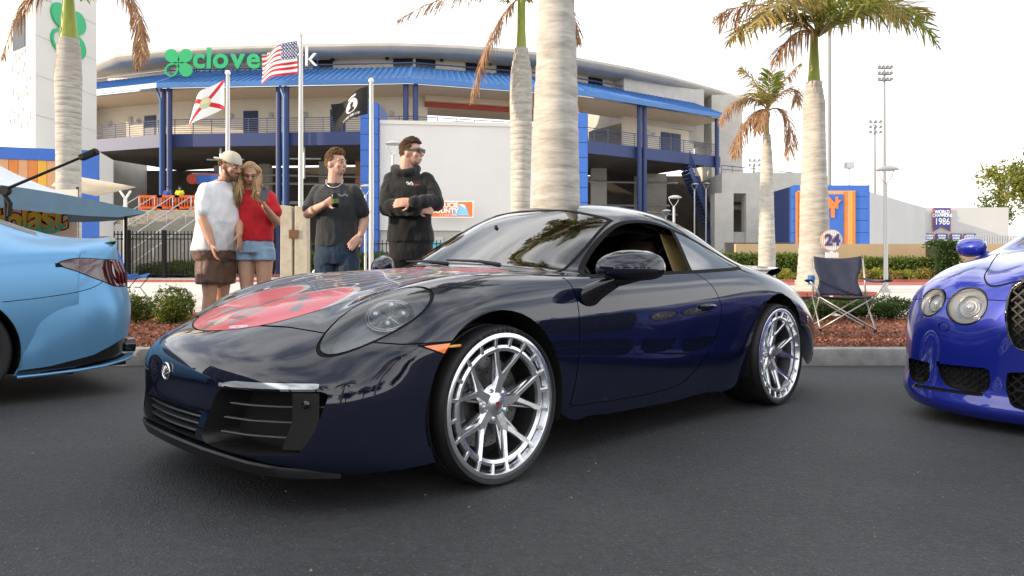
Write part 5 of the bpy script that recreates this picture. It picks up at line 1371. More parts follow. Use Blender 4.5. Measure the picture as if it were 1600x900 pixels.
# ------------------------------------------------------------------ white block in front with tiled piers
D0, D1 = 42.0, 43.4; x0, x1 = PX(592, D0), PX(905, D1); zt = 9.25
blk = empty('white_block', (0, 42, .3), 0, 'plain off white windowless building block in front of stadium', 'building')
o_ = Vector((0, 42, .3))
def bp(name, mb, m, **k): mb.v = [tuple(Vector(v)-o_) for v in mb.v]; return mb.build(name, m, blk, **k)
b = MB(); b.prism([(x0,D0),(x1,D1),(x1,D1+6),(x0,D0+6)], (0,0,3.05), (1,0,0), (0,1,0), (0,0,zt-3.05)); bp('wall', b, M['grey_wall'])
b = MB(); b.prism([(x0,D0+.2),(x1,D1+.2),(x1,D1+5.8),(x0,D0+5.8)], (0,0,.3), (1,0,0), (0,1,0), (0,0,2.74)); bp('base_wall', b, M['cream2'])
b = MB(); b.prism([(x0-.05,D0-.08),(x1+.05,D1-.08),(x1+.05,D1+.4),(x0-.05,D0+.4)], (0,0,zt+.003), (1,0,0), (0,1,0), (0,0,.22)); bp('coping', b, M['white_wall'])
for k in range(3):
    xa = x0+(x1-x0)*(.12+.3*k); ya = D0+(D1-D0)*(.12+.3*k); b = MB(); b.box(xa, xa+2.3, ya+.12, ya+.3, 1.0, 2.7); bp('garage_shutter', b, M['galv'])
b = MB(); b.box(PX(672,D0), PX(700,D0), D0+.25, D0+.32, .5, PZ(378,D0)); bp('turquoise_panel', b, M['turq'] if 'turq' in M else M['sign_green'])
def tiled_pier(px0, px1, D, z1, label):
    o = empty('tiled_pier', (PX((px0+px1)/2, D), D, .3), 0, label, 'pier', 'blue tiled piers'); w = PX(px1, D)-PX(px0, D)
    b = MB(); b.box(-w/2+.03, w/2-.03, .03, 3, 0, z1-.3); b.build('core', M['blue_steel'], o)
    n = 11; h = (z1-.3)/n; tb = MB(); tb.box(-w/2, w/2, 0, .5, .02, h-.02); me = tb.mesh('tile'); me.materials.append(M['blue_tile'])
    for k in range(n): share('tile', me, o, (0, 0, k*h))
    sb = MB(); sb.box(w/2+.003, w/2+.06, .3, 2.9, .03, h-.03); me2 = sb.mesh('side_tile'); me2.materials.append(M['mesh_blue'])
    for k in range(n): share('side_tile', me2, o, (0, 0, k*h))
M['mesh_blue'] = mat('mesh_blue', (.10,.14,.30), .6)
tiled_pier(563, 590, 41.6, PZ(160, 41.6), 'tall blue tiled pier at the flagpole end of the white block')
tiled_pier(903, 918, 43.0, PZ(176, 43.0), 'tall blue tiled pier beside the thick palm trunk')
# county sign
M['sign_orange'] = mat('sign_orange', (.72,.16,.03), .5); M['sky_print'] = mat('sky_print', (.20,.48,.72), .5)
D = 41.4; sgn = empty('county_sign', (PX(706, D), D, PZ(327, D)), 0, 'orange county name sign with white letters on the white block', 'sign')
w, h = PX(738, D)-PX(674, D), PZ(316, D)-PZ(339, D)
b = MB(); b.box(-w/2-.06, w/2+.06, .0, .08, -h/2-.05, h/2+.05); b.build('sign_border', M['sign_white'], sgn)
b = MB(); b.box(-w/2, w/2, -.02, -.003, -h/2, h/2); b.build('sign_face', M['sign_orange'], sgn)
b = MB(); b.prism([(.0,-.02),(.3,.02),(.6,.3),(.75,.27),(.85,.1),(.98,-.3),(1.1,-.36),(.2,-.36),(-.1,-.32),(.2,-.2)], (0,-.035,0), (1,0,0), (0,0,1), (0,.012,0)); b.build('sign_dolphin', M['sky_print'], sgn)
b = MB(); b.prism([(.32,.22),(.55,.30),(.72,.22),(.8,.0),(.68,.12),(.5,.22)], (0,-.05,0), (1,0,0), (0,0,1), (0,.012,0)); b.build('sign_fin', M['sign_white'], sgn)
text('sign_text', 'ST. LUCIE', M['sign_white'], (-.42, -.045, .22), (R(90), 0, 0), sgn, size=.38, extrude=.004, bold=.012)
text('sign_text', 'COUNTY', M['sign_white'], (-.42, -.06, -.10), (R(90), 0, 0), sgn, size=.38, extrude=.004, bold=.012)
text('sign_text', 'F L O R I D A', M['sign_white'], (-.2, -.06, -.34), (R(90), 0, 0), sgn, size=.17, extrude=.004)

# ------------------------------------------------------------------ tower at the left
tw = empty('white_tower', (PX(55, 36), 36, .3), 0, 'white square tower with green clover emblem', 'tower')
to = Vector(tw.location); c0 = (PX(55,36), 36); cR = (PX(151,40.5), 40.5); cL = (PX(-45,41), 41); cB = (cR[0]+cL[0]-c0[0], cR[1]+cL[1]-c0[1])
def tp(name, mb, m, **k): mb.v = [tuple(Vector(v)-to) for v in mb.v]; return mb.build(name, m, tw, **k)
b = MB(); b.prism([c0, cR, cB, cL], (0,0,.3), (1,0,0), (0,1,0), (0,0,19.7)); tp('wall', b, M['white_wall'])
b = MB(); b.prism([(c0[0]-.1,c0[1]-.15),(cR[0]+.15,cR[1]),(cB[0],cB[1]+.15),(cL[0]-.15,cL[1])], (0,0,20.0), (1,0,0), (0,1,0), (0,0,.5)); tp('cornice', b, M['white_wall'])
tR = Vector((cR[0]-c0[0], cR[1]-c0[1], 0)).normalized(); nR = Vector((tR.y, -tR.x, 0)); tL = Vector((cL[0]-c0[0], cL[1]-c0[1], 0)).normalized(); nL = Vector((-tL.y, tL.x, 0))
if nL.y > 0: nL = -nL
LR = hypot(cR[0]-c0[0], cR[1]-c0[1])
for z in (2.5, 4.5, 6.5, 8.5, 10.5, 12.5, 14.5, 16.5, 18.5):
    b = MB(); p = Vector((*c0, z)); b.add([p+nR*.012, p+tR*LR+nR*.012, p+tR*LR+nR*.012+Vector((0,0,.035)), p+nR*.012+Vector((0,0,.035))], [(0,1,2,3)]); tp('wall_joint', b, M['cream2'], fix=False)
# emblem on the right face
ec = Vector((*c0, 0))+tR*(LR*.50)+Vector((0,0,PZ(47,38))); em = empty('emblem', Vector((ec.x,ec.y,ec.z))-to, atan2(tR.y, tR.x), parent=tw)
for k, (sx, sy) in enumerate(((-1,1),(1,1),(-1,-1),(1,-1))):
    pts = []; r = 1.27; c = (sx*r*.53, sy*r*.53); R0 = r*.47
    for q in range(24):
        a = 2*pi*q/24; x, y = c[0]+R0*cos(a), c[1]+R0*sin(a); w = max(0, cos(a-atan2(-sy, -sx)))**3; pts.append((x-sx*R0*.38*w, y-sy*R0*.38*w))
    b = MB()
    if k == 2:
        n = len(pts); vs_ = []
        for x, y in pts: vs_ += [(x,-.12,y), (c[0]+(x-c[0])*.76,-.12,c[1]+(y-c[1])*.76), (x,.0,y), (c[0]+(x-c[0])*.76,.0,c[1]+(y-c[1])*.76)]
        fs = []
        for i in range(n): j = (i+1) % n; fs += [(4*i,4*j,4*j+1,4*i+1),(4*i,4*i+2,4*j+2,4*j),(4*i+1,4*j+1,4*j+3,4*i+3)]
        b.add(vs_, fs)
    else: b.prism(pts, (0,-.12,0), (1,0,0), (0,0,1), (0,.12,0))
    b.build('emblem_petal', M['sign_green'], em)
# left face: window and small projecting blocks
rr = random.Random(4); LL = hypot(cL[0]-c0[0], cL[1]-c0[1])
def left_box(u, z, w, h, d, name, m):
    b = MB(); p = Vector((*c0, z))+tL*u; q = [p-tL*w/2, p+tL*w/2, p+tL*w/2+Vector((0,0,h)), p-tL*w/2+Vector((0,0,h))]; b.add([x+nL*.01 for x in q]+[x+nL*d for x in q], [(4,5,6,7),(0,1,5,4),(1,2,6,5),(2,3,7,6),(3,0,4,7)]); return tp(name, b, m)
left_box(1.9, PZ(80,37.5), 1.5, 1.6, .04, 'window', M['glass_dark'])
for k in range(34): left_box(.5+rr.random()*2.6, 7.6+rr.random()*4.4, .16+.1*rr.random(), .18, .05, 'wall_block', M['white_wall'])
# striped lower wing of the tower
wg = empty('striped_wing', (PX(40,34), 34, .3), 0, 'low wing with orange striped panels and blue trim under white tower', 'building'); wo = Vector(wg.location)
def wp(name, mb, m, **k): mb.v = [tuple(Vector(v)-wo) for v in mb.v]; return mb.build(name, m, wg, **k)
a, c = Vector((PX(-110,33.5),33.5,0)), Vector((PX(154,35.5),35.5,0)); t = (c-a).normalized(); n = Vector((t.y,-t.x,0)); LW = (c-a).length
def wbox(u0, u1, z0, z1, d0, d1, name, m):
    b = MB(); q = [a+t*u0, a+t*u1]; vs_ = []
    for d in (d0, d1):
        for p, z in ((q[0],z0),(q[1],z0),(q[1],z1),(q[0],z1)): vs_.append(p+n*d+Vector((0,0,z)))
    b.add(vs_, [(0,1,2,3),(4,5,6,7),(0,1,5,4),(1,2,6,5),(2,3,7,6),(3,0,4,7)]); return wp(name, b, m)
wbox(0, LW, .3, 6.6, -3, 0, 'wall', M['white_wall'])
wbox(0, LW, 6.05, 6.62, .003, .12, 'blue_band', M['blue_tile'])
k = 0; u = 0
while u < LW-.75:
    w_ = .40; wbox(u, u+w_-.02, 4.2, 6.04, .004, .07, 'stripe_panel', [M['orange'], M['amber_panel'], M['tan_panel'], M['orange'], M['tan_panel']][k % 5]); u += w_; k += 1
wbox(LW-.7, LW+.04, .3, 6.62, .005, .14, 'blue_end_panel', M['blue_tile'])

# ------------------------------------------------------------------ right wing, emblem wall, far buildings
rw = empty('concrete_wing', (PX(1190,58), 58, .3), 0, 'low grey concrete stadium wing with open bays behind small palm', 'building'); ro = Vector(rw.location)
def rp(name, mb, m, **k): mb.v = [tuple(Vector(v)-ro) for v in mb.v]; return mb.build(name, m, rw, **k)
xa, xb = PX(1128,58), PX(1262,58)
b = MB(); b.box(xa, xb, 58, 66, PZ(302,58), PZ(270,58)); rp('parapet_wall', b, M['cream2'])
b = MB(); b.box(xa, xb, 65.5, 66, .3, PZ(302,58)); rp('back_wall', b, M['void_shade'])
for px in (1131, 1180, 1247): b = MB(); b.box(PX(px,58)-.75, PX(px,58)+.75, 57.9, 59.2, .3, PZ(302,58)-.003); rp('pier', b, M['cream2'])
b = MB(); b.box(xa, xb, 58.4, 58.8, .3, PZ(362,58)); rp('low_wall', b, M['cream2'])
b = MB(); b.tube([(xa,61,PZ(318,58)),(xb,61,PZ(322,58))], .22, 8); rp('ceiling_pipe', b, M['galv'], smooth=True)
for k in range(5): b = MB(); b.box(xa+1.2+k*1.0, xa+1.9+k*1.0, 62, 62.6, 2.6, 3.6); rp('orange_seat', b, M['orange'])
b = MB(); b.box(PX(1228,57.6), PX(1241,57.6), 57.6, 57.7, PZ(350,57.6), PZ(318,57.6)); rp('banner', b, M['glass_dark'])
b = MB(); b.tube([(xa,58.1,PZ(258,58)),(xb,58.1,PZ(272,58))], .04, 5); b.tube([(xa,58.1,PZ(264,58)),(xb,58.1,PZ(276,58))], .03, 5); rp('parapet_rail', b, M['rail'])
for k in range(9): b = MB(); x = xa+(xb-xa)*k/8; b.tube([(x,58.1,PZ(271,58)),(x,58.1,PZ(258+14*k/8,58))], .03, 5); rp('rail_post', b, M['rail'])
M['sign_red'] = mat('sign_red', (.5,.04,.04), .5)
ew = empty('emblem_wall', (PX(1300,46), 46, .3), 0, 'blue wall panel with orange stripes and interlocking letter emblem', 'wall'); eo = Vector(ew.location)
def ep(name, mb, m, **k): mb.v = [tuple(Vector(v)-eo) for v in mb.v]; return mb.build(name, m, ew, **k)
D = 46; X = lambda px: PX(px, D); Z = lambda py: PZ(py, D)
rows = 5
zb, ztp = Z(382), Z(289); hh = (ztp-zb)/rows
for k in range(rows):
    b = MB(); b.box(X(1240), X(1357), D, D+.5, zb+k*hh+.015, zb+(k+1)*hh-.015); ep('blue_tile_course', b, M['blue_tile'])
b = MB(); b.box(X(1241), X(1356), D+.05, D+6, .3, ztp-.05); ep('core', b, M['blue_steel'])
b = MB(); b.box(X(1357)+.004, X(1359), D-.0, D+6, zb, ztp); ep('side_panel', b, M['blue_tile'])
b = MB(); b.box(X(1246), X(1336), D-.05, D-.003, zb, Z(298)); ep('tan_frame', b, M['tan_panel'])
xs = [1246, 1251, 1256]
for i, (p0, p1, m) in enumerate(((1247,1251,'orange'),(1251,1255,'amber_panel'),(1317,1323,'orange'),(1323,1327,'tan_panel'),(1327,1331,'amber_panel'),(1331,1335.5,'orange'))):
    b = MB(); b.box(X(p0)+.01, X(p1)-.01, D-.10, D-.053, zb, Z(299.5)); ep('stripe_panel', b, M[m])
b = MB(); b.box(X(1257), X(1316.5), D-.14, D-.056, zb, Z(304)); ep('blue_field', b, M['blue_tile'])
for ch, dz, sz in (('N', .16, 1.0), ('Y', -.25, 1.55)):
    text('emblem_letter', ch, M['orange_bright'] if 'orange_bright' in M else M['orange'], Vector((X(1299), D-(.17 if ch == 'N' else .19), Z(322)+dz))-eo, (R(90), 0, 0), ew, size=sz, extrude=.02, bold=.04)
b = MB(); b.box(X(1243), X(1246), D-.12, D-.01, zb, Z(300)); ep('edge_strip', b, M['orange'])
fb = empty('white_hall', (PX(1400,52), 52, .3), 0, 'plain white hall beside the blue emblem wall', 'building'); fo = Vector(fb.location)
def fp(name, mb, m, par=fb, off=None, **k): mb.v = [tuple(Vector(v)-(off or fo)) for v in mb.v]; return mb.build(name, m, par, **k)
b = MB(); b.prism([(PX(1357.5,47),47),(PX(1446,60),60),(PX(1446,60)+6,75),(PX(1340,75),75)], (0,0,.3), (1,0,0), (0,1,0), (0,0,PZ(299,47)-.3)); fp('wall', b, M['hall_wall'])
f2 = empty('white_hall', (PX(1510,62), 62, .3), 0, 'long low white hall carrying blue champions banners', 'building'); f2o = Vector(f2.location)
b = MB(); b.box(PX(1440,62), PX(1576,62), 62, 74, .3, PZ(324,62)); fp('wall', b, M['hall_wall'], f2, f2o)
M['banner_blue'] = mat('banner_blue', (.035,.07,.28), .6); M['banner_red'] = mat('banner_red', (.45,.05,.05), .6)
def banner(px0, px1, py0, py1, lines, label, tail=False, group=None):
    D = 61.8; o = empty('banner', (PX((px0+px1)/2, D), D, PZ(py1, D)), 0, label, 'banner', group); w = PX(px1,D)-PX(px0,D); h = PZ(py0,D)-PZ(py1,D)
    sh_ = lambda k: [(-w/2*k,0 if not tail else -.0),(0,.22*h if tail else 0),(w/2*k,0),(w/2*k,h),(-w/2*k,h)]
    b = MB(); b.prism(sh_(1), (0,0,0), (1,0,0), (0,0,1), (0,.05,0)); b.build('banner_edge', M['banner_red'], o)
    b = MB(); q = [(x*.9, .06+z*.955 if i not in (1,) else z+.07) for i, (x, z) in enumerate(sh_(1))]; b.prism(q, (0,-.02,0), (1,0,0), (0,0,1), (0,.017,0)); b.build('banner_field', M['banner_blue'], o)
    for tx, dz, sz in lines: text('banner_text', tx, M['sign_white'], (0,-.025,dz*h), (R(90),0,0), o, size=sz, extrude=.003, bold=.012, xscale=.82)
banner(1458.5, 1485.5, 325, 362, [('WORLD', .83, .42), ('CHAMPIONS', .68, .36), ('1986', .42, .80)], 'swallow tailed blue banner reading World Champions 1986', True)
for i, (p0, p1) in enumerate(((1445,1459),(1462,1481),(1484.5,1503),(1506,1525))):
    banner(p0, p1, 365.5, 379, [('DIVISION', .8, .2), ('LEAGUE', .52, .2), ('CHAMPION', .22, .2)], 'small blue league banner low on the white hall', False, 'small league banners on the white hall')
# tan boundary wall with pickets at the end
tw2 = MB(); tw2.box(PX(1150,35.2), PX(1505,35.2), 35.2, 35.5, .28, PZ(381,35.2)); bw = tw2.build('boundary_wall', M['tan_wall']); tag(bw, 'long tan rendered boundary wall behind the clipped hedge', 'wall')
wc = MB(); wc.box(PX(1500,34.6), PX(1620,34.6), 34.6, 34.9, .28, PZ(381,34.6)); tag(wc.build('boundary_wall', M['tan_wall']), 'short tan wall section beyond the tall square bush', 'wall')
pf = empty('picket_fence', (PX(1540,36.5), 36.5, .3), 0, 'grey picket fence top showing above the tan wall', 'fence')
b = MB(); b.box(-.045,.045,-.02,.02,0,PZ(368,36.5)-.3); me = b.mesh('picket'); me.materials.append(M['galv'])
for k in range(22): share('picket', me, pf, (PX(1508+k*4.0,36.5)-pf.location.x, 0, 0))
b = MB(); b.box(-1.2, 1.6, .03, .06, PZ(376,36.5)-.3, PZ(374,36.5)-.3); b.build('fence_rail', M['galv'], pf)
# dark plinth wall under the wing
dk = MB(); dk.box(PX(1135,44), PX(1240,44), 44, 44.4, .3, PZ(379,44)); tag(dk.build('plinth_wall', M['dark_plinth'] if 'dark_plinth' in M else M['void_shade']), 'dark low plinth wall below the concrete wing', 'wall')
# ------------------------------------------------------------------ people
from mathutils import noise as mnoise
SK = {}
def skin(name, c, c2): 
    SK[name] = mat('skin_'+name, c, .48, col2=c2, nscale=14, bump=.06, bscale=160, sss=.12); return SK[name]
skin('tan', (.46,.24,.155), (.54,.30,.20)); skin('fair', (.58,.33,.245), (.66,.40,.30)); skin('rosy', (.56,.31,.225), (.63,.37,.28)); skin('warm', (.50,.275,.185), (.57,.33,.23))
def cloth(name, c, bump=.35, bs=22, rough=.9, noise=.1): return mat(name, c, rough, noise=noise, nscale=9, bump=bump, bscale=bs, sheen=.15)
M['white_cotton'] = cloth('white_cotton', (.74,.75,.77)); M['red_cotton'] = cloth('red_cotton', (.50,.012,.02)); M['charcoal'] = cloth('charcoal_cotton', (.032,.034,.038)); M['black_fleece'] = cloth('black_fleece', (.008,.008,.009))
M['brown_nylon'] = cloth('brown_nylon', (.115,.055,.035), rough=.55); M['denim_light'] = cloth('denim_light', (.26,.38,.52), bs=60, noise=.25); M['denim_dark'] = cloth('denim_dark', (.022,.042,.075), bs=60, noise=.35)
M['hair_blond'] = leaf_mat('hair_blond', (.34,.20,.09), (.60,.42,.23), (.46,.30,.15), transl=.1); M['hair_brown'] = leaf_mat('hair_brown', (.055,.028,.014), (.19,.105,.055), (.11,.06,.03), transl=.05)
M['hair_light'] = leaf_mat('hair_light_brown', (.12,.065,.03), (.34,.20,.10), (.21,.12,.06), transl=.05)
M['cap_beige'] = cloth('cap_beige', (.56,.50,.40), bump=.1, bs=80); M['shoe'] = mat('shoe', (.55,.55,.55), .6); M['shoe_dark'] = mat('shoe_dark', (.03,.03,.03), .6)
M['eye_white'] = mat('eye_white', (.42,.39,.36), .3); M['eye_dark'] = mat('eye_dark', (.03,.02,.015), .15); M['lip'] = mat('lip', (.36,.13,.105), .5); M['lens_dark'] = mat('sunglass_lens', (.006,.006,.007), .25, spec=.3)
M['silver'] = mat('silver', (.8,.8,.8), .2, 1.0)

def capsule(mb, a, b, r0, r1=None, n=12, k=4):
    a, b = Vector(a), Vector(b); r1 = r1 if r1 is not None else r0; d = (b-a); L_ = d.length; d = d/L_ if L_ > 1e-6 else Vector((0,0,1))
    u = d.orthogonal().normalized(); v = d.cross(u); rows = []
    for i in range(k+1): t = pi/2*(1-i/k); rows.append((a-d*r0*sin(t), r0*cos(t)))
    for i in range(k+1): t = pi/2*i/k; rows.append((b+d*r1*sin(t), r1*cos(t)))
    vs_ = []; fs = []
    for p, r in rows:
        for j in range(n): w = 2*pi*j/n; vs_.append(p+(u*cos(w)+v*sin(w))*max(r, 1e-4))
    for i in range(len(rows)-1):
        for j in range(n): j2 = (j+1) % n; fs.append((i*n+j, i*n+j2, (i+1)*n+j2, (i+1)*n+j))
    fs.append(tuple(range(n))[::-1]); fs.append(tuple(range((len(rows)-1)*n, len(rows)*n))); mb.add(vs_, fs)
def chain(mb, pts, rs):
    for i in range(len(pts)-1): capsule(mb, pts[i], pts[i+1], rs[i], rs[i+1])
def loft(mb, secs, n=20, pw=.85):
    rows = []
    for c, hw, hd, r, f in secs:
        rows.append([Vector(c)+r*(hw*math.copysign(abs(cos(2*pi*j/n))**pw, cos(2*pi*j/n)))+f*(hd*math.copysign(abs(sin(2*pi*j/n))**pw, sin(2*pi*j/n))) for j in range(n)])
    vs_ = [p for r_ in rows for p in r_]; fs = []
    for i in range(len(rows)-1):
        for j in range(n): j2 = (j+1) % n; fs.append((i*n+j, i*n+j2, (i+1)*n+j2, (i+1)*n+j))
    fs.append(tuple(range(n))[::-1]); fs.append(tuple(range((len(rows)-1)*n, len(rows)*n))); mb.add(vs_, fs)
def fuse(name, mb, m, parent, vox=.007, smooth=4, wrinkle=0, wfreq=14, seed=0, stretch=(1, 1, .45)):
    """one continuous surface out of overlapping volumes"""
    o = mb.build(name, m, None); rm = o.modifiers.new('r', 'REMESH'); rm.mode = 'VOXEL'; rm.voxel_size = vox; rm.use_smooth_shade = True
    if smooth: s = o.modifiers.new('s', 'SMOOTH'); s.factor = .5; s.iterations = smooth
    dg = bpy.context.evaluated_depsgraph_get(); me = bpy.data.meshes.new_from_object(o.evaluated_get(dg)); old = o.data; bpy.data.objects.remove(o); bpy.data.meshes.remove(old)
    if wrinkle:
        ns = [v.normal.copy() for v in me.vertices]
        for v, nn in zip(me.vertices, ns):
            q = Vector((v.co.x*stretch[0], v.co.y*stretch[1], v.co.z*stretch[2]))*wfreq+Vector((seed*7.1, seed*3.3, 0))
            w = mnoise.noise(q)*.65+mnoise.noise(q*2.3)*.35; w = (1-abs(w)*2.6)*.6 if True else w
            v.co += nn*wrinkle*w
    me.name = name; me.polygons.foreach_set('use_smooth', [True]*len(me.polygons)); me.materials.clear(); return link_mesh(name, me, m, parent)
def hand(mb, wrist, d, pn, sc=1.0, curl=.5, thumb=1, spread=.16):
    """palm plus five fingers; d = pointing direction, pn = direction the palm faces, thumb = side of the thumb"""
    d = Vector(d).normalized(); pn = Vector(pn); pn = (pn-d*pn.dot(d)).normalized(); s = d.cross(pn)*thumb; w = Vector(wrist)
    loft(mb, [(w-d*.01*sc, .026*sc, .019*sc, s, pn), (w+d*.03*sc, .037*sc, .016*sc, s, pn), (w+d*.075*sc, .042*sc, .014*sc, s, pn), (w+d*.092*sc, .040*sc, .010*sc, s, pn)], 14)
    for i, (off, L_) in enumerate(((.030, .070), (.010, .078), (-.011, .072), (-.031, .057))):
        p = w+d*.086*sc+s*off*sc; a = curl*(.75+.15*i); dd = (d+s*off*spread*12*.25).normalized(); pts = [p]; L_ *= sc
        for k, fr in enumerate((.45, .32, .26)):
            c, sn = cos(a*(k*.9+.25)), sin(a*(k*.9+.25)); pts.append(pts[-1]+(dd*c+pn*sn)*L_*fr)
        chain(mb, pts, [.0095*sc, .009*sc, .0082*sc, .0070*sc])
    p = w+d*.028*sc+s*.030*sc; q = p+(d*.55+s*.62+pn*.35).normalized()*.036*sc; r = q+(d*.85+s*.15+pn*(.2+.4*curl)).normalized()*.034*sc; chain(mb, [p, q, r], [.0135*sc, .0115*sc, .0085*sc])
def head(mb, c, f, sc=1.0, fem=False):
    f = Vector(f).normalized(); up = Vector((0,0,1)); up = (up-f*f.dot(up)).normalized(); r = f.cross(up); rot = Matrix((r, f, up)).transposed()
    E = lambda x, y, z, a, b_, c_: mb.ball(c+(r*x+f*y+up*z)*sc, a*sc, b_*sc, c_*sc, 18, 12, rot)
    E(0,-.010,.022, .076,.097,.098); E(0,.022,-.035, .060,.068,.080); E(0,.052,-.083, .030 if fem else .036,.030,.024); E(0,.035,-.065, .052,.050,.040)
    for sg in (-1, 1):
        E(.074*sg,-.012,-.012, .012,.022,.032); E(.040*sg,.062,-.024, .024,.022,.024)
        capsule(mb, c+(r*.012*sg+f*.088+up*.026)*sc, c+(r*.046*sg+f*.072+up*.024)*sc, .012*sc, .010*sc)
    capsule(mb, c+(f*.088+up*.012)*sc, c+(f*.108-up*.026)*sc, .0095*sc, .0135*sc); E(0,.098,-.032, .017,.014,.010)
    capsule(mb, c+(r*-.018+f*.080-up*.058)*sc, c+(r*.018+f*.080-up*.058)*sc, .012*sc); capsule(mb, c+(r*-.014+f*.079-up*.072)*sc, c+(r*.014+f*.079-up*.072)*sc, .011*sc)
    return r, f, up
def face_parts(root, c, fr, sc=1.0, brow='hair_brown', eyes=True, lips=True):
    r, f, up = fr
    for sg in (-1, 1):
        if eyes:
            b = MB(); b.ball(c+(r*.031*sg+f*.0775+up*.004)*sc, .0125*sc, .0125*sc, .0085*sc, 10, 8); b.build('eye', M['eye_white'], root, smooth='all')
            b = MB(); b.ball(c+(r*.031*sg+f*.0885+up*.003)*sc, .0058*sc, .0045*sc, .0062*sc, 8, 6); b.build('iris', M['eye_dark'], root, smooth='all')
        b = MB(); capsule(b, c+(r*.014*sg+f*.099+up*.030)*sc, c+(r*.050*sg+f*.079+up*.031)*sc, .0045*sc, .003*sc, 6, 2); b.build('eyebrow', M[brow], root, smooth='all')
    if lips:
        b = MB(); capsule(b, c+(r*-.013+f*.0865-up*.062)*sc, c+(r*.013+f*.0865-up*.062)*sc, .0052*sc, None, 8, 3); capsule(b, c+(r*-.010+f*.087-up*.068)*sc, c+(r*.010+f*.087-up*.068)*sc, .0055*sc, None, 8, 3); b.build('mouth', M['lip'], root, smooth='all')
def hair_short(root, c, fr, m, sc=1.0, n=420, top=.05, side=.016, seed=1, fringe=0.0, curl=.5, zmax=1):
    r, f, up = fr; g = random.Random(seed); b = MB()
    for i in range(n):
        th = g.uniform(0, 2*pi); ph = math.acos(g.uniform(-.45, zmax)); x, y, z = sin(ph)*cos(th), sin(ph)*sin(th), cos(ph)
        if y > .38 and z < .60-.1*fringe: continue           # bare forehead
        if z < -.05 and y > -.15: continue                     # sides stop at the ear
        if z < .12 and y > .25: continue
        p = c+(r*x*.077+f*(y*.098-.010)+up*(z*.099+.022))*sc; nn = (r*x+f*y+up*z).normalized()
        L_ = (side+(top-side)*max(0, z-.15)/.85)*g.uniform(.7, 1.25)*sc; sw = (f*(.55+fringe)*g.uniform(.2, 1)+r*g.uniform(-.7, .7)+up*g.uniform(-.2, .3))
        d = (nn*.7+sw*curl+f*.25).normalized(); q = p+d*L_*.55; e = q+(d*.55+sw*.45*(.4+curl)+f*.3-up*.2).normalized()*L_*.55
        b.tube([p-nn*.012*sc, q, e], [.0070*sc, .0048*sc, .0012*sc], 4)
    b.build('hair', m, root, smooth='all', fix=False)
def mix3(a, b, t): return Vector(a).lerp(Vector(b), t)

class Person:
    def __init__(s, name, label, D, skin_, px, gz=.15, group='people standing behind the dark coupe'):
        s.D = D; s.root = empty('person', (PX(px, D), D, gz), 0, label, 'person', group); s.o = Vector(s.root.location); s.skin = SK[skin_]; s.b = MB()
    def J(s, px, py, dy=0): return P(px, py, s.D+dy)-s.o
def torso_secs(p, hips, chest, neck, f, H=1.8, w=1.0, dpt=1.0, inflate=0.0, hem=None, belly=0.0):
    f = Vector(f).normalized(); r = f.cross(Vector((0,0,1))).normalized(); out = []
    ax = lambda t: mix3(hips, chest, t) if t <= 1 else mix3(chest, neck, t-1)
    for t, hw, hd, fo in ((-.22,.150,.105,0),(0,.172,.118,0),(.3,.160,.112,.006+belly*.5),(.6,.155,.112,.008+belly),(1.0,.178,.122,.01+belly*.4),(1.35,.182,.112,.004),(1.60,.160,.088,-.006),(1.80,.108,.070,-.008),(2.0,.066,.062,0)):
        c = ax(t) if t >= 0 else Vector(hips)+(Vector(hips)-Vector(chest))*(-t)
        out.append((c+f*fo, hw*w+inflate, hd*dpt+inflate*.9, r, f))
    return out, r, f

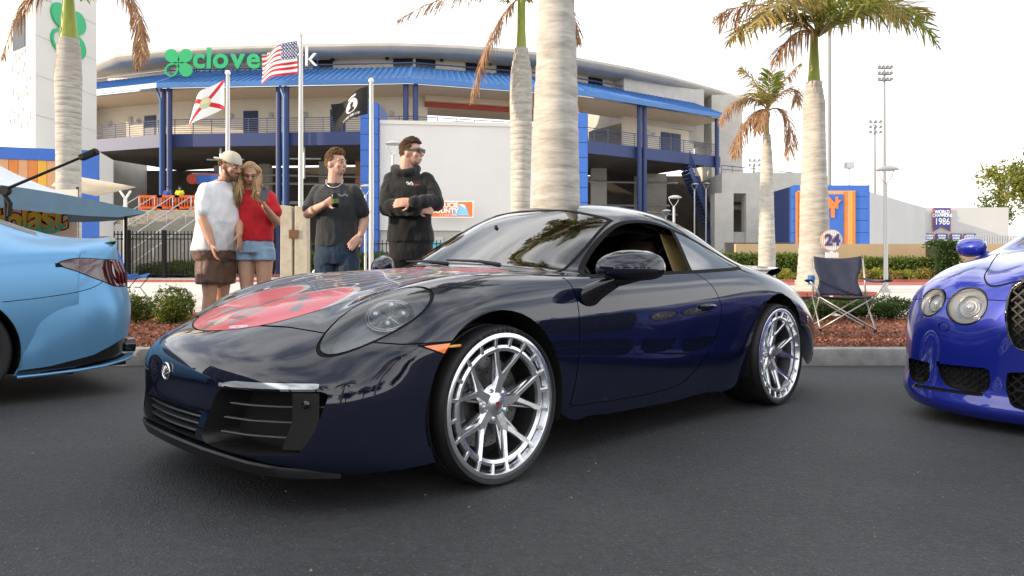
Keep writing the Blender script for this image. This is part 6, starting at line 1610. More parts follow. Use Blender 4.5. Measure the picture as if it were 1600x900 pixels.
def build_people():
    # --- man in white T-shirt and backwards cap
    q = Person('a', 'man in white T-shirt, brown shorts and backwards beige cap', 6.6, 'tan', 338); J = q.J; b = q.b; ro = q.root
    hips, chest, neck = J(336,392), J(340,318), J(350,281,-.02); f = Vector((.80,-.60,0))
    hd = J(361,259,-.08)
    secs, r, f = torso_secs(q, hips, chest, neck, f, w=1.08, dpt=1.12, belly=.03); loft(b, secs)
    capsule(b, neck-Vector((0,0,.03)), hd-Vector((.02,0,.05)), .060, .056); fr = head(b, hd, (.86,-.38,-.34), 1.0)
    aR = [J(319,297,-.15), J(318,344,-.20), J(331,381,-.24)]; aL = [J(364,297,.12), J(374,338,.06), J(374,366,-.10)]
    chain(b, [aR[0], mix3(aR[0],aR[1],.5), aR[1], mix3(aR[1],aR[2],.4), aR[2]], [.054,.056,.049,.045,.030]); chain(b, aL, [.052,.048,.030])
    hand(b, aR[2], (.25,.0,-1), (.8,.4,0), 1.0, .45, thumb=1); hand(b, aL[2], (.1,-.2,-1), (-.9,.1,0), 1.0, .4, thumb=-1)
    lr = [J(327,402,-.06), J(328,462,-.06), J(322,526,-.05), ]; ll = [J(349,402,.08), J(347,462,.10), J(345,524,.12)]
    for L_ in (lr, ll):
        chain(b, [L_[0], mix3(L_[0],L_[1],.6), L_[1], mix3(L_[1],L_[2],.35), L_[2]], [.092,.074,.060,.060,.040]); capsule(b, L_[2], L_[2]+f*.12-Vector((0,0,.055)), .036, .03)
    fuse('body', b, q.skin, ro, .0065, 3); face_parts(ro, hd, fr, 1.02)
    b = MB(); secs, _, _ = torso_secs(q, hips, chest, neck, f, w=1.04, dpt=1.10, inflate=.020, belly=.035); loft(b, [(c+Vector((0,0,.0)), hw+(.012 if i < 3 else 0), dd+(.012 if i < 3 else 0), r, f) for i, (c, hw, dd, _, _) in enumerate(secs[1:-1])]+[(neck+Vector((0,0,-.02)), .075, .072, r, f)])
    capsule(b, aR[0]+Vector((.02,0,-.01)), mix3(aR[0],aR[1],.66), .072, .074); capsule(b, aL[0]+Vector((0,0,-.01)), mix3(aL[0],aL[1],.6), .070, .070)
    fuse('t_shirt', b, M['white_cotton'], ro, .009, 3, .014, 9, 1)
    b = MB(); loft(b, [(hips+Vector((0,0,.10)), .182,.150, r, f), (hips, .200,.158, r, f), (mix3(lr[0],ll[0],.5)-Vector((0,0,.02)), .198,.150, r, f)])
    for L_, sg in ((lr, 1), (ll, -1)): loft(b, [(L_[0]+Vector((0,0,.06)), .10,.12, r, f), (mix3(L_[0],L_[1],.4), .110,.118, r, f), (mix3(L_[0],L_[1],.68), .108,.114, r, f)])
    fuse('shorts', b, M['brown_nylon'], ro, .009, 2, .015, 10, 2)
    for L_ in (lr, ll):
        b = MB(); a = L_[2]; g0 = Vector((a.x, a.y, .0)); loft(b, [(g0-f*.09+Vector((0,0,.05)), .036,.05, r, Vector((0,0,1))), (g0-f*.02+Vector((0,0,.055)), .042,.055, r, Vector((0,0,1))), (g0+f*.09+Vector((0,0,.04)), .047,.04, r, Vector((0,0,1))), (g0+f*.17+Vector((0,0,.03)), .036,.03, r, Vector((0,0,1)))]); b.build('shoe', M['shoe'], ro, smooth=50)
    hair_short(ro, hd, fr, M['hair_light'], 1.02, 420, .02, .022, 3, zmax=.1)
    bd = MB(); c_ = hd
    jaw = [c_+(fr[0]*x*.060+fr[1]*y+fr[2]*z) for x, y, z in ((-1.0,.012,-.045),(-.9,.035,-.075),(-.55,.066,-.100),(0,.083,-.106),(.55,.066,-.100),(.9,.035,-.075),(1.0,.012,-.045))]
    chain(bd, jaw, [.012,.016,.018,.018,.018,.016,.012]); chain(bd, [c_+fr[0]*x+fr[1]*.092-fr[2]*.046 for x in (-.022,0,.022)], [.006,.006,.006]); bd.build('beard', M['beard'], ro, smooth='all')
    # cap: crown, band opening, peak to the back
    rr, ff, up = fr; up2 = (up-ff*.10).normalized(); cp = MB(); rows = []
    for i in range(9):
        ph = (pi/2)*(1-i/8)*1.02; rows.append([hd+up2*(.026+.105*sin(ph))+(rr*cos(2*pi*k/28)*.087+ff*(sin(2*pi*k/28)*.109-.010))*max(.02, cos(ph))**.8 for k in range(29)])
    cp.grid(rows); co = cp.build('cap', M['cap_beige'], ro, smooth='all', weld=True); sm = co.modifiers.new('t', 'SOLIDIFY'); sm.thickness = .006
    pk = MB(); rows = []
    for i in range(9):
        a = -1.05+2.1*i/8; inner = hd+up2*.030+rr*sin(a)*.086-ff*(cos(a)*.112+.006); tip = hd+up2*(.012-.010*cos(a)+.02)+rr*sin(a)*.088-ff*(cos(a)*.098+.055+.05*cos(a)); rows.append([inner, mix3(inner,tip,.5)+up2*.006, tip])
    pk.grid(rows); po = pk.build('cap_peak', M['cap_beige'], co, smooth='all'); sm = po.modifiers.new('t', 'SOLIDIFY'); sm.thickness = .007

    # --- woman in red T-shirt looking at a phone
    q = Person('b', 'woman in red T-shirt and denim shorts looking at her phone', 6.72, 'warm', 398); J = q.J; b = q.b; ro = q.root
    hips, chest, neck = J(398,385), J(399,326), J(393,295,-.01); f = Vector((.10,-1,0)); hd = J(391,272,-.05)
    secs, r, f = torso_secs(q, hips, chest, neck, f, w=.86, dpt=.92); loft(b, secs)
    capsule(b, neck-Vector((0,0,.03)), hd-Vector((0,0,.05)), .047, .044); fr = head(b, hd, (.30,-.85,-.42), .93, True)
    aR = [J(374,306), J(368,345,.02), J(374,372,-.12)]; aL = [J(422,306), J(432,347,-.04), J(413,322,-.27)]
    chain(b, aR, [.040,.037,.025]); chain(b, [aL[0], aL[1], mix3(aL[1],aL[2],.4), aL[2]], [.040,.039,.036,.025])
    hand(b, aR[2], (.1,-.2,-1), (1,0,0), .9, .4, thumb=1); hand(b, aL[2], (-.05,-.25,.9), (-.75,-.1,-.3), .9, .85, thumb=1)
    lr = [J(384,396), J(386,458,-.02), J(386,528,.02)]; ll = [J(413,396), J(412,458,-.02), J(411,528,.02)]
    for L_ in (lr, ll):
        chain(b, [L_[0], mix3(L_[0],L_[1],.55), L_[1], mix3(L_[1],L_[2],.35), L_[2]], [.090,.070,.052,.052,.034]); capsule(b, L_[2], L_[2]+f*.10-Vector((0,0,.05)), .030, .026)
    fuse('body', b, q.skin, ro, .0065, 3); face_parts(ro, hd, fr, .93, 'hair_light', False)
    for sg in (-1, 1): b = MB(); capsule(b, hd+fr[0]*.018*sg+fr[1]*.083+fr[2]*.001, hd+fr[0]*.040*sg+fr[1]*.074+fr[2]*.002, .0045, .0035, 6, 2); b.build('eyelash', M['beard'], ro, smooth='all')
    b = MB(); secs, _, _ = torso_secs(q, hips, chest, neck, f, w=.86, dpt=.92, inflate=.022); loft(b, [(secs[1][0]+Vector((0,0,.05)), .172,.135, r, f)]+[(c, hw+.006, dd+.01, r, f) for c, hw, dd, _, _ in secs[2:-1]]+[(neck-Vector((0,0,.02)), .062,.062, r, f)])
    for sg in (-1, 1): b.ball(chest+r*.075*sg+f*.085+Vector((0,0,.045)), .075, .055, .07)
    capsule(b, aR[0]+Vector((.012,0,-.005)), mix3(aR[0],aR[1],.60), .055, .062); capsule(b, aL[0]+Vector((-.012,0,-.005)), mix3(aL[0],aL[1],.62), .055, .066)
    fuse('t_shirt', b, M['red_cotton'], ro, .008, 3, .014, 10, 3)
    b = MB(); loft(b, [(hips+Vector((0,0,.09)), .150,.115, r, f), (hips+Vector((0,0,.02)), .172,.128, r, f), (hips-Vector((0,0,.06)), .178,.128, r, f)])
    for L_ in (lr, ll): loft(b, [(L_[0]+Vector((0,0,.05)), .092,.11, r, f), (mix3(L_[0],L_[1],.17), .098,.106, r, f)])
    fuse('shorts', b, M['denim_light'], ro, .008, 2, .006, 14, 4)
    for L_ in (lr, ll):
        b = MB(); a = L_[2]; g0 = Vector((a.x, a.y, .0)); loft(b, [(g0-f*.07+Vector((0,0,.04)), .03,.04, r, Vector((0,0,1))), (g0+f*.03+Vector((0,0,.045)), .038,.045, r, Vector((0,0,1))), (g0+f*.15+Vector((0,0,.026)), .03,.026, r, Vector((0,0,1)))]); b.build('shoe', M['shoe'], ro, smooth=50)
    rr, ff, up = fr; b = MB(); g = random.Random(9)
    for i in range(620):
        th = g.uniform(0, 2*pi); z = g.uniform(.05, 1); x, y = cos(th)*sqrt(1-z*z), sin(th)*sqrt(1-z*z)
        if y > .42 and z < .64: continue
        p = hd+(rr*x*.073+ff*(y*.094-.010)+up*(z*.097+.022))*.95; sd = 1 if x >= 0 else -1
        s1 = hd+rr*sd*(.080+.016*g.random())+ff*(y*.06-.02)+up*(.0+.03*g.random()); L_ = g.uniform(.20, .34); fw = -.095 if y > -.4 else .05
        s2 = s1+Vector((sd*.02*g.uniform(0,1.3), fw*g.uniform(.2,1), -L_*.45)); s3 = s2+Vector((g.uniform(-.03,.03), -.02*g.random(), -L_*.30)); s4 = s3+Vector((g.uniform(-.03,.03), g.uniform(-.02,.02), -L_*.25))
        b.tube([p, mix3(p, s1, .55)+(rr*x+ff*y*.3)*.012, s1, s2, s3, s4], [.006,.007,.0075,.0075,.006,.002], 4)
    b.build('hair', M['hair_blond'], ro, smooth='all', fix=False)
    # phone in the hand
    ph = MB(); ph.box(-.037,.037,-.0045,.0045,-.076,.076); po = ph.build('phone', [M['phone_body']], bevel=.006); tag(po, 'dark smartphone held up in the hand of the woman in red', 'phone')
    po.location = P(413,303,6.72-.36); po.rotation_euler = (R(-28), R(24), R(35))
    b = MB(); b.box(-.033,.033,.0047,.0056,-.070,.070); b.build('screen', M['glass_dark'], po)
    b = MB(); b.box(-.028,.0,-.0075,-.0048,.035,.066); b.build('camera_bump', M['glass_dark'], po)

    # --- man in charcoal T-shirt with a can
    q = Person('c', 'man in charcoal T-shirt and jeans holding a black can', 6.65, 'fair', 524); J = q.J; b = q.b; ro = q.root
    hips, chest, neck = J(526,385), J(525,322), J(523,284,.0); f = Vector((.12,-1,0)); hd = J(525,256,-.03)
    secs, r, f = torso_secs(q, hips, chest, neck, f, w=1.0, dpt=1.0); loft(b, secs)
    capsule(b, neck-Vector((0,0,.03)), hd-Vector((-.0,0,.05)), .068, .066); fr = head(b, hd, (.90,-.44,.03), 1.0)
    aR = [J(497,301,.0), J(481,334,-.06), J(508,319,-.27)]; aL = [J(554,301,.0), J(570,343,.06), J(563,368,-.08)]
    chain(b, [aR[0], mix3(aR[0],aR[1],.5), aR[1], mix3(aR[1],aR[2],.35), aR[2]], [.050,.052,.046,.045,.029]); chain(b, [aL[0], mix3(aL[0],aL[1],.5), aL[1], mix3(aL[1],aL[2],.35), aL[2]], [.050,.052,.046,.044,.029])
    hand(b, aR[2], (.85,-.25,.35), (.1,-1,-.2), 1.0, .9, thumb=1); hand(b, aL[2], (-.55,-.45,-.75), (-.4,.8,-.2), 1.0, .35, thumb=1, spread=.35)
    lr = [J(508,405,0), J(507,462,-.02), J(506,526,.03)]; ll = [J(544,405,0), J(546,462,-.02), J(548,526,.03)]
    for L_ in (lr, ll): chain(b, [L_[0], L_[1], L_[2]], [.085,.055,.038])
    fuse('body', b, q.skin, ro, .0065, 3); face_parts(ro, hd, fr, 1.0, 'hair_light')
    b = MB(); secs, _, _ = torso_secs(q, hips, chest, neck, f, w=1.0, dpt=1.0, inflate=.020); loft(b, [(c, hw, dd, r, f) for c, hw, dd, _, _ in secs[1:-1]]+[(neck-Vector((0,0,.02)), .078,.074, r, f)])
    capsule(b, aR[0]+Vector((.006,0,.002)), mix3(aR[0],aR[1],.74), .070, .070); capsule(b, aL[0]+Vector((-.006,0,.002)), mix3(aL[0],aL[1],.70), .070, .069)
    fuse('t_shirt', b, M['charcoal'], ro, .009, 3, .014, 9, 5)
    b = MB(); loft(b, [(hips+Vector((0,0,.08)), .172,.122, r, f), (hips, .188,.132, r, f), (hips-Vector((0,0,.08)), .190,.130, r, f), (hips-Vector((0,0,.16)), .185,.11, r, f)])
    for L_ in (lr, ll): chain(b, [L_[0], L_[1], L_[2]-Vector((0,0,.02))], [.104,.080,.070])
    fuse('jeans', b, M['denim_dark'], ro, .009, 2, .011, 12, 6)
    for L_ in (lr, ll):
        b = MB(); a = L_[2]; g0 = Vector((a.x, a.y, 0)); loft(b, [(g0-f*.08+Vector((0,0,.05)), .036,.05, r, Vector((0,0,1))), (g0+f*.05+Vector((0,0,.05)), .046,.05, r, Vector((0,0,1))), (g0+f*.19+Vector((0,0,.03)), .034,.03, r, Vector((0,0,1)))]); b.build('shoe', M['shoe_dark'], ro, smooth=50)
    hair_short(ro, hd, fr, M['hair_light'], 1.0, 2400, .040, .009, 6, .35, .30)
    b = MB(); ring = []
    for i in range(25):
        a = pi*(1.06*i/24-.03); ring.append(neck+r*-cos(a)*.076+f*(.02+sin(a)*.088)+Vector((0,0,.010-.075*sin(a))))
    b.tube(ring, .0042, 6); b.build('necklace', M['silver'], ro, smooth='all')
    # small chest print
    b = MB(); r = -r; c0 = chest+r*.075+f*.148+Vector((0,0,.085))
    b.tube([c0+r*(-.05+.1*i/8)+Vector((0,0,.010*sin(i*1.3)))+f*(.006-.0*i) for i in range(9)], .003, 4); b.build('shirt_print', M['print_pale'], ro)
    can = MB(); can.lathe([(0,0),(.024,0),(.029,.006),(.031,.012),(.031,.105),(.026,.118),(.0245,.122),(.0,.120)], 20); co = can.build('drink_can', M['can_black'], smooth=35); tag(co, 'slim black drink can held by the man in charcoal T-shirt', 'can')
    co.location = P(524.5,324,6.65-.37); co.rotation_euler = (R(4), R(-4), 0)
    b = MB(); b.lathe([(.0316,.035),(.0316,.075)], 20); b.build('can_label', M['can_green'], co, smooth=True)

    # --- man in black hoodie, arms folded
    q = Person('d', 'man in black hoodie and sunglasses with folded arms', 6.55, 'rosy', 640); J = q.J; b = q.b; ro = q.root
    hips, chest, neck = J(642,378), J(640,312), J(634,268,.0); f = Vector((.05,-1,0)); hd = J(643,239,-.03)
    secs, r, f = torso_secs(q, hips, chest, neck, f, w=1.05, dpt=1.05); loft(b, secs)
    capsule(b, neck-Vector((0,0,.03)), hd-Vector((.03,0,.05)), .068, .066); fr = head(b, hd, (.95,-.30,.03), 1.02)
    aR = [J(610,284,.0), J(606,324,-.14), J(652,326,-.26)]; aL = [J(668,284,.0), J(681,318,-.10), J(643,315,-.33)]
    chain(b, aR, [.056,.046,.030]); chain(b, aL, [.056,.046,.030])
    hand(b, aL[2], (-.95,.02,-.10), (.05,.9,-.1), 1.04, .35, thumb=1); hand(b, aR[2], (.9,.25,-.1), (0,.9,0), .95, .4, thumb=-1)
    lr = [J(624,405,0), J(622,462,-.02), J(620,528,.03)]; ll = [J(660,405,0), J(661,462,-.02), J(663,528,.03)]
    for L_ in (lr, ll): chain(b, [L_[0], L_[1], L_[2]], [.085,.055,.038])
    fuse('body', b, q.skin, ro, .0065, 3); face_parts(ro, hd, fr, 1.02, 'hair_brown', eyes=False)
    b = MB(); secs, _, _ = torso_secs(q, hips, chest, neck, f, w=1.05, dpt=1.08, inflate=.030); loft(b, [(c, hw, dd, r, f) for c, hw, dd, _, _ in secs[1:-1]]+[(neck-Vector((0,0,.0)), .088,.086, r, f)])
    chain(b, [aR[0]+Vector((.01,0,.01)), mix3(aR[0],aR[1],.5), aR[1], aR[2]-Vector((.02,0,0))], [.076,.078,.074,.058]); chain(b, [aL[0]+Vector((-.01,0,.01)), mix3(aL[0],aL[1],.5), aL[1], mix3(aL[1],aL[2],.5), aL[2]+Vector((.025,.0,0))], [.076,.078,.076,.064,.047])
    # hood lying round the neck
    ring = [neck+r*cos(2*pi*i/16)*.098+f*(sin(2*pi*i/16)*.105-.012)+Vector((0,0,.028-.055*max(0, sin(2*pi*i/16)))) for i in range(17)]
    for i in range(16): capsule(b, ring[i], ring[i+1], .034)
    loft(b, [(neck-f*.10+Vector((0,0,.04)), .10,.045, r, f), (neck-f*.13-Vector((0,0,.05)), .13,.055, r, f), (neck-f*.12-Vector((0,0,.15)), .09,.035, r, f)])
    fuse('hoodie', b, M['black_fleece'], ro, .009, 3, .018, 8, 7)
    b = MB(); loft(b, [(hips+Vector((0,0,.08)), .182,.132, r, f), (hips, .196,.14, r, f), (hips-Vector((0,0,.08)), .196,.138, r, f), (hips-Vector((0,0,.17)), .19,.12, r, f)])
    for L_ in (lr, ll): chain(b, [L_[0], L_[1], L_[2]-Vector((0,0,.02))], [.108,.088,.078])
    fuse('trousers', b, M['black_fleece'], ro, .009, 2, .008, 12, 8)
    for L_ in (lr, ll):
        b = MB(); a = L_[2]; g0 = Vector((a.x, a.y, 0)); loft(b, [(g0-f*.08+Vector((0,0,.05)), .036,.05, r, Vector((0,0,1))), (g0+f*.05+Vector((0,0,.05)), .046,.05, r, Vector((0,0,1))), (g0+f*.19+Vector((0,0,.03)), .034,.03, r, Vector((0,0,1)))]); b.build('shoe', M['shoe_dark'], ro, smooth=50)
    hair_short(ro, hd, fr, M['hair_brown'], 1.02, 2400, .034, .010, 11, .45, .22)
    rr, ff, up = fr; gl = empty('sunglasses', parent=ro)
    for sg in (-1, 1):
        b = MB(); c = hd+rr*.034*sg+ff*.104+up*.010; b.prism([(-.029,.018),(.029,.020),(.030,-.006),(.018,-.020),(-.018,-.019),(-.029,-.004)], c, rr, up, ff*.004); b.build('lens', M['lens_dark'], gl)
        b = MB(); b.beam(hd+rr*.063*sg+ff*.105+up*.022, hd+rr*.082*sg-ff*.02+up*.014, .005, .014); b.build('temple', M['gloss_black'], gl)
    b = MB(); b.beam(hd-rr*.066+ff*.108+up*.028, hd+rr*.066+ff*.108+up*.028, .006, .009); b.build('bridge', M['gloss_black'], gl)
    # chest print
    r = -r; c0 = chest+r*.035+f*.175+Vector((0,0,.125))
    b = MB(); b.tube([c0+r*(-.045+.006*i)+Vector((0,0,.010*sin(i*1.15)+.004))+f*.002 for i in range(11)], .0065, 6); b.tube([c0+r*(-.04)+Vector((0,0,-.008)), c0+r*.015+Vector((0,0,-.012))], .004, 6); b.build('hoodie_print', M['print_white'], ro)
    b = MB(); b.prism([(.02,-.022),(.075,-.006),(.03,-.002)], c0, r, Vector((0,0,1)), f*.004); b.build('hoodie_flash', M['print_red'], ro)

    # --- two stewards far behind the barrier
    for px, shirt, lab in ((262, 'steward_blue', 'steward in blue shirt and cap behind the orange barrier'), (281, 'hi_vis', 'steward in yellow high visibility shirt behind the orange barrier')):
        D = 49.9; q = Person('e', lab, D, 'tan', px, gz=4.74, group=None); ro = q.root; b = MB(); f = Vector((0,-1,0)); z = lambda h: Vector((0,0,h))
        secs, r, f = torso_secs(q, z(.95), z(1.25), z(1.50), f); loft(b, secs); capsule(b, z(1.47), z(1.56), .055); fr = head(b, z(1.64), (.1,-1,-.1)); 
        for sg in (-1, 1): chain(b, [Vector((.2*sg,0,1.42)), Vector((.26*sg,-.05,1.15)), Vector((.2*sg,-.25,1.05))], [.05,.042,.03]); hand(b, Vector((.2*sg,-.25,1.05)), (-.4*sg,-.6,-.1), (0,0,-1), 1, .4, thumb=sg); chain(b, [Vector((.09*sg,0,.9)), Vector((.1*sg,0,.48)), Vector((.1*sg,0,.06))], [.09,.06,.045])
        fuse('body', b, q.skin, ro, .016, 2)
        b = MB(); secs, _, _ = torso_secs(q, z(.95), z(1.25), z(1.50), f, inflate=.025); loft(b, [(c, hw, dd, r, f) for c, hw, dd, _, _ in secs[1:-1]])
        for sg in (-1, 1): capsule(b, Vector((.2*sg,0,1.42)), Vector((.25*sg,-.03,1.25)), .08)
        fuse('shirt', b, M[shirt], ro, .02, 2)
        b = MB(); 
        for sg in (-1, 1): chain(b, [Vector((.09*sg,0,.92)), Vector((.1*sg,0,.48)), Vector((.1*sg,0,.1))], [.12,.09,.08])
        fuse('trousers', b, M['denim_dark'], ro, .02, 1)
        b = MB(); b.ball(z(1.69), .088,.105,.075, 14, 8); b.box(-.07,.07,-.19,-.08,1.69,1.70); b.build('cap', M['denim_dark'], ro, smooth=True)
M['beard'] = mat('beard', (.10,.05,.03), .9, noise=.4, nscale=90)
M['phone_body'] = mat('phone_body', (.03,.02,.03), .3, coat=.4); M['print_pale'] = mat('print_pale', (.35,.34,.32), .8); M['print_white'] = mat('print_white', (.7,.7,.7), .8); M['print_red'] = mat('print_red', (.5,.02,.05), .8)
M['can_black'] = mat('can_black', (.012,.012,.012), .25, .6); M['can_green'] = mat('can_green', (.10,.16,.04), .35, .3); M['steward_blue'] = cloth('steward_blue', (.04,.10,.42)); M['hi_vis'] = mat('hi_vis', (.62,.75,.03), .7)
build_people()
# ------------------------------------------------------------------ the two neighbouring cars
M['sky_blue'] = mat('satin_blue_wrap', (.135,.33,.56), .34, .45, spec=.5)
M['royal_blue'] = mat('royal_blue_paint', (.009,.022,.33), .32, .35, coat=1.0, coat_rough=.015)
M['tail_smoke'] = mat('tail_lens', (.05,.006,.010), .06, coat=1.0)
M['reflector'] = mat('lamp_reflector', (.72,.73,.74), .38, .7)
M['lens_frost'] = glass_mat('lamp_cover', (.80,.81,.82), fres=1.5)
CAR_YAW = 44.53
def sec(x, zt, yr, zb, yb, ym, zs=.18, zm=.62):
    return [(x,0,zt),(x,yr*.5,zt-.012),(x,yr*.83,zt-.045),(x,yr,zt-.10 if zt-zb > .15 else zt-(zt-zb)*.45),(x,(yr+yb)/2+.02,(zb+zt-.1)/2 if zt-zb > .15 else zb+(zt-zb)*.3),(x,yb,zb),(x,ym*.985,zb-.11),(x,ym,zm),(x,ym*.995,.46),(x,ym*.98,.31),(x,ym*.94,zs)]

def build_blue_coupe():
    car = empty('satin_coupe', (-4.08, 5.02, 0), R(180+CAR_YAW), 'light blue satin coupe showing its rear corner and red tail light', 'car')
    T = []
    # front end (rear axle is x = 0)
    n = [3.83,3.81,3.76,3.70,3.62,3.53,3.45,3.39,3.34,3.28,3.2]; ys = [0,.3,.54,.68,.78,.86,.905,.925,.935,.93,.9]
    for z, dx in ((.18,-.05),(.26,0),(.45,.01),(.62,-.02)): T.append([(n[i]+dx, ys[i], z*(1 if i < 6 else .98)) for i in range(11)])
    T.append([(n[i]-.12, ys[i]*.99, .76-.018*i) for i in range(11)])
    T.append([(n[i]-.35, ys[i]*.985, .85-.022*i) for i in range(11)])
    T += [sec(3.0,.93,.55,.86,.80,.93,zm=.60), sec(2.5,.99,.60,.90,.82,.94), sec(2.05,1.02,.64,.92,.83,.94), sec(1.75,1.06,.66,.93,.83,.94), sec(1.35,1.24,.62,.94,.84,.94), sec(.95,1.36,.57,.95,.84,.94), sec(.5,1.385,.55,.955,.85,.942), sec(.05,1.36,.54,.965,.86,.948), sec(-.25,1.285,.53,.98,.865,.952), sec(-.5,1.19,.56,.995,.865,.95), sec(-.72,1.125,.62,1.0,.86,.945)]
    T.append([(-.93,0,1.108),(-.92,.35,1.10),(-.89,.58,1.085),(-.86,.70,1.06),(-.81,.79,1.02),(-.75,.86,.965),(-.67,.912,.88),(-.58,.938,.76),(-.48,.944,.63),(-.4,.938,.52),(-.3,.9,.46)])
    T.append([(-1.085,0,1.105),(-1.068,.35,1.097),(-1.03,.58,1.08),(-.985,.70,1.045),(-.92,.79,.995),(-.835,.865,.935),(-.74,.915,.85),(-.63,.94,.73),(-.51,.946,.605),(-.41,.94,.50),(-.3,.9,.44)])
    T.append([(-1.105,0,1.03),(-1.09,.35,1.022),(-1.05,.58,1.005),(-1.005,.71,.97),(-.945,.80,.92),(-.865,.873,.86),(-.765,.92,.78),(-.65,.942,.68),(-.53,.948,.57),(-.42,.94,.475),(-.3,.9,.42)])
    T.append([(-1.125,0,.86),(-1.11,.35,.857),(-1.07,.59,.845),(-1.025,.72,.825),(-.968,.812,.795),(-.892,.882,.755),(-.792,.928,.695),(-.68,.948,.615),(-.55,.952,.525),(-.44,.943,.445),(-.3,.9,.39)])
    T.append([(-1.185,0,.70),(-1.17,.35,.70),(-1.125,.6,.69),(-1.075,.735,.675),(-1.015,.83,.655),(-.93,.90,.625),(-.815,.942,.58),(-.695,.956,.52),(-.565,.956,.46),(-.45,.946,.40),(-.3,.9,.34)])
    T.append([(-1.195,0,.50),(-1.18,.35,.50),(-1.135,.6,.495),(-1.085,.735,.485),(-1.025,.83,.47),(-.94,.90,.45),(-.82,.942,.42),(-.70,.957,.385),(-.57,.957,.35),(-.45,.947,.31),(-.3,.9,.28)])
    T.append([(-1.15,0,.27),(-1.135,.35,.27),(-1.09,.6,.265),(-1.05,.73,.26),(-.99,.82,.25),(-.91,.885,.24),(-.80,.925,.225),(-.68,.938,.21),(-.55,.938,.2),(-.44,.93,.19),(-.3,.89,.19)])
    sh = Sheet(T, .8, 7); LAMP, GAP, BUMP, CUT, DIFF, GL = range(1, 7)
    for cx in (0, 2.945): sh.cut(lambda c, s, t, cx=cx: hypot(c.x-cx, c.z-.345)-.385, CUT)
    lp = poly_sdf(smooth_poly([(-.585,.905),(-.72,.945),(-.95,.935),(-1.3,.93,'c'),(-1.3,.76,'c'),(-1.0,.745),(-.87,.785),(-.70,.855)], 5))
    sh.panel(lambda c, s, t: lp(c.x, c.z) if s > 15 and c.y > .42 else 9, LAMP, GAP, .003)
    df = poly_sdf([(-.33,.0),(-.33,.215),(-.55,.235),(-.80,.285),(-1.0,.37),(-1.4,.43),(-1.4,0)])
    sh.cut(lambda c, s, t: df(c.x, c.z) if s > 15 else 9, DIFF)
    bpz = poly_sdf(smooth_poly([(-.2,.655,'c'),(-.5,.685),(-.74,.725),(-.86,.775),(-.95,.85,'c'),(-1.5,.85,'c'),(-1.5,0,'c'),(-.2,0,'c')], 4))
    sh.panel(lambda c, s, t: bpz(c.x, c.z) if s > 14 else 9, BUMP, GAP, .0025)
    gl = poly_sdf(smooth_poly([(1.72,.985,'c'),(1.2,1.21),(.8,1.275),(.4,1.28),(.05,1.235),(-.18,1.13),(-.24,1.03),(.4,1.0)], 4))
    sh.cut(lambda c, s, t: gl(c.x, c.z) if 2.4 < t < 5.4 and 8 < s < 17 else 9, GL)
    sh.cut(lambda c, s, t: max(abs(s-14.35)*.3-.27, (t-2.5)*.13) if 12 < s < 17 and t < 4 else 9, GL)
    sh.cut(lambda c, s, t: max(abs(s-10.2)*.3-.30, (t-2.6)*.13) if 8 < s < 12 and t < 4 else 9, GL)
    link_mesh('body_shell', sh.extract(0, 'body_shell', both=True), M['sky_blue'], car); link_mesh('rear_bumper', sh.extract(BUMP, 'rear_bumper', both=True), M['sky_blue'], car)
    link_mesh('panel_gap', sh.extract(GAP, 'panel_gap', both=True, shift=-.004), M['gap'], car); link_mesh('diffuser', sh.extract(DIFF, 'diffuser', both=True, shift=-.012), M['gloss_black'], car); link_mesh('window_glass', sh.extract(GL, 'window_glass', both=True), M['glass_dark'], car)
    for fl in (False, True):
        sg = -1 if fl else 1
        tl = empty('tail_light', parent=car); link_mesh('lens', sh.extract(LAMP, 'lens', flip=fl, shift=.003), M['tail_smoke'], tl)
        for k, x in enumerate((-.97, -1.01, -1.05)):
            b = MB(); y = .70-k*.0; b.tube([(-.955-.035*k, (.802-.05*k)*sg, .93), (-.985-.035*k, (.812-.05*k)*sg, .85), (-1.0-.035*k, (.80-.05*k)*sg, .77)], .010, 8); b.build('light_blade', M['tail_bright'], tl, smooth='all')
        b = MB(); rows = []
        for (x, y, z) in ((-.36,.945,.172),(-.5,.955,.176),(-.7,.955,.184),(-.86,.925,.196),(-1.0,.845,.212),(-1.1,.725,.222),(-1.15,.58,.23)):
            o = Vector((x, y*sg, z)); d = Vector((-.3 if x < -.8 else 0, sg*(1 if x > -.9 else .5), 0)).normalized(); rows.append([o-d*.06+Vector((0,0,.012)), o+d*.012+Vector((0,0,.016)), o+d*.018+Vector((0,0,.008)), o+d*.012, o-d*.06-Vector((0,0,.004))])
        b.grid(rows); b.build('splitter', M['sky_blue'], car, smooth=True)
        b = MB(); b.lathe([(0,.004),(.014,.004),(.016,-.004)], 16, c=(-.755, .948*sg, .52), axis='y'); b.build('parking_sensor', M['sky_blue'], car, smooth=True)
        for cx in (0, 2.945):
            w = MB(); rows = []
            for q in range(21): a = -.3+q*(pi+.6)/20; rows.append([(cx+.385*cos(a), y*sg, .345+.385*sin(a)) for y in (.94,.6)])
            w.grid(rows); w.add([r_[1] for r_ in rows], [tuple(range(21))]); w.build('wheel_well', M['matte_black'], car); make_wheel(car, (cx, .935*sg, .345), .345, .27, .27, .06, sg, 'gloss_black')
        b = MB(); b.ball((1.45,1.0*sg,1.03), .06,.11,.075, 16, 10); b.build('door_mirror', M['sky_blue'], car, smooth='all')
        b = MB(); b.lathe([(.035,.02),(.05,.02),(.055,-.05),(.035,-.05)], 16, c=(-1.12,.55*sg,.30), axis='x'); b.build('exhaust_tip', M['gloss_black'], car, smooth=True)
    b = MB(); rows = []
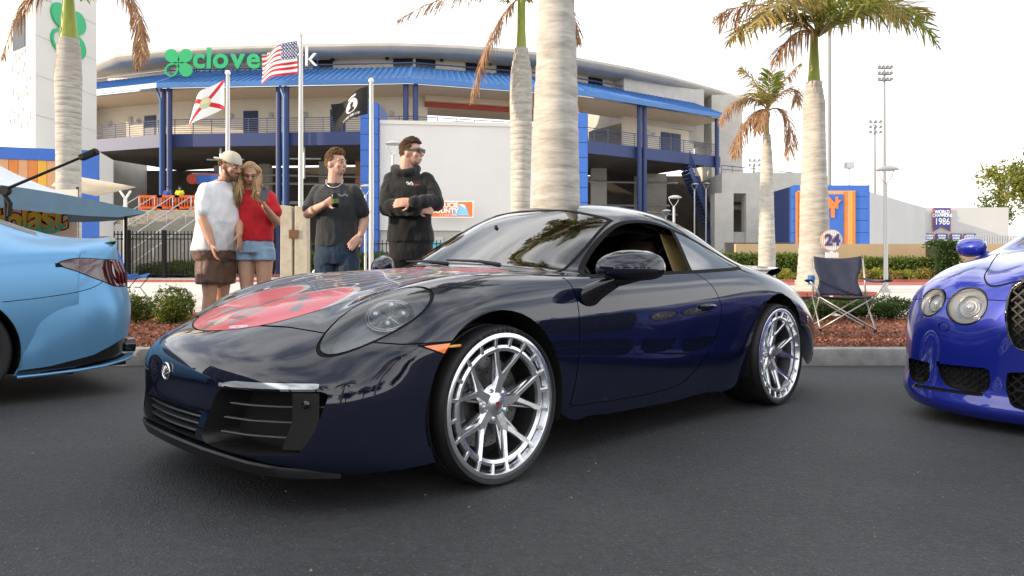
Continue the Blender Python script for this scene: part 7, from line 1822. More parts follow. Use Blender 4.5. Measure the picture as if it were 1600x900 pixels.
    for q in range(17):
        y = -.70+1.4*q/16; e = (y/.7)**2; rows.append([(-.98+.05*e,y,1.108-.05*e),(-1.07+.08*e,y,1.128-.06*e),(-1.10+.09*e,y,1.132-.06*e),(-1.085+.09*e,y,1.105-.06*e)])
    b.grid(rows); b.build('boot_spoiler', M['gloss_black'], car, smooth=True)
    b = MB(); b.box(-1.1,3.6,-.6,.6,.16,.24); b.build('underbody', M['matte_black'], car)

def build_grand_tourer():
    car = empty('grand_tourer', (3.524, 4.224, 0), R(180+CAR_YAW), 'royal blue grand tourer with twin round headlamps and mesh grille', 'car')
    T = []; ad = T.append
    tail = lambda x, z: [(x+.06,.957,z),(x-.02,.955,z-.01),(x-.10,.92,z-.02)]
    ad([(.955,0,.06),(.948,.3,.06),(.925,.50,.065),(.885,.66,.075),(.825,.775,.085),(.745,.86,.10),(.65,.915,.12),(.56,.942,.13),(.47,.95,.13),(.38,.95,.13),(.28,.92,.13)])
    ad([(.99,0,.115),(.985,.3,.115),(.96,.50,.12),(.915,.67,.13),(.85,.79,.145),(.765,.875,.175),(.665,.93,.175),(.57,.957,.175),(.47,.963,.175),(.38,.96,.175),(.28,.93,.175)])
    ad([(.965,0,.22),(.958,.3,.22),(.93,.50,.225),(.885,.66,.23),(.825,.775,.24),(.745,.862,.26),(.65,.918,.26),(.56,.947,.26),(.47,.957,.26),(.38,.957,.26),(.28,.93,.26)])
    ad([(.965,0,.40),(.955,.3,.40),(.925,.50,.40),(.878,.66,.395),(.815,.77,.39),(.735,.857,.385),(.64,.915,.38),(.55,.947,.38),(.46,.96,.37),(.37,.96,.36),(.26,.93,.34)])
    ad([(.972,0,.54),(.958,.3,.54),(.915,.50,.535),(.868,.655,.53),(.805,.765,.525),(.722,.853,.515),(.625,.913,.505),(.54,.947,.50),(.45,.962,.48),(.36,.96,.45),(.25,.93,.41)])
    ad([(.965,0,.66),(.948,.3,.66),(.885,.50,.65),(.838,.65,.645),(.775,.76,.635),(.69,.848,.62),(.595,.91,.605),(.515,.947,.59),(.43,.963,.56),(.34,.96,.52),(.23,.93,.46)])
    ad([(.945,0,.775),(.925,.285,.77),(.835,.495,.75),(.785,.638,.745),(.715,.748,.73),(.635,.838,.71),(.55,.903,.685),(.475,.943,.655),(.40,.962,.61),(.32,.96,.56),(.20,.93,.50)])
    ad([(.875,0,.87),(.85,.275,.862),(.745,.478,.832),(.695,.62,.828),(.628,.73,.812),(.555,.823,.785),(.485,.893,.745),(.425,.938,.70),(.37,.96,.64),(.29,.96,.58),(.18,.93,.52)])
    ad([(.62,0,.935),(.605,.27,.93),(.54,.468,.895),(.495,.605,.89),(.445,.715,.872),(.395,.812,.838),(.355,.886,.785),(.32,.934,.725),(.29,.958,.65),(.24,.96,.59),(.14,.93,.53)])
    ad([(.22,0,.985),(.215,.27,.98),(.20,.48,.952),(.185,.61,.938),(.17,.72,.915),(.16,.82,.872),(.15,.89,.81),(.14,.935,.74),(.13,.957,.66),(.10,.96,.60),(.04,.93,.54)])
    ad([(-.25,0,1.02),(-.25,.28,1.015),(-.25,.50,.992),(-.25,.63,.972),(-.25,.735,.945),(-.25,.83,.895),(-.25,.893,.82),(-.25,.932,.73),(-.25,.95,.63),(-.25,.95,.53),(-.25,.92,.42)])
    T += [sec(-.55,1.04,.66,.93,.85,.945), sec(-.75,1.075,.67,.945,.86,.945), sec(-1.1,1.235,.63,.95,.865,.945), sec(-1.5,1.36,.58,.955,.87,.945), sec(-1.95,1.39,.56,.96,.87,.948), sec(-2.4,1.35,.55,.97,.88,.955), sec(-2.8,1.22,.55,.985,.88,.962), sec(-3.15,1.08,.58,.97,.87,.955), sec(-3.5,1.0,.6,.92,.83,.92)]
    for z, dx in ((.85,0),(.6,-.06),(.35,-.06),(.2,0)): ad([(-3.68+dx+.02*i*i*.35, [0,.35,.58,.7,.78,.84,.87,.89,.9,.9,.88][i], z) for i in range(11)])
    sh = Sheet(T, .82, 7); LI, LO, GAP, GR, I1, I2, CEN, CUT, GL, HOOD, WASH, SLOT, BUMP = range(1, 14)
    for cx in (0, -2.745): sh.cut(lambda c, s, t, cx=cx: hypot(c.x-cx, c.z-.355)-.392, CUT)
    LC = ((LI, Vector((.868,.545,.672)), .106, Vector((.90,.28,.32)).normalized()), (LO, Vector((.775,.748,.682)), .083, Vector((.80,.50,.32)).normalized()))
    def cyl(c, ctr, n, r): d = c-ctr; a = d.dot(n); return sqrt(max(0, d.length_squared-a*a))-r
    for pid, ctr, r, n in LC:
        sh.cut(lambda c, s, t, ctr=ctr, n=n, r=r: cyl(c, ctr, n, r) if 2 < s < 9 else 9, pid); sh.cut(lambda c, s, t, ctr=ctr, n=n, r=r: cyl(c, ctr, n, r+.009) if 2 < s < 9 else 9, GAP)
    gp = poly_sdf(smooth_poly([(-.2,.44,'c'),(.24,.445),(.325,.50),(.345,.62),(.33,.75),(.27,.808),(-.2,.825,'c')], 4)); sh.cut(lambda c, s, t: gp(c.y, c.z) if s < 8 and c.x > .6 else 9, GR)
    p1 = poly_sdf(smooth_poly([(.735,.335,'c'),(.735,.25),(.77,.205),(.86,.225),(.895,.335,'c')], 4)); sh.cut(lambda c, s, t: p1(c.y, c.z) if s < 5 and c.x > .5 else 9, I1)
    p2 = poly_sdf(smooth_poly([(.42,.34,'c'),(.69,.335,'c'),(.665,.255),(.60,.208),(.43,.215)], 4)); sh.cut(lambda c, s, t: p2(c.y, c.z) if s < 5 and c.x > .5 else 9, I2)
    p3 = poly_sdf(smooth_poly([(-.3,.13,'c'),(.25,.14),(.33,.20),(.34,.29),(.28,.335),(-.3,.345,'c')], 4)); sh.cut(lambda c, s, t: p3(c.y, c.z) if s < 5 and c.x > .5 else 9, CEN)
    p4 = poly_sdf([(.45,.185),(.84,.178),(.83,.198),(.45,.203)]); sh.cut(lambda c, s, t: p4(c.y, c.z) if s < 4 and c.x > .5 else 9, SLOT)
    sh.panel(lambda c, s, t: sqrt(((c.y-.655)/.030)**2+((c.z-.545)/.026)**2)*.028-.028 if 2 < s < 6 and c.x > .5 else 9, WASH, GAP, .0025)
    hp = smooth_poly([(.93,0),(.88,.36),(.78,.475),(.55,.50),(.1,.56),(-.5,.66,'c'),(-.62,.4),(-.66,0),(-.62,-.4),(-.5,-.66,'c'),(.1,-.56),(.55,-.50),(.78,-.475),(.88,-.36)], 4); hf = poly_sdf(hp)
    sh.panel(lambda c, s, t: hf(c.x, c.y) if 5.6 < s < 13 and t < 4.5 else 9, HOOD, GAP, .0035)
    bz = poly_sdf([(1.2,0),(1.2,.705),(.80,.705),(.70,.70),(.55,.675),(.2,.66),(.2,0)]); sh.panel(lambda c, s, t: bz(c.x, c.z) if s < 9 else 9, BUMP, GAP, .0025)
    gl = poly_sdf(smooth_poly([(-.82,.985,'c'),(-1.2,1.17),(-1.6,1.265),(-2.0,1.285),(-2.4,1.24),(-2.7,1.13),(-2.8,1.02),(-1.8,.985)], 4)); sh.cut(lambda c, s, t: gl(c.x, c.z) if 2.4 < t < 5.4 and 10 < s < 20 else 9, GL)
    sh.cut(lambda c, s, t: max(abs(s-13.05)*.35-.33, (t-2.6)*.13) if 11 < s < 16 and t < 4 else 9, GL); sh.cut(lambda c, s, t: max(abs(s-17.2)*.3-.28, (t-2.4)*.13) if 15.5 < s < 19 and t < 4 else 9, GL)
    link_mesh('body_shell', sh.extract(0, 'body_shell', both=True), M['royal_blue'], car); link_mesh('bonnet', sh.extract(HOOD, 'bonnet', both=True), M['royal_blue'], car); link_mesh('front_bumper', sh.extract(BUMP, 'front_bumper', both=True), M['royal_blue'], car)
    link_mesh('panel_gap', sh.extract(GAP, 'panel_gap', both=True, shift=-.004), M['gap'], car); link_mesh('window_glass', sh.extract(GL, 'window_glass', both=True), M['glass_gt'], car)
    def recess(pid, dx, name, both=False, flip=False, sh_=.97, par=car, frame=M['black_plastic']):
        e = empty(name, parent=par); fn = lambda p, n: Vector((p.x-dx, p.y*sh_+(.55*(1-sh_) if not both else 0), p.z)); link_mesh('frame', sh.wall(pid, fn, 'frame', both=both, flip=flip), frame, e)
        bk = sh.extract(pid, 'backing', both=both)
        for v in bk.vertices: v.co = fn(v.co, None)
        if flip: bk.transform(Matrix.Diagonal((1,-1,1,1))); bk.flip_normals()
        link_mesh('backing', bk, M['matte_black'], e); return e
    def mesh_grid(e, y0, y1, z0, z1, xf, step, sg=1, r=.0035, inside=None):
        b = MB(); k = y0-(z1-z0)
        def put(p, q):
            n_ = 6
            for i in range(n_):
                a, c = p.lerp(q, i/n_), p.lerp(q, (i+1)/n_); m_ = (a+c)/2
                if y0 <= m_.y <= y1 and z0 <= m_.z <= z1 and (inside is None or inside(abs(m_.y), m_.z) < -.004): b.beam((xf(abs(a.y)), a.y*sg, a.z), (xf(abs(c.y)), c.y*sg, c.z), r*2)
        while k < y1+(z1-z0):
            put(Vector((0,k,z0)), Vector((0,k+(z1-z0),z1))); put(Vector((0,k,z1)), Vector((0,k+(z1-z0),z0))); k += step
        b.build('mesh', M['black_plastic'], e)
    e = recess(GR, .05, 'grille', both=True); mesh_grid(e, -.35, .35, .44, .83, lambda y: .945-.35*y*y, .05, 1, .004, gp)
    b = MB(); gpts = [(y, z) for y, z in smooth_poly([(-.24,.445),(.24,.445),(.325,.50),(.345,.62),(.33,.75),(.27,.808),(.12,.822),(-.12,.822),(-.27,.808),(-.33,.75),(-.345,.62),(-.325,.50)], 4)]
    b.tube([(.975-.30*y*y-.0*z if z < .66 else .965-.30*y*y-(z-.66)*.22, y, z) for y, z in gpts+gpts[:1]], .007, 8, caps=False); b.build('grille_surround', M['gloss_black'], e, smooth='all')
    e = recess(CEN, .08, 'centre_intake', both=True); mesh_grid(e, -.34, .34, .13, .345, lambda y: .93-.12*y*y, .05, 1, .004, p3)
    b = MB(); b.tube([(.955,-.3,.235),(.965,0,.235),(.955,.3,.235)], .010, 6); b.build('intake_bar', M['black_plastic'], e, smooth='all')
    for fl in (False, True):
        sg = -1 if fl else 1
        e = recess(I1, .05, 'outer_intake', flip=fl); mesh_grid(e, .73, .90, .2, .34, lambda y: .80-(y-.76)*1.05, .04, sg, .0035, p1)
        e = recess(I2, .05, 'inner_intake', flip=fl); mesh_grid(e, .42, .69, .2, .34, lambda y: .91-(y-.42)*.32, .04, sg, .0035, p2)
        link_mesh('air_slot', sh.extract(SLOT, 'air_slot', flip=fl, shift=-.01), M['matte_black'], car); link_mesh('washer_cover', sh.extract(WASH, 'washer_cover', flip=fl), M['royal_blue'], car)
        b = MB(); b.tube([(.822,.742*sg,.338),(.775,.80*sg,.338),(.70,.87*sg,.338)], .008, 6); b.build('intake_chrome', M['chrome'], car, smooth='all')
        for pid, ctr, r, n in LC:
            hl = empty('headlight', parent=car); link_mesh('lens', sh.extract(pid, 'lens', flip=fl), M['lens_frost'], hl)
            u = n.orthogonal().normalized(); v = n.cross(u); my = lambda p: Vector((p.x, p.y*sg, p.z))
            b = MB(); rows = []
            for k in range(8):
                w_ = k/7; rr = r*(1-.85*w_**1.6); dep = -.012-.075*w_; rows.append([my(ctr+n*dep+(u*cos(2*pi*q/28)+v*sin(2*pi*q/28))*rr) for q in range(29)])
            b.grid(rows); b.build('reflector', M['reflector'], hl, smooth='all', weld=True)
            b = MB(); b.ball(my(ctr-n*.055), r*.42, n=18, m=12); b.build('projector', M['lamp_glass'], hl, smooth='all')
            b = MB(); ring = [my(ctr-n*.012+(u*cos(2*pi*q/32)+v*sin(2*pi*q/32))*r*1.0) for q in range(33)]; b.tube(ring, .0045, 8, caps=False); b.build('bezel', M['gloss_black'], hl, smooth='all')
            b = MB(); ring = [my(ctr-n*.04+(u*cos(2*pi*q/32)+v*sin(2*pi*q/32))*r*.62) for q in range(33)]; b.tube(ring, .006, 8, caps=False); b.build('halo_ring', M['lamp_chrome'], hl, smooth='all')
        mr = empty('door_mirror', parent=car); b = MB(); rows = []
        for q in range(13):
            th = pi*q/12; yy = .935-.105*cos(th); sw = max(.02, sin(th))**.6; rows.append([(-.95+sw*(.12 if cos(a) > 0 else .05)*cos(a)-.03*(yy-.935)/.1, yy*sg, 1.035+sw*.075*sin(a)) for a in [2*pi*k/18 for k in range(19)]])
        b.grid(rows); b.build('mirror_cap', M['royal_blue'], mr, smooth='all', weld=True); b = MB(); b.tube([(-.98,.82*sg,.965),(-.97,.86*sg,.985),(-.96,.91*sg,1.01)], [.04,.032,.03], 10); b.build('mirror_foot', M['royal_blue'], mr, smooth='all')
        for cx in (0, -2.745):
            w = MB(); rows = []
            for q in range(21): a = -.3+q*(pi+.6)/20; rows.append([(cx+.392*cos(a), y*sg, .355+.392*sin(a)) for y in (.955,.6)])
            w.grid(rows); w.add([r_[1] for r_ in rows], [tuple(range(21))]); w.build('wheel_well', M['matte_black'], car); make_wheel(car, (cx, .935*sg, .35), .35, .28, .27, .06, sg)
    b = MB(); b.ball((.85,0,.893), .035,.05,.012, 16, 8); b.build('bonnet_badge', M['chrome'], car, smooth='all')
    b = MB(); b.ball((.45,.52,.935), .045,.012,.02, 12, 8); b.build('wing_badge', M['chrome'], car, smooth='all')
    b = MB(); b.lathe([(0,.004),(.013,.004),(.015,-.004)], 16, c=(.945,-.37,.44), axis='x'); b.build('parking_sensor', M['royal_blue'], car, smooth=True)
    b = MB(); b.box(-3.5,.85,-.6,.6,.15,.24); b.build('underbody', M['matte_black'], car)
    b = MB(); b.box(-3.0,-.6,-.75,.75,.3,.5); b.box(-1.0,-.62,-.75,.75,.5,.95); b.build('cabin', M['dark_trim'], car)
M['tail_bright'] = mat('tail_blade', (.14,.008,.012), .15, coat=1.0); M['glass_gt'] = glass_mat('clear_tint_glass', (.32,.36,.36), fres=1.6)
build_blue_coupe(); build_grand_tourer()
# ------------------------------------------------------------------ flags, lamps, chairs, tent and smaller things
M['pole'] = mat('pole_aluminium', (.46,.46,.46), .4, .5); M['flag_cloth'] = vcol_mat('flag_cloth', .8)
def flag_mesh(w, h, fn, seed, droop, wav=.19, nx=72, ny=48):
    """cloth hanging from the hoist at x=0 towards -x; waves run along the fly"""
    vs_ = []; uv = []
    for j in range(ny+1):
        for i in range(nx+1):
            u, v = i/nx, j/ny; a = u*5.2+v*1.3+seed; x = -u*w*(.93-.04*sin(a)); y = wav*u**.7*sin(a)+.05*u*sin(9*u+4*v+seed); z = (v-.5)*h*(1-.12*u)-droop*u**1.25*w+.05*u*sin(1.4*a); vs_.append((x, y, z)); uv.append((u, v))
    fs = [(j*(nx+1)+i, j*(nx+1)+i+1, (j+1)*(nx+1)+i+1, (j+1)*(nx+1)+i) for j in range(ny) for i in range(nx)]
    me = bpy.data.meshes.new('flag'); me.from_pydata(vs_, [], fs); me.polygons.foreach_set('use_smooth', [True]*len(fs)); a = me.color_attributes.new('Col', 'FLOAT_COLOR', 'POINT'); buf = np.ones((len(vs_), 4), np.float32)
    for i, (u, v) in enumerate(uv): buf[i, :3] = fn(u, v)
    a.data.foreach_set('color', buf.ravel()); me.materials.append(M['flag_cloth']); return me
WH, RD, BL, BK = (.80,.80,.79), (.55,.02,.04), (.02,.03,.14), (.012,.012,.013)
def us(u, v):
    if u < .40 and v > 6/13:
        cx, cy = u/.40*6, (v-6/13)/(7/13)*5; 
        if hypot((cx % 1)-.5, (cy % 1)-.5) < .24 or hypot(((cx+.5) % 1)-.5, ((cy+.5) % 1)-.5) < .20: return WH
        return BL
    return RD if int(v*13) % 2 == 0 else WH
def fl(u, v):
    d = hypot((u-.5)*1.5, v-.5)
    if d < .20: return (.62,.50,.20) if d > .16 else ((.45,.55,.42) if v < .5 else (.70,.62,.42))
    if abs((v-.5)-(u-.5)) < .085 or abs((v-.5)+(u-.5)) < .085: return RD
    return WH
def pow_(u, v):
    d = hypot((u-.45)*1.5, v-.52)
    if d < .27 and d > .24: return WH
    if d <= .24:
        hx, hy = (u-.45)*1.5, v-.52
        if hypot(hx+.01, hy-.05) < .085 or (abs(hx) < .05 and -.1 < hy < 0) or (hy < -.07 and hypot(hx, hy+.2) < .15): return BK
        return (.62,.62,.62)
    if .82 < v < .90 and .30 < u < .60 and (u*40) % 1.6 < .9: return WH
    if .10 < v < .17 and .20 < u < .72 and (u*44) % 1.7 < .9: return (.55,.55,.55)
    return BK
def flagpole(px, D, top, fpx, fpy, w, h, fn, seed, droop, plabel, flabel, rot=0):
    z1 = PZ(top, D); o = empty('flagpole', (PX(px, D), D, .22), 0, plabel, 'flagpole', 'flagpoles'); H = z1-.22
    b = MB(); b.tube([(0,0,0),(0,0,H*.5),(0,0,H)], [.085,.075,.055], 14); b.build('pole', M['pole'], o, smooth=True); b = MB(); b.ball((0,0,H+.09), .09, n=16, m=10); b.build('finial', M['white_metal'], o, smooth='all')
    b = MB(); b.tube([(.08,-.05,1.3),(.09,-.06,H*.5),(.07,-.04,H-.05)], .008, 5); b.build('halyard', M['white_metal'], o)
    f_ = link_mesh('flag', flag_mesh(w, h, fn, seed, droop), [], None); f_.location = (PX(px, D)-.10, D-.05, PZ(fpy, D)); f_.rotation_euler = (0, 0, rot); tag(f_, flabel, 'flag')
flagpole(356, 24, 118, 0, 148, 1.25, .95, fl, 1.0, .58, 'white flagpole topped with a ball flying a white red cross flag', 'white state flag with red diagonal cross and seal')
flagpole(470, 24, 58, 0, 90, 1.38, 1.10, us, 2.2, .26, 'tall white flagpole with the stars and stripes flag', 'stars and stripes flag flying from the tallest flagpole')
flagpole(580, 24, 130, 0, 157, 1.30, .92, pow_, 3.1, .46, 'white flagpole beside the blue tiled pier', 'black flag with round white emblem')
pb = MB(); pb.box(PX(470,23.3), PX(612,23.3), 23.3, 24.8, .2, .55); pb2 = pb.build('flag_plinth', M['cream2'], bevel=.02); tag(pb2, 'low pale stone plinth carrying the flagpoles', 'plinth')
# stone monument with plaque
mo = empty('stone_monument', (PX(459,15.5), 15.5, .17), 0, 'two upright concrete slabs with a small bronze plaque', 'monument')
zt = PZ(320,15.5)-.17
for x0, x1, t in ((-.30,-.03,zt), (.01,.30,zt-.02)):
    b = MB(); b.add([(x0,0,0),(x1,0,0),(x1,.22,0),(x0,.22,0),(x0+.01,0,t),(x1-.01,0,t-.03),(x1-.01,.22,t-.03),(x0+.01,.22,t)], [(0,3,2,1),(4,5,6,7),(0,1,5,4),(1,2,6,5),(2,3,7,6),(3,0,4,7)]); b.build('slab', M['slab_stone'] if 'slab_stone' in M else M['cream2'], mo, bevel=.015)
b = MB(); b.box(-.10,.10,-.03,-.004,zt-.72,zt-.54); b.build('plaque', M['bronze'] if 'bronze' in M else M['tan_panel'], mo, bevel=.006)
b = MB(); b.box(-.36,-.22,-.30,-.06,.0,.42); b.build('lectern_block', M['cream2'], mo, bevel=.02)

# lamp posts
def lamp_post(px, D, py_top, label, gz, s=1.0, hoop=True):
    H = PZ(py_top, D)-gz; o = empty('lamp_post', (PX(px, D), D, gz), 0, label, 'lamp post', 'park lamp posts'); k = s
    b = MB(); b.tube([(0,0,0),(0,0,.03)], .16*k, 16); b.tube([(0,0,.03),(0,0,.10)], .11*k, 16); b.build('base_plate', M['pole'], o, smooth=True); b = MB(); b.tube([(0,0,.10),(0,0,H-.50*k)], [.062*k,.052*k], 14); b.build('post', M['pole'], o, smooth=True)
    b = MB()
    for sg in (-1, 1): b.tube([(0,0,H-.52*k),(.10*sg*k,0,H-.40*k),(.19*sg*k,0,H-.25*k),(.22*sg*k,0,H-.10*k)], .016*k, 8)
    b.build('fork', M['pole'], o, smooth='all'); b = MB(); b.lathe([(0,0),(.12*k,-.012*k),(.25*k,-.06*k),(.31*k,-.115*k),(.29*k,-.125*k),(.1*k,-.125*k),(0,-.12*k)], 24, c=(.04*k,0,H)); b.build('lamp_hood', M['pole'], o, smooth=True)
lamp_post(1384, 20, 259, 'slim grey lamp post with disc hood before the clipped hedge', .19)
lamp_post(1053, 32, 305, 'lamp post with forked head showing above the coupe roof', .26)
lamp_post(1040, 46, 327, 'small lamp post head just above the coupe roof, furthest back', .3)
lamp_post(614, 30, 220, 'lamp post head showing behind the man in the hoodie', .25, 1.2)
lamp_post(571, 33, 288, 'lamp post head beside the arm of the man in charcoal', .27)
lamp_post(1085, 55, 286, 'lamp post in front of the outside blue stair', .3)
lamp_post(1103, 58, 285, 'lamp post on the far side of the outside blue stair', .3)

# stadium floodlights beyond the boundary
M['mast_grey'] = mat('mast_grey', (.22,.22,.23), .6)
def flood(px, D, top, n, m, label):
    H = PZ(top, D); o = empty('floodlight_mast', (PX(px, D), D, .3), 0, label, 'floodlight', 'floodlight masts'); b = MB(); b.tube([(0,0,0),(0,0,H)], [.30,.16], 10); b.build('mast', M['mast_grey'], o, smooth=True)
    for j in range(n):
        b = MB(); z = H+.2-j*1.0; b.box(-1.1,1.1,-.08,.08,z-.08,z+.08); b.build('cross_arm', M['mast_grey'], o)
        for i in range(m):
            b = MB(); b.lathe([(.05,.3),(.22,.1),(.30,-.2),(.0,-.15)], 10, c=(-1.0+2.0*i/(m-1),-.2,z+.2), axis='y'); b.build('lamp', M['mast_grey'], o, smooth=True)
flood(1382, 120, 112, 3, 4, 'tall floodlight mast rising behind the slim lamp post'); flood(1367, 140, 196, 3, 3, 'shorter far floodlight mast left of the slim lamp post'); flood(1296, 100, -60, 3, 4, 'floodlight mast half hidden by the full crowned palm')
flood(1178, 150, 256, 2, 3, 'distant low floodlight mast above the concrete wing')
b = MB(); b.tube([(0,0,0),(0,0,1.2)], .05, 8); b.box(-.25,.25,-.2,.2,1.1,1.5); rl = b.build('roof_lamp', M['galv']); rl.location = (PX(1327,47), 47, PZ(289,47)-.02); tag(rl, 'small floodlight standing on top of the blue emblem wall', 'floodlight')

# low planter wall round the palm, bench like
pw = empty('planter', (PX(1298,11.6), 11.6, .15), 0, 'low planter with red brick coping over shadow painted dark round the palm foot', 'planter')
xw = PX(1362,11.6)-PX(1298,11.6)
b = MB(); b.box(-xw,xw,0,1.6,0,.26); b.build('planter_wall', M['dark_plinth'], pw)  # dark colour stands for the shadow under the red slab
for k in range(9):
    b = MB(); a = -xw-.06+(2*xw+.12)*k/9; c = -xw-.06+(2*xw+.12)*(k+1)/9; b.box(a+.004,c-.004,-.07,.24,.263,.34); b.build('coping_brick', M['red_kerb'], pw, bevel=.008)
b = MB(); b.box(-xw+.05,xw-.05,.243,1.55,.2,.30); b.build('planter_soil', M['soil'], pw)

# number roundel on a stake
D = 11.2; rn = empty('number_sign', (PX(1300,D), D, .15), 0, 'round white pinstriped sign with number 24', 'sign'); zc = PZ(375.5,D)-.15; rr_ = 17*D/FPX
b = MB(); b.lathe([(0,0),(rr_,0),(rr_,.03),(0,.03)], 40, c=(0,0,zc), axis='y'); b.build('edge', M['tan_panel'], rn); b = MB(); b.lathe([(0,-.004),(rr_*.93,-.004),(rr_*.93,-.001)], 40, c=(0,0,zc), axis='y'); b.build('disc', M['sign_white'], rn)
for k in range(-4, 5):
    x = k*rr_*.2; hh = sqrt(max(0, (rr_*.9)**2-x*x)); b = MB(); b.box(x-.0012,x+.0012,-.0065,-.0045,zc-hh,zc+hh); b.build('pinstripe', M['banner_blue'], rn)
text('numeral_edge', '24', M['orange'], (0,-.010,zc), (R(90),0,0), rn, size=.235, extrude=.002, bold=.014); text('numeral', '24', M['banner_blue'], (0,-.016,zc), (R(90),0,0), rn, size=.235, extrude=.002, bold=.006)
b = MB(); b.box(-.018,.018,.005,.03,0,zc-rr_); b.build('stake', M['white_metal'], rn); b = MB(); b.box(-.09,.09,-.03,.03,zc-rr_-.10,zc-rr_-.02); b.build('clip', M['white_metal'], rn)

# folding camp chairs
M['chair_cloth'] = mat('chair_cloth', (.024,.030,.060), .75, noise=.15, nscale=12, bump=.3, bscale=25); M['chair_frame'] = mat('chair_frame', (.42,.42,.41), .35, .6); M['blue_cloth'] = mat('blue_cloth', (.02,.12,.42), .7, noise=.15, nscale=12, bump=.3, bscale=25); M['cosy_blue'] = mat('cosy_blue', (.03,.14,.40), .6)
def camp_chair(loc, rz, label, cloth_m, frame_m, cup=True):
    o = empty('camp_chair', loc, rz, label, 'chair'); w, hb, hs = .295, .85, .42     # faces -y
    T_ = lambda *p, r=.010: MB().tube(p, r, 8)
    for sg in (-1, 1):
        x = w*sg
        MBx = MB(); MBx.tube([(x,.14,.36),(x*1.0,.20,.62),(x*.98,.26,hb)], .010, 8); MBx.build('back_post', frame_m, o, smooth='all')
        MBx = MB(); MBx.tube([(x,-.26,.40),(x*1.12,-.27,.47),(x*1.32,-.27,.56),(x*1.42,-.24,.60)], .010, 8); MBx.build('front_post', frame_m, o, smooth='all')
        MBx = MB(); rows = [[(x*(1.45-.5*u_)+d*(1.2-.6*u_), -.28+.50*u_, .605+.02*u_-.03*sin(pi*u_)-.010*(abs(d) > .03)) for d in (-.04,-.02,0,.02,.04)] for u_ in (0,.15,.35,.6,.8,1)]; MBx.grid(rows); a_ = MBx.build('arm_rest', cloth_m, o, smooth='all'); s_ = a_.modifiers.new('t', 'SOLIDIFY'); s_.thickness = .012
        MBx = MB(); MBx.tube([(x,-.26,.02),(x,.20,.40)], .009, 8); MBx.build('side_leg', frame_m, o, smooth='all'); MBx = MB(); MBx.tube([(x,.24,.02),(x,-.22,.40)], .009, 8); MBx.build('side_leg', frame_m, o, smooth='all')
        for y in (-.26, .24): f_ = MB(); f_.tube([(x,y,0),(x,y,.03)], .017, 8); f_.build('foot', M['matte_black'], o)
    for y in (-.26, .24):
        for sg in (-1, 1): MBx = MB(); MBx.tube([(w*sg,y,.03),(-w*sg,y*.85,.40)], .009, 8); MBx.build('cross_leg', frame_m, o, smooth='all')
    b = MB(); rows = []
    for i in range(13):
        u = i/12; row = []
        for j in range(13):
            v = j/12*2-1; wd = w*(.90-.16*sin(pi*min(1,u*1.25))**2*(u < .8)+(.02 if u > .85 else 0)); row.append((v*wd, .16+.10*u+.045*(1-v*v)*(1-u*.5)+.010*sin(7*v+5*u)*(1-v*v), .40+(hb-.40+.03*(v*v if u > .9 else 0))*u))
        rows.append(row)
    b.grid(rows); c_ = b.build('back_rest', cloth_m, o, smooth='all'); s_ = c_.modifiers.new('t', 'SOLIDIFY'); s_.thickness = .006
    b = MB(); rows = []
    for i in range(11):
        u = i/10; rows.append([((j/10*2-1)*w, -.26+.44*u, .42-.055*(1-(j/10*2-1)**2)*(1-.5*(2*u-1)**2)-.015*u) for j in range(11)])
    b.grid(rows); c_ = b.build('seat', cloth_m, o, smooth='all'); s_ = c_.modifiers.new('t', 'SOLIDIFY'); s_.thickness = .006
    if cup: b = MB(); b.lathe([(0,-.06),(.036,-.06),(.040,.0),(.040,.05),(.034,.05),(0,.04)], 16, c=(-w*1.30,-.20,.60)); b.build('cup_holder', M['cosy_blue'], o, smooth=True)
    return o
camp_chair((PX(1316,8.55), 8.55, .14), R(-12), 'empty dark blue folding camp chair on red mulch', M['chair_cloth'], M['chair_frame'])
D = 17.2; sc_ = empty('sling_chair', (PX(197,D), D, .18), 0, 'bright blue low sling chair on the pale pavement behind light blue car', 'chair')
b = MB(); rows = []
for i in range(13):
    u = i/12; q = Vector((-.36,0,1.02)).lerp(Vector((-.06,0,.36)), min(1, u/.55)) if u < .55 else Vector((-.06,0,.36)).lerp(Vector((.42,0,.47)), (u-.55)/.45)
    if .4 < u < .7: q += Vector((-.02,0,.03))
    rows.append([q+Vector((0, -.30+.6*j/8, .10*abs(j/4-1)**2)) for j in range(9)])
b.grid(rows); c_ = b.build('sling', M['blue_cloth'], sc_, smooth='all'); s_ = c_.modifiers.new('t', 'SOLIDIFY'); s_.thickness = .012
for y in (-.26, .26):
    b = MB(); b.tube([(.40,y,.46),(.20,y,.22),(.36,y*1.1,.0)], .011, 6); b.tube([(-.34,y,1.0),(-.12,y,.22),(-.26,y*1.1,.0)], .011, 6); b.tube([(.20,y,.22),(-.12,y,.22)], .011, 6); b.build('frame', M['matte_black'], sc_, smooth='all')
b = MB(); b.tube([(.04,-.26,.22),(.04,.26,.22)], .011, 6); b.build('cross_bar', M['matte_black'], sc_)
b = MB(); b.lathe([(0,0),(.032,0),(.034,.02),(.034,.15),(.020,.18),(.014,.20),(.014,.22),(0,.22)], 16); o = b.build('water_bottle', M['white_metal'], smooth=True); o.location = (PX(208,16.8), 16.8, .178); o.scale = (1.4,1.4,1.4); tag(o, 'small white bottle standing under the blue sling chair', 'bottle')

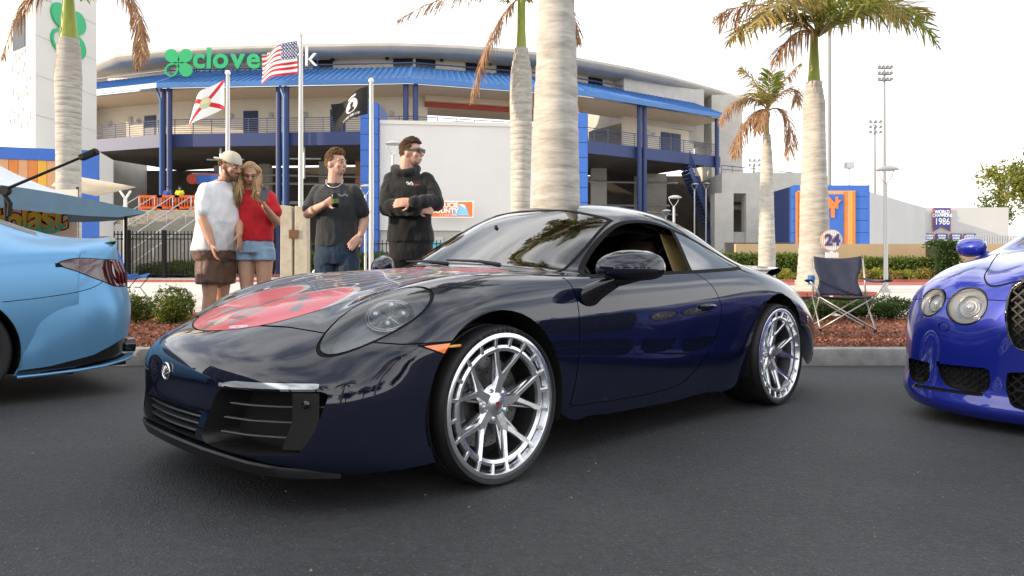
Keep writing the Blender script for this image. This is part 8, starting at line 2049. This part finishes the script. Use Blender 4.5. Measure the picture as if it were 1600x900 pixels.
# shade tent at the left
M['tent_top'] = mat('tent_cloth', (.62,.66,.70), .7, noise=.06, nscale=4, bump=.1, bscale=12); M['tent_blue'] = mat('tent_valance', (.12,.22,.30), .7, noise=.1, nscale=5, bump=.1, bscale=14)
D = 9.6; te = empty('shade_tent', (PX(-90,D), D, 0), 0, 'blue grey pop up shade tent with sloping pale roof', 'tent'); to_ = Vector(te.location)
c = [Vector(p)-to_ for p in (P(228,331,11.0), P(-260,268,7.2), P(-520,290,10.2), P(-10,330,13.6))]; pk = P(-110,196,10.2)-to_
b = MB()
for i in range(4):
    a, d = c[i], c[(i+1) % 4]; rows = []
    for u in range(9):
        e = a.lerp(d, u/8); e = e+Vector((0,0,.10*sin(pi*u/8))); rows.append([e.lerp(pk, k/8)-Vector((0,0,.22*sin(pi*k/8))) for k in range(9)])
    b.grid(rows)
b.build('canopy', M['tent_top'], te, smooth=40, weld=True)
b = MB()
for i in range(4):
    a, d = c[i], c[(i+1) % 4]; rows = []
    for u in range(9):
        e = a.lerp(d, u/8); up_ = Vector((0,0,.10*sin(pi*u/8))); nrm_ = (d-a).cross(Vector((0,0,1))).normalized(); rows.append([e+up_+Vector((0,0,.004)), e+up_-Vector((0,0,.02+.26*sin(pi*u/8)**.6))])
    b.grid(rows)
b.build('valance', M['tent_blue'], te, smooth=40)
for k in range(4):
    b = MB(); q = c[k].lerp(pk, .10); g_ = (0 if q.y+to_.y < 6.5 else .13)-to_.z; b.beam((q.x,q.y,g_), (q.x,q.y,c[k].z-.02), .035); b.build('leg', M['matte_black'], te)
# far cream sail
D = 30; sl = empty('shade_sail', (PX(196,D), D, .25), 0, 'cream shade sail on a white forked post', 'shade sail'); so_ = Vector(sl.location)
b = MB(); rows = []
q4 = [P(100,272,D)-so_, P(213,292,D-.5)-so_, P(150,306,D+2)-so_, P(80,290,D+3)-so_]
for i in range(7): rows.append([q4[0].lerp(q4[1], i/6).lerp(q4[3].lerp(q4[2], i/6), k/6)-Vector((0,0,.25*sin(pi*i/6)*sin(pi*k/6))) for k in range(7)])
b.grid(rows); a_ = b.build('sail', M['sail_cream'], sl, smooth='all'); s_ = a_.modifiers.new('t', 'SOLIDIFY'); s_.thickness = .02
zt = PZ(300,D)-.25; b = MB(); b.tube([(0,0,0),(0,0,zt-.3)], .07, 10); b.tube([(0,0,zt-.3),(-.22,0,zt+.05)], .05, 8); b.tube([(0,0,zt-.3),(.22,0,zt+.05)], .05, 8); b.build('post', M['white_metal'], sl, smooth='all')
# graffiti style banner under the tent
D = 12.2; gb = empty('printed_banner', (PX(40,D), D, .13), 0, 'pale banner with green and orange bubble lettering under the tent', 'banner')
b = MB(); b.box(PX(-120,D)-PX(40,D), PX(121,D)-PX(40,D), 0, .02, .2, PZ(296,D)-.13); b.build('banner_cloth', M['sail_cream'], gb)
b = MB()
for x in (-1.7, .86): b.beam((x,.03,0), (x,.03,PZ(292,D)-.13), .03)
b.build('banner_stand', M['matte_black'], gb)['kind'] = 'stuff'
zt = PZ(337,D)-.13
for nm, m, bold, dy in (('lettering_outline', 'matte_black', .045, -.006), ('lettering_rim', 'letter_orange', .022, -.012), ('lettering', 'letter_green', .004, -.018)):
    text(nm, 'tblast', M[m] if m in M else M['orange'], (PX(102,D)-PX(40,D), dy, zt), (R(90),R(-6),0), gb, size=.66, extrude=.002, bold=bold, align='RIGHT', space=.88, shear=.15)
b = MB(); b.prism([(-.1,-.32),(.5,-.30),(.64,-.22),(.66,-.12),(.60,-.20),(.45,-.25),(-.1,-.27)], (0,-.02,zt), (1,0,0), (0,0,1), (0,.004,0)); b.build('swoosh', M['letter_teal'], gb)
# boom arm with lamp head, standing behind the light blue car
D = 6.9; bm_ = empty('boom_stand', (PX(8,D), D, .13), 0, 'black boom arm stand with a lamp head reaching over the blue car', 'boom stand'); bo = Vector(bm_.location); L3 = lambda px, py, dy=0: P(px, py, D+dy)-bo
b = MB(); b.tube([Vector((0,0,.02)), L3(10,330), L3(8,296)], .020, 10); b.build('post', M['matte_black'], bm_, smooth='all')
b = MB(); b.tube([L3(-90,335), L3(8,296), L3(134,243)], [.016,.015,.012], 10); b.build('boom', M['matte_black'], bm_, smooth='all')
b = MB(); b.lathe([(0,-.03),(.045,-.03),(.045,.03),(0,.03)], 14, c=L3(8,298), axis='y'); b.tube([L3(4,300), L3(16,318), L3(14,338)], .022, 8); b.build('clamp', M['matte_black'], bm_, smooth=True)
b = MB(); d_ = (L3(152,235)-L3(128,246)).normalized(); b.beam(L3(126,247), L3(152,236), .07, .055); b.build('lamp_head', M['matte_black'], bm_, bevel=.008); b = MB(); b.beam(L3(131,244,-.045), L3(146,238,-.045), .02, .035); b.build('lamp_glass', M['glass_dark'], bm_)
for k in range(3): a = 2*pi*k/3+.3; b = MB(); b.tube([(0,0,.35),(.38*cos(a),.38*sin(a),0.01)], .012, 6); b.build('tripod_leg', M['matte_black'], bm_, smooth='all')

# fence with gate in front of the stair
fe = empty('bar_fence', (PX(210,40), 40, .3), 0, 'black steel bar fence in front of the stadium stair', 'fence'); x0 = PX(115,40); x1 = PX(320,40); zt = PZ(361,40)-.3
b = MB(); b.box(-.022,.022,-.022,.022,.12,zt); me = b.mesh('bar'); me.materials.append(M['fence_black'])
k = 0; x = x0
while x < x1: share('bar', me, fe, (x-fe.location.x, 0, 0)); x += .205
for z in (.2, zt*.83, zt*.93): b = MB(); b.box(x0-fe.location.x,x1-fe.location.x,-.03,.03,z-.03,z+.03); b.build('rail', M['fence_black'], fe)
for px in (143, 201, 257, 318): b = MB(); b.box(PX(px,40)-fe.location.x-.09, PX(px,40)-fe.location.x+.09,-.09,.09,0,zt+.05); b.build('post', M['fence_black'], fe)
fe = empty('bar_fence', (PX(580,38), 38, .3), 0, 'black steel bar fence behind the flagpoles', 'fence'); x0, x1 = PX(480,38), PX(690,38); zt = PZ(375,38)-.3; x = x0
while x < x1: o = share('bar', me, fe, (x-fe.location.x, 0, 0)); o.scale.z = zt/(PZ(361,40)-.3); x += .22
for z in (.2, zt*.90): b = MB(); b.box(x0-fe.location.x,x1-fe.location.x,-.03,.03,z-.03,z+.03); b.build('rail', M['fence_black'], fe)
# stair up to the concourse with hand rails, landing and barriers
sr = empty('concourse_stair', (PX(240,45), 45, .3), 0, 'wide pale concrete stair with white handrails behind the bar fence', 'stair'); so2 = Vector(sr.location); N = 26
X0, X1 = PX(150,45), PX(330,45)
for k in range(N):
    y = 42.4+k*.25; z = .3+(k+1)*.172; b = MB(); b.box(X0-so2.x, X1-so2.x+.6, y-so2.y, y+.55-so2.y, z-.5-.3, z-.3); b.build('step', M['stair_conc'], sr)
zl = .3+N*.172; b = MB(); b.box(X0-so2.x-2, X1-so2.x+1, 48.9-so2.y, 60-so2.y, zl-.6-.3, zl-.3-.003); b.build('landing', M['stair_conc'], sr)
for px in (160, 185, 215, 245, 275, 305):
    x = PX(px,47)-so2.x; b = MB(); p0 = Vector((x-2.2, 42.5-so2.y, .5)); p1 = Vector((x+1.4, 48.9-so2.y, zl+.65)); b.tube([p0, p1], .035, 6)
    for q in range(5): p = p0.lerp(p1, q/4); b.tube([p, p-Vector((0,0,.95))], .028, 6)
    b.build('handrail', M['white_metal'], sr, smooth='all')
b = MB(); b.box(PX(137,43)-so2.x, PX(180,43)-so2.x, 43-so2.y, 44-so2.y, 0, PZ(352,43)-.3); b.build('side_wall', M['white_wall'], sr)
def barrier(px, D, z, label):
    o = empty('plastic_barrier', (PX(px,D), D, z), 0, label, 'barrier', 'orange barriers on the landing'); w, h = .78, 1.05
    b = MB(); b.box(-w,w,-.05,.05,h-.16,h); b.box(-w,w,-.05,.05,.12,.28); b.box(-w,-w+.10,-.05,.05,.28,h-.16); b.box(w-.10,w,-.05,.05,.28,h-.16)
    for k in range(1, 7): x = -w+.1+k*(2*w-.2)/7; b.box(x-.03,x+.03,-.04,.04,.28,h-.16)
    b.build('panel', M['barrier_orange'], o, weld=True)
    for sg in (-1, 1): b = MB(); b.box(sg*w*.7-.06,sg*w*.7+.06,-.25,.25,0,.12); b.build('foot', M['barrier_orange'], o)
for px in (236, 263, 291): barrier(px, 49.3, zl, 'orange plastic crowd barrier at the top of the stair')
# white bollard
b = MB(); b.tube([(0,0,0),(0,0,.62)], .075, 14); b.ball((0,0,.62), .075, n=14, m=8); o = b.build('bollard', M['white_metal'], smooth=True); o.location = (PX(494,14), 14, .16); tag(o, 'short white round topped bollard beside the jeans of the can holder', 'bollard')
# ------------------------------------------------------------------ what stands round the car park outside the photograph (seen in the paint), plus a trailer added to shade the bays
def build_shade_trailer():
    o = empty('shade_trailer', (-11.2, -5.2, 0), 0, 'long black box trailer added out of view to shade the car park', 'trailer'); L_ = 8.4
    b = MB(); b.box(-1.3,1.3,-L_,L_,.95,4.1); b.build('box_body', M['trailer_black'], o, bevel=.05)
    for k in range(15): b = MB(); y = -L_+.6+k*1.13; b.box(1.305,1.33,y,y+.04,1.0,4.0); b.build('side_rib', M['galv'], o)
    b = MB(); b.box(-1.0,1.0,-L_+.3,L_-.3,.55,.94); b.build('chassis', M['matte_black'], o)
    for sg in (-1, 1): b = MB(); b.box(1.22*sg-.02,1.22*sg+.02,-3,5.5,.25,.94); b.build('side_skirt', M['trailer_black'], o)
    for y in (-6.4, -5.3, 6.2):
        for sg in (-1, 1): b = MB(); b.lathe([(0,-.12),(.28,-.12),(.50,-.14),(.50,.14),(.28,.12),(0,.12)], 28, c=(1.1*sg,y,.5), axis='x'); b.build('wheel', M['rubber'], o, smooth=True)
M['trailer_black'] = mat('trailer_black', (.018,.018,.020), .4, coat=.3)
build_shade_trailer()
for i, x in enumerate((-34,-27,-20,-13.5,-7,-1,5.5,12,19,26,33)):
    tree('shade_tree', (x+1.2*sin(i*2.1), -27-2*cos(i*1.7), 0), 6.6+1.4*sin(i*1.9), 3.3, 5.2, M['leaf_dark'], 'dark leafy tree in the row across the car park', 2600, .42, 200+i, 'trees across the car park')
for i, (x, y, h) in enumerate(((-9,-15,8.5),(2.5,-17,9.2),(9,-13,7.6),(-3.2,-12.5,7.2))):
    palm((x, y, 0), [(0,.30),(.5,.26),(2,.22),(h*.6,.23),(h*.82,.17)], (h*.82, h, .13, .08), crown((x, y, h+.05), 14, 2.5, 300+i, 'goo', .44, (-.2, 1.2)), ['royal palm across the lane beside the trailer end', 'tallest royal palm across the lane', 'royal palm across the lane furthest from the trailer', 'shortest royal palm across the lane'][i], seed=90+i)
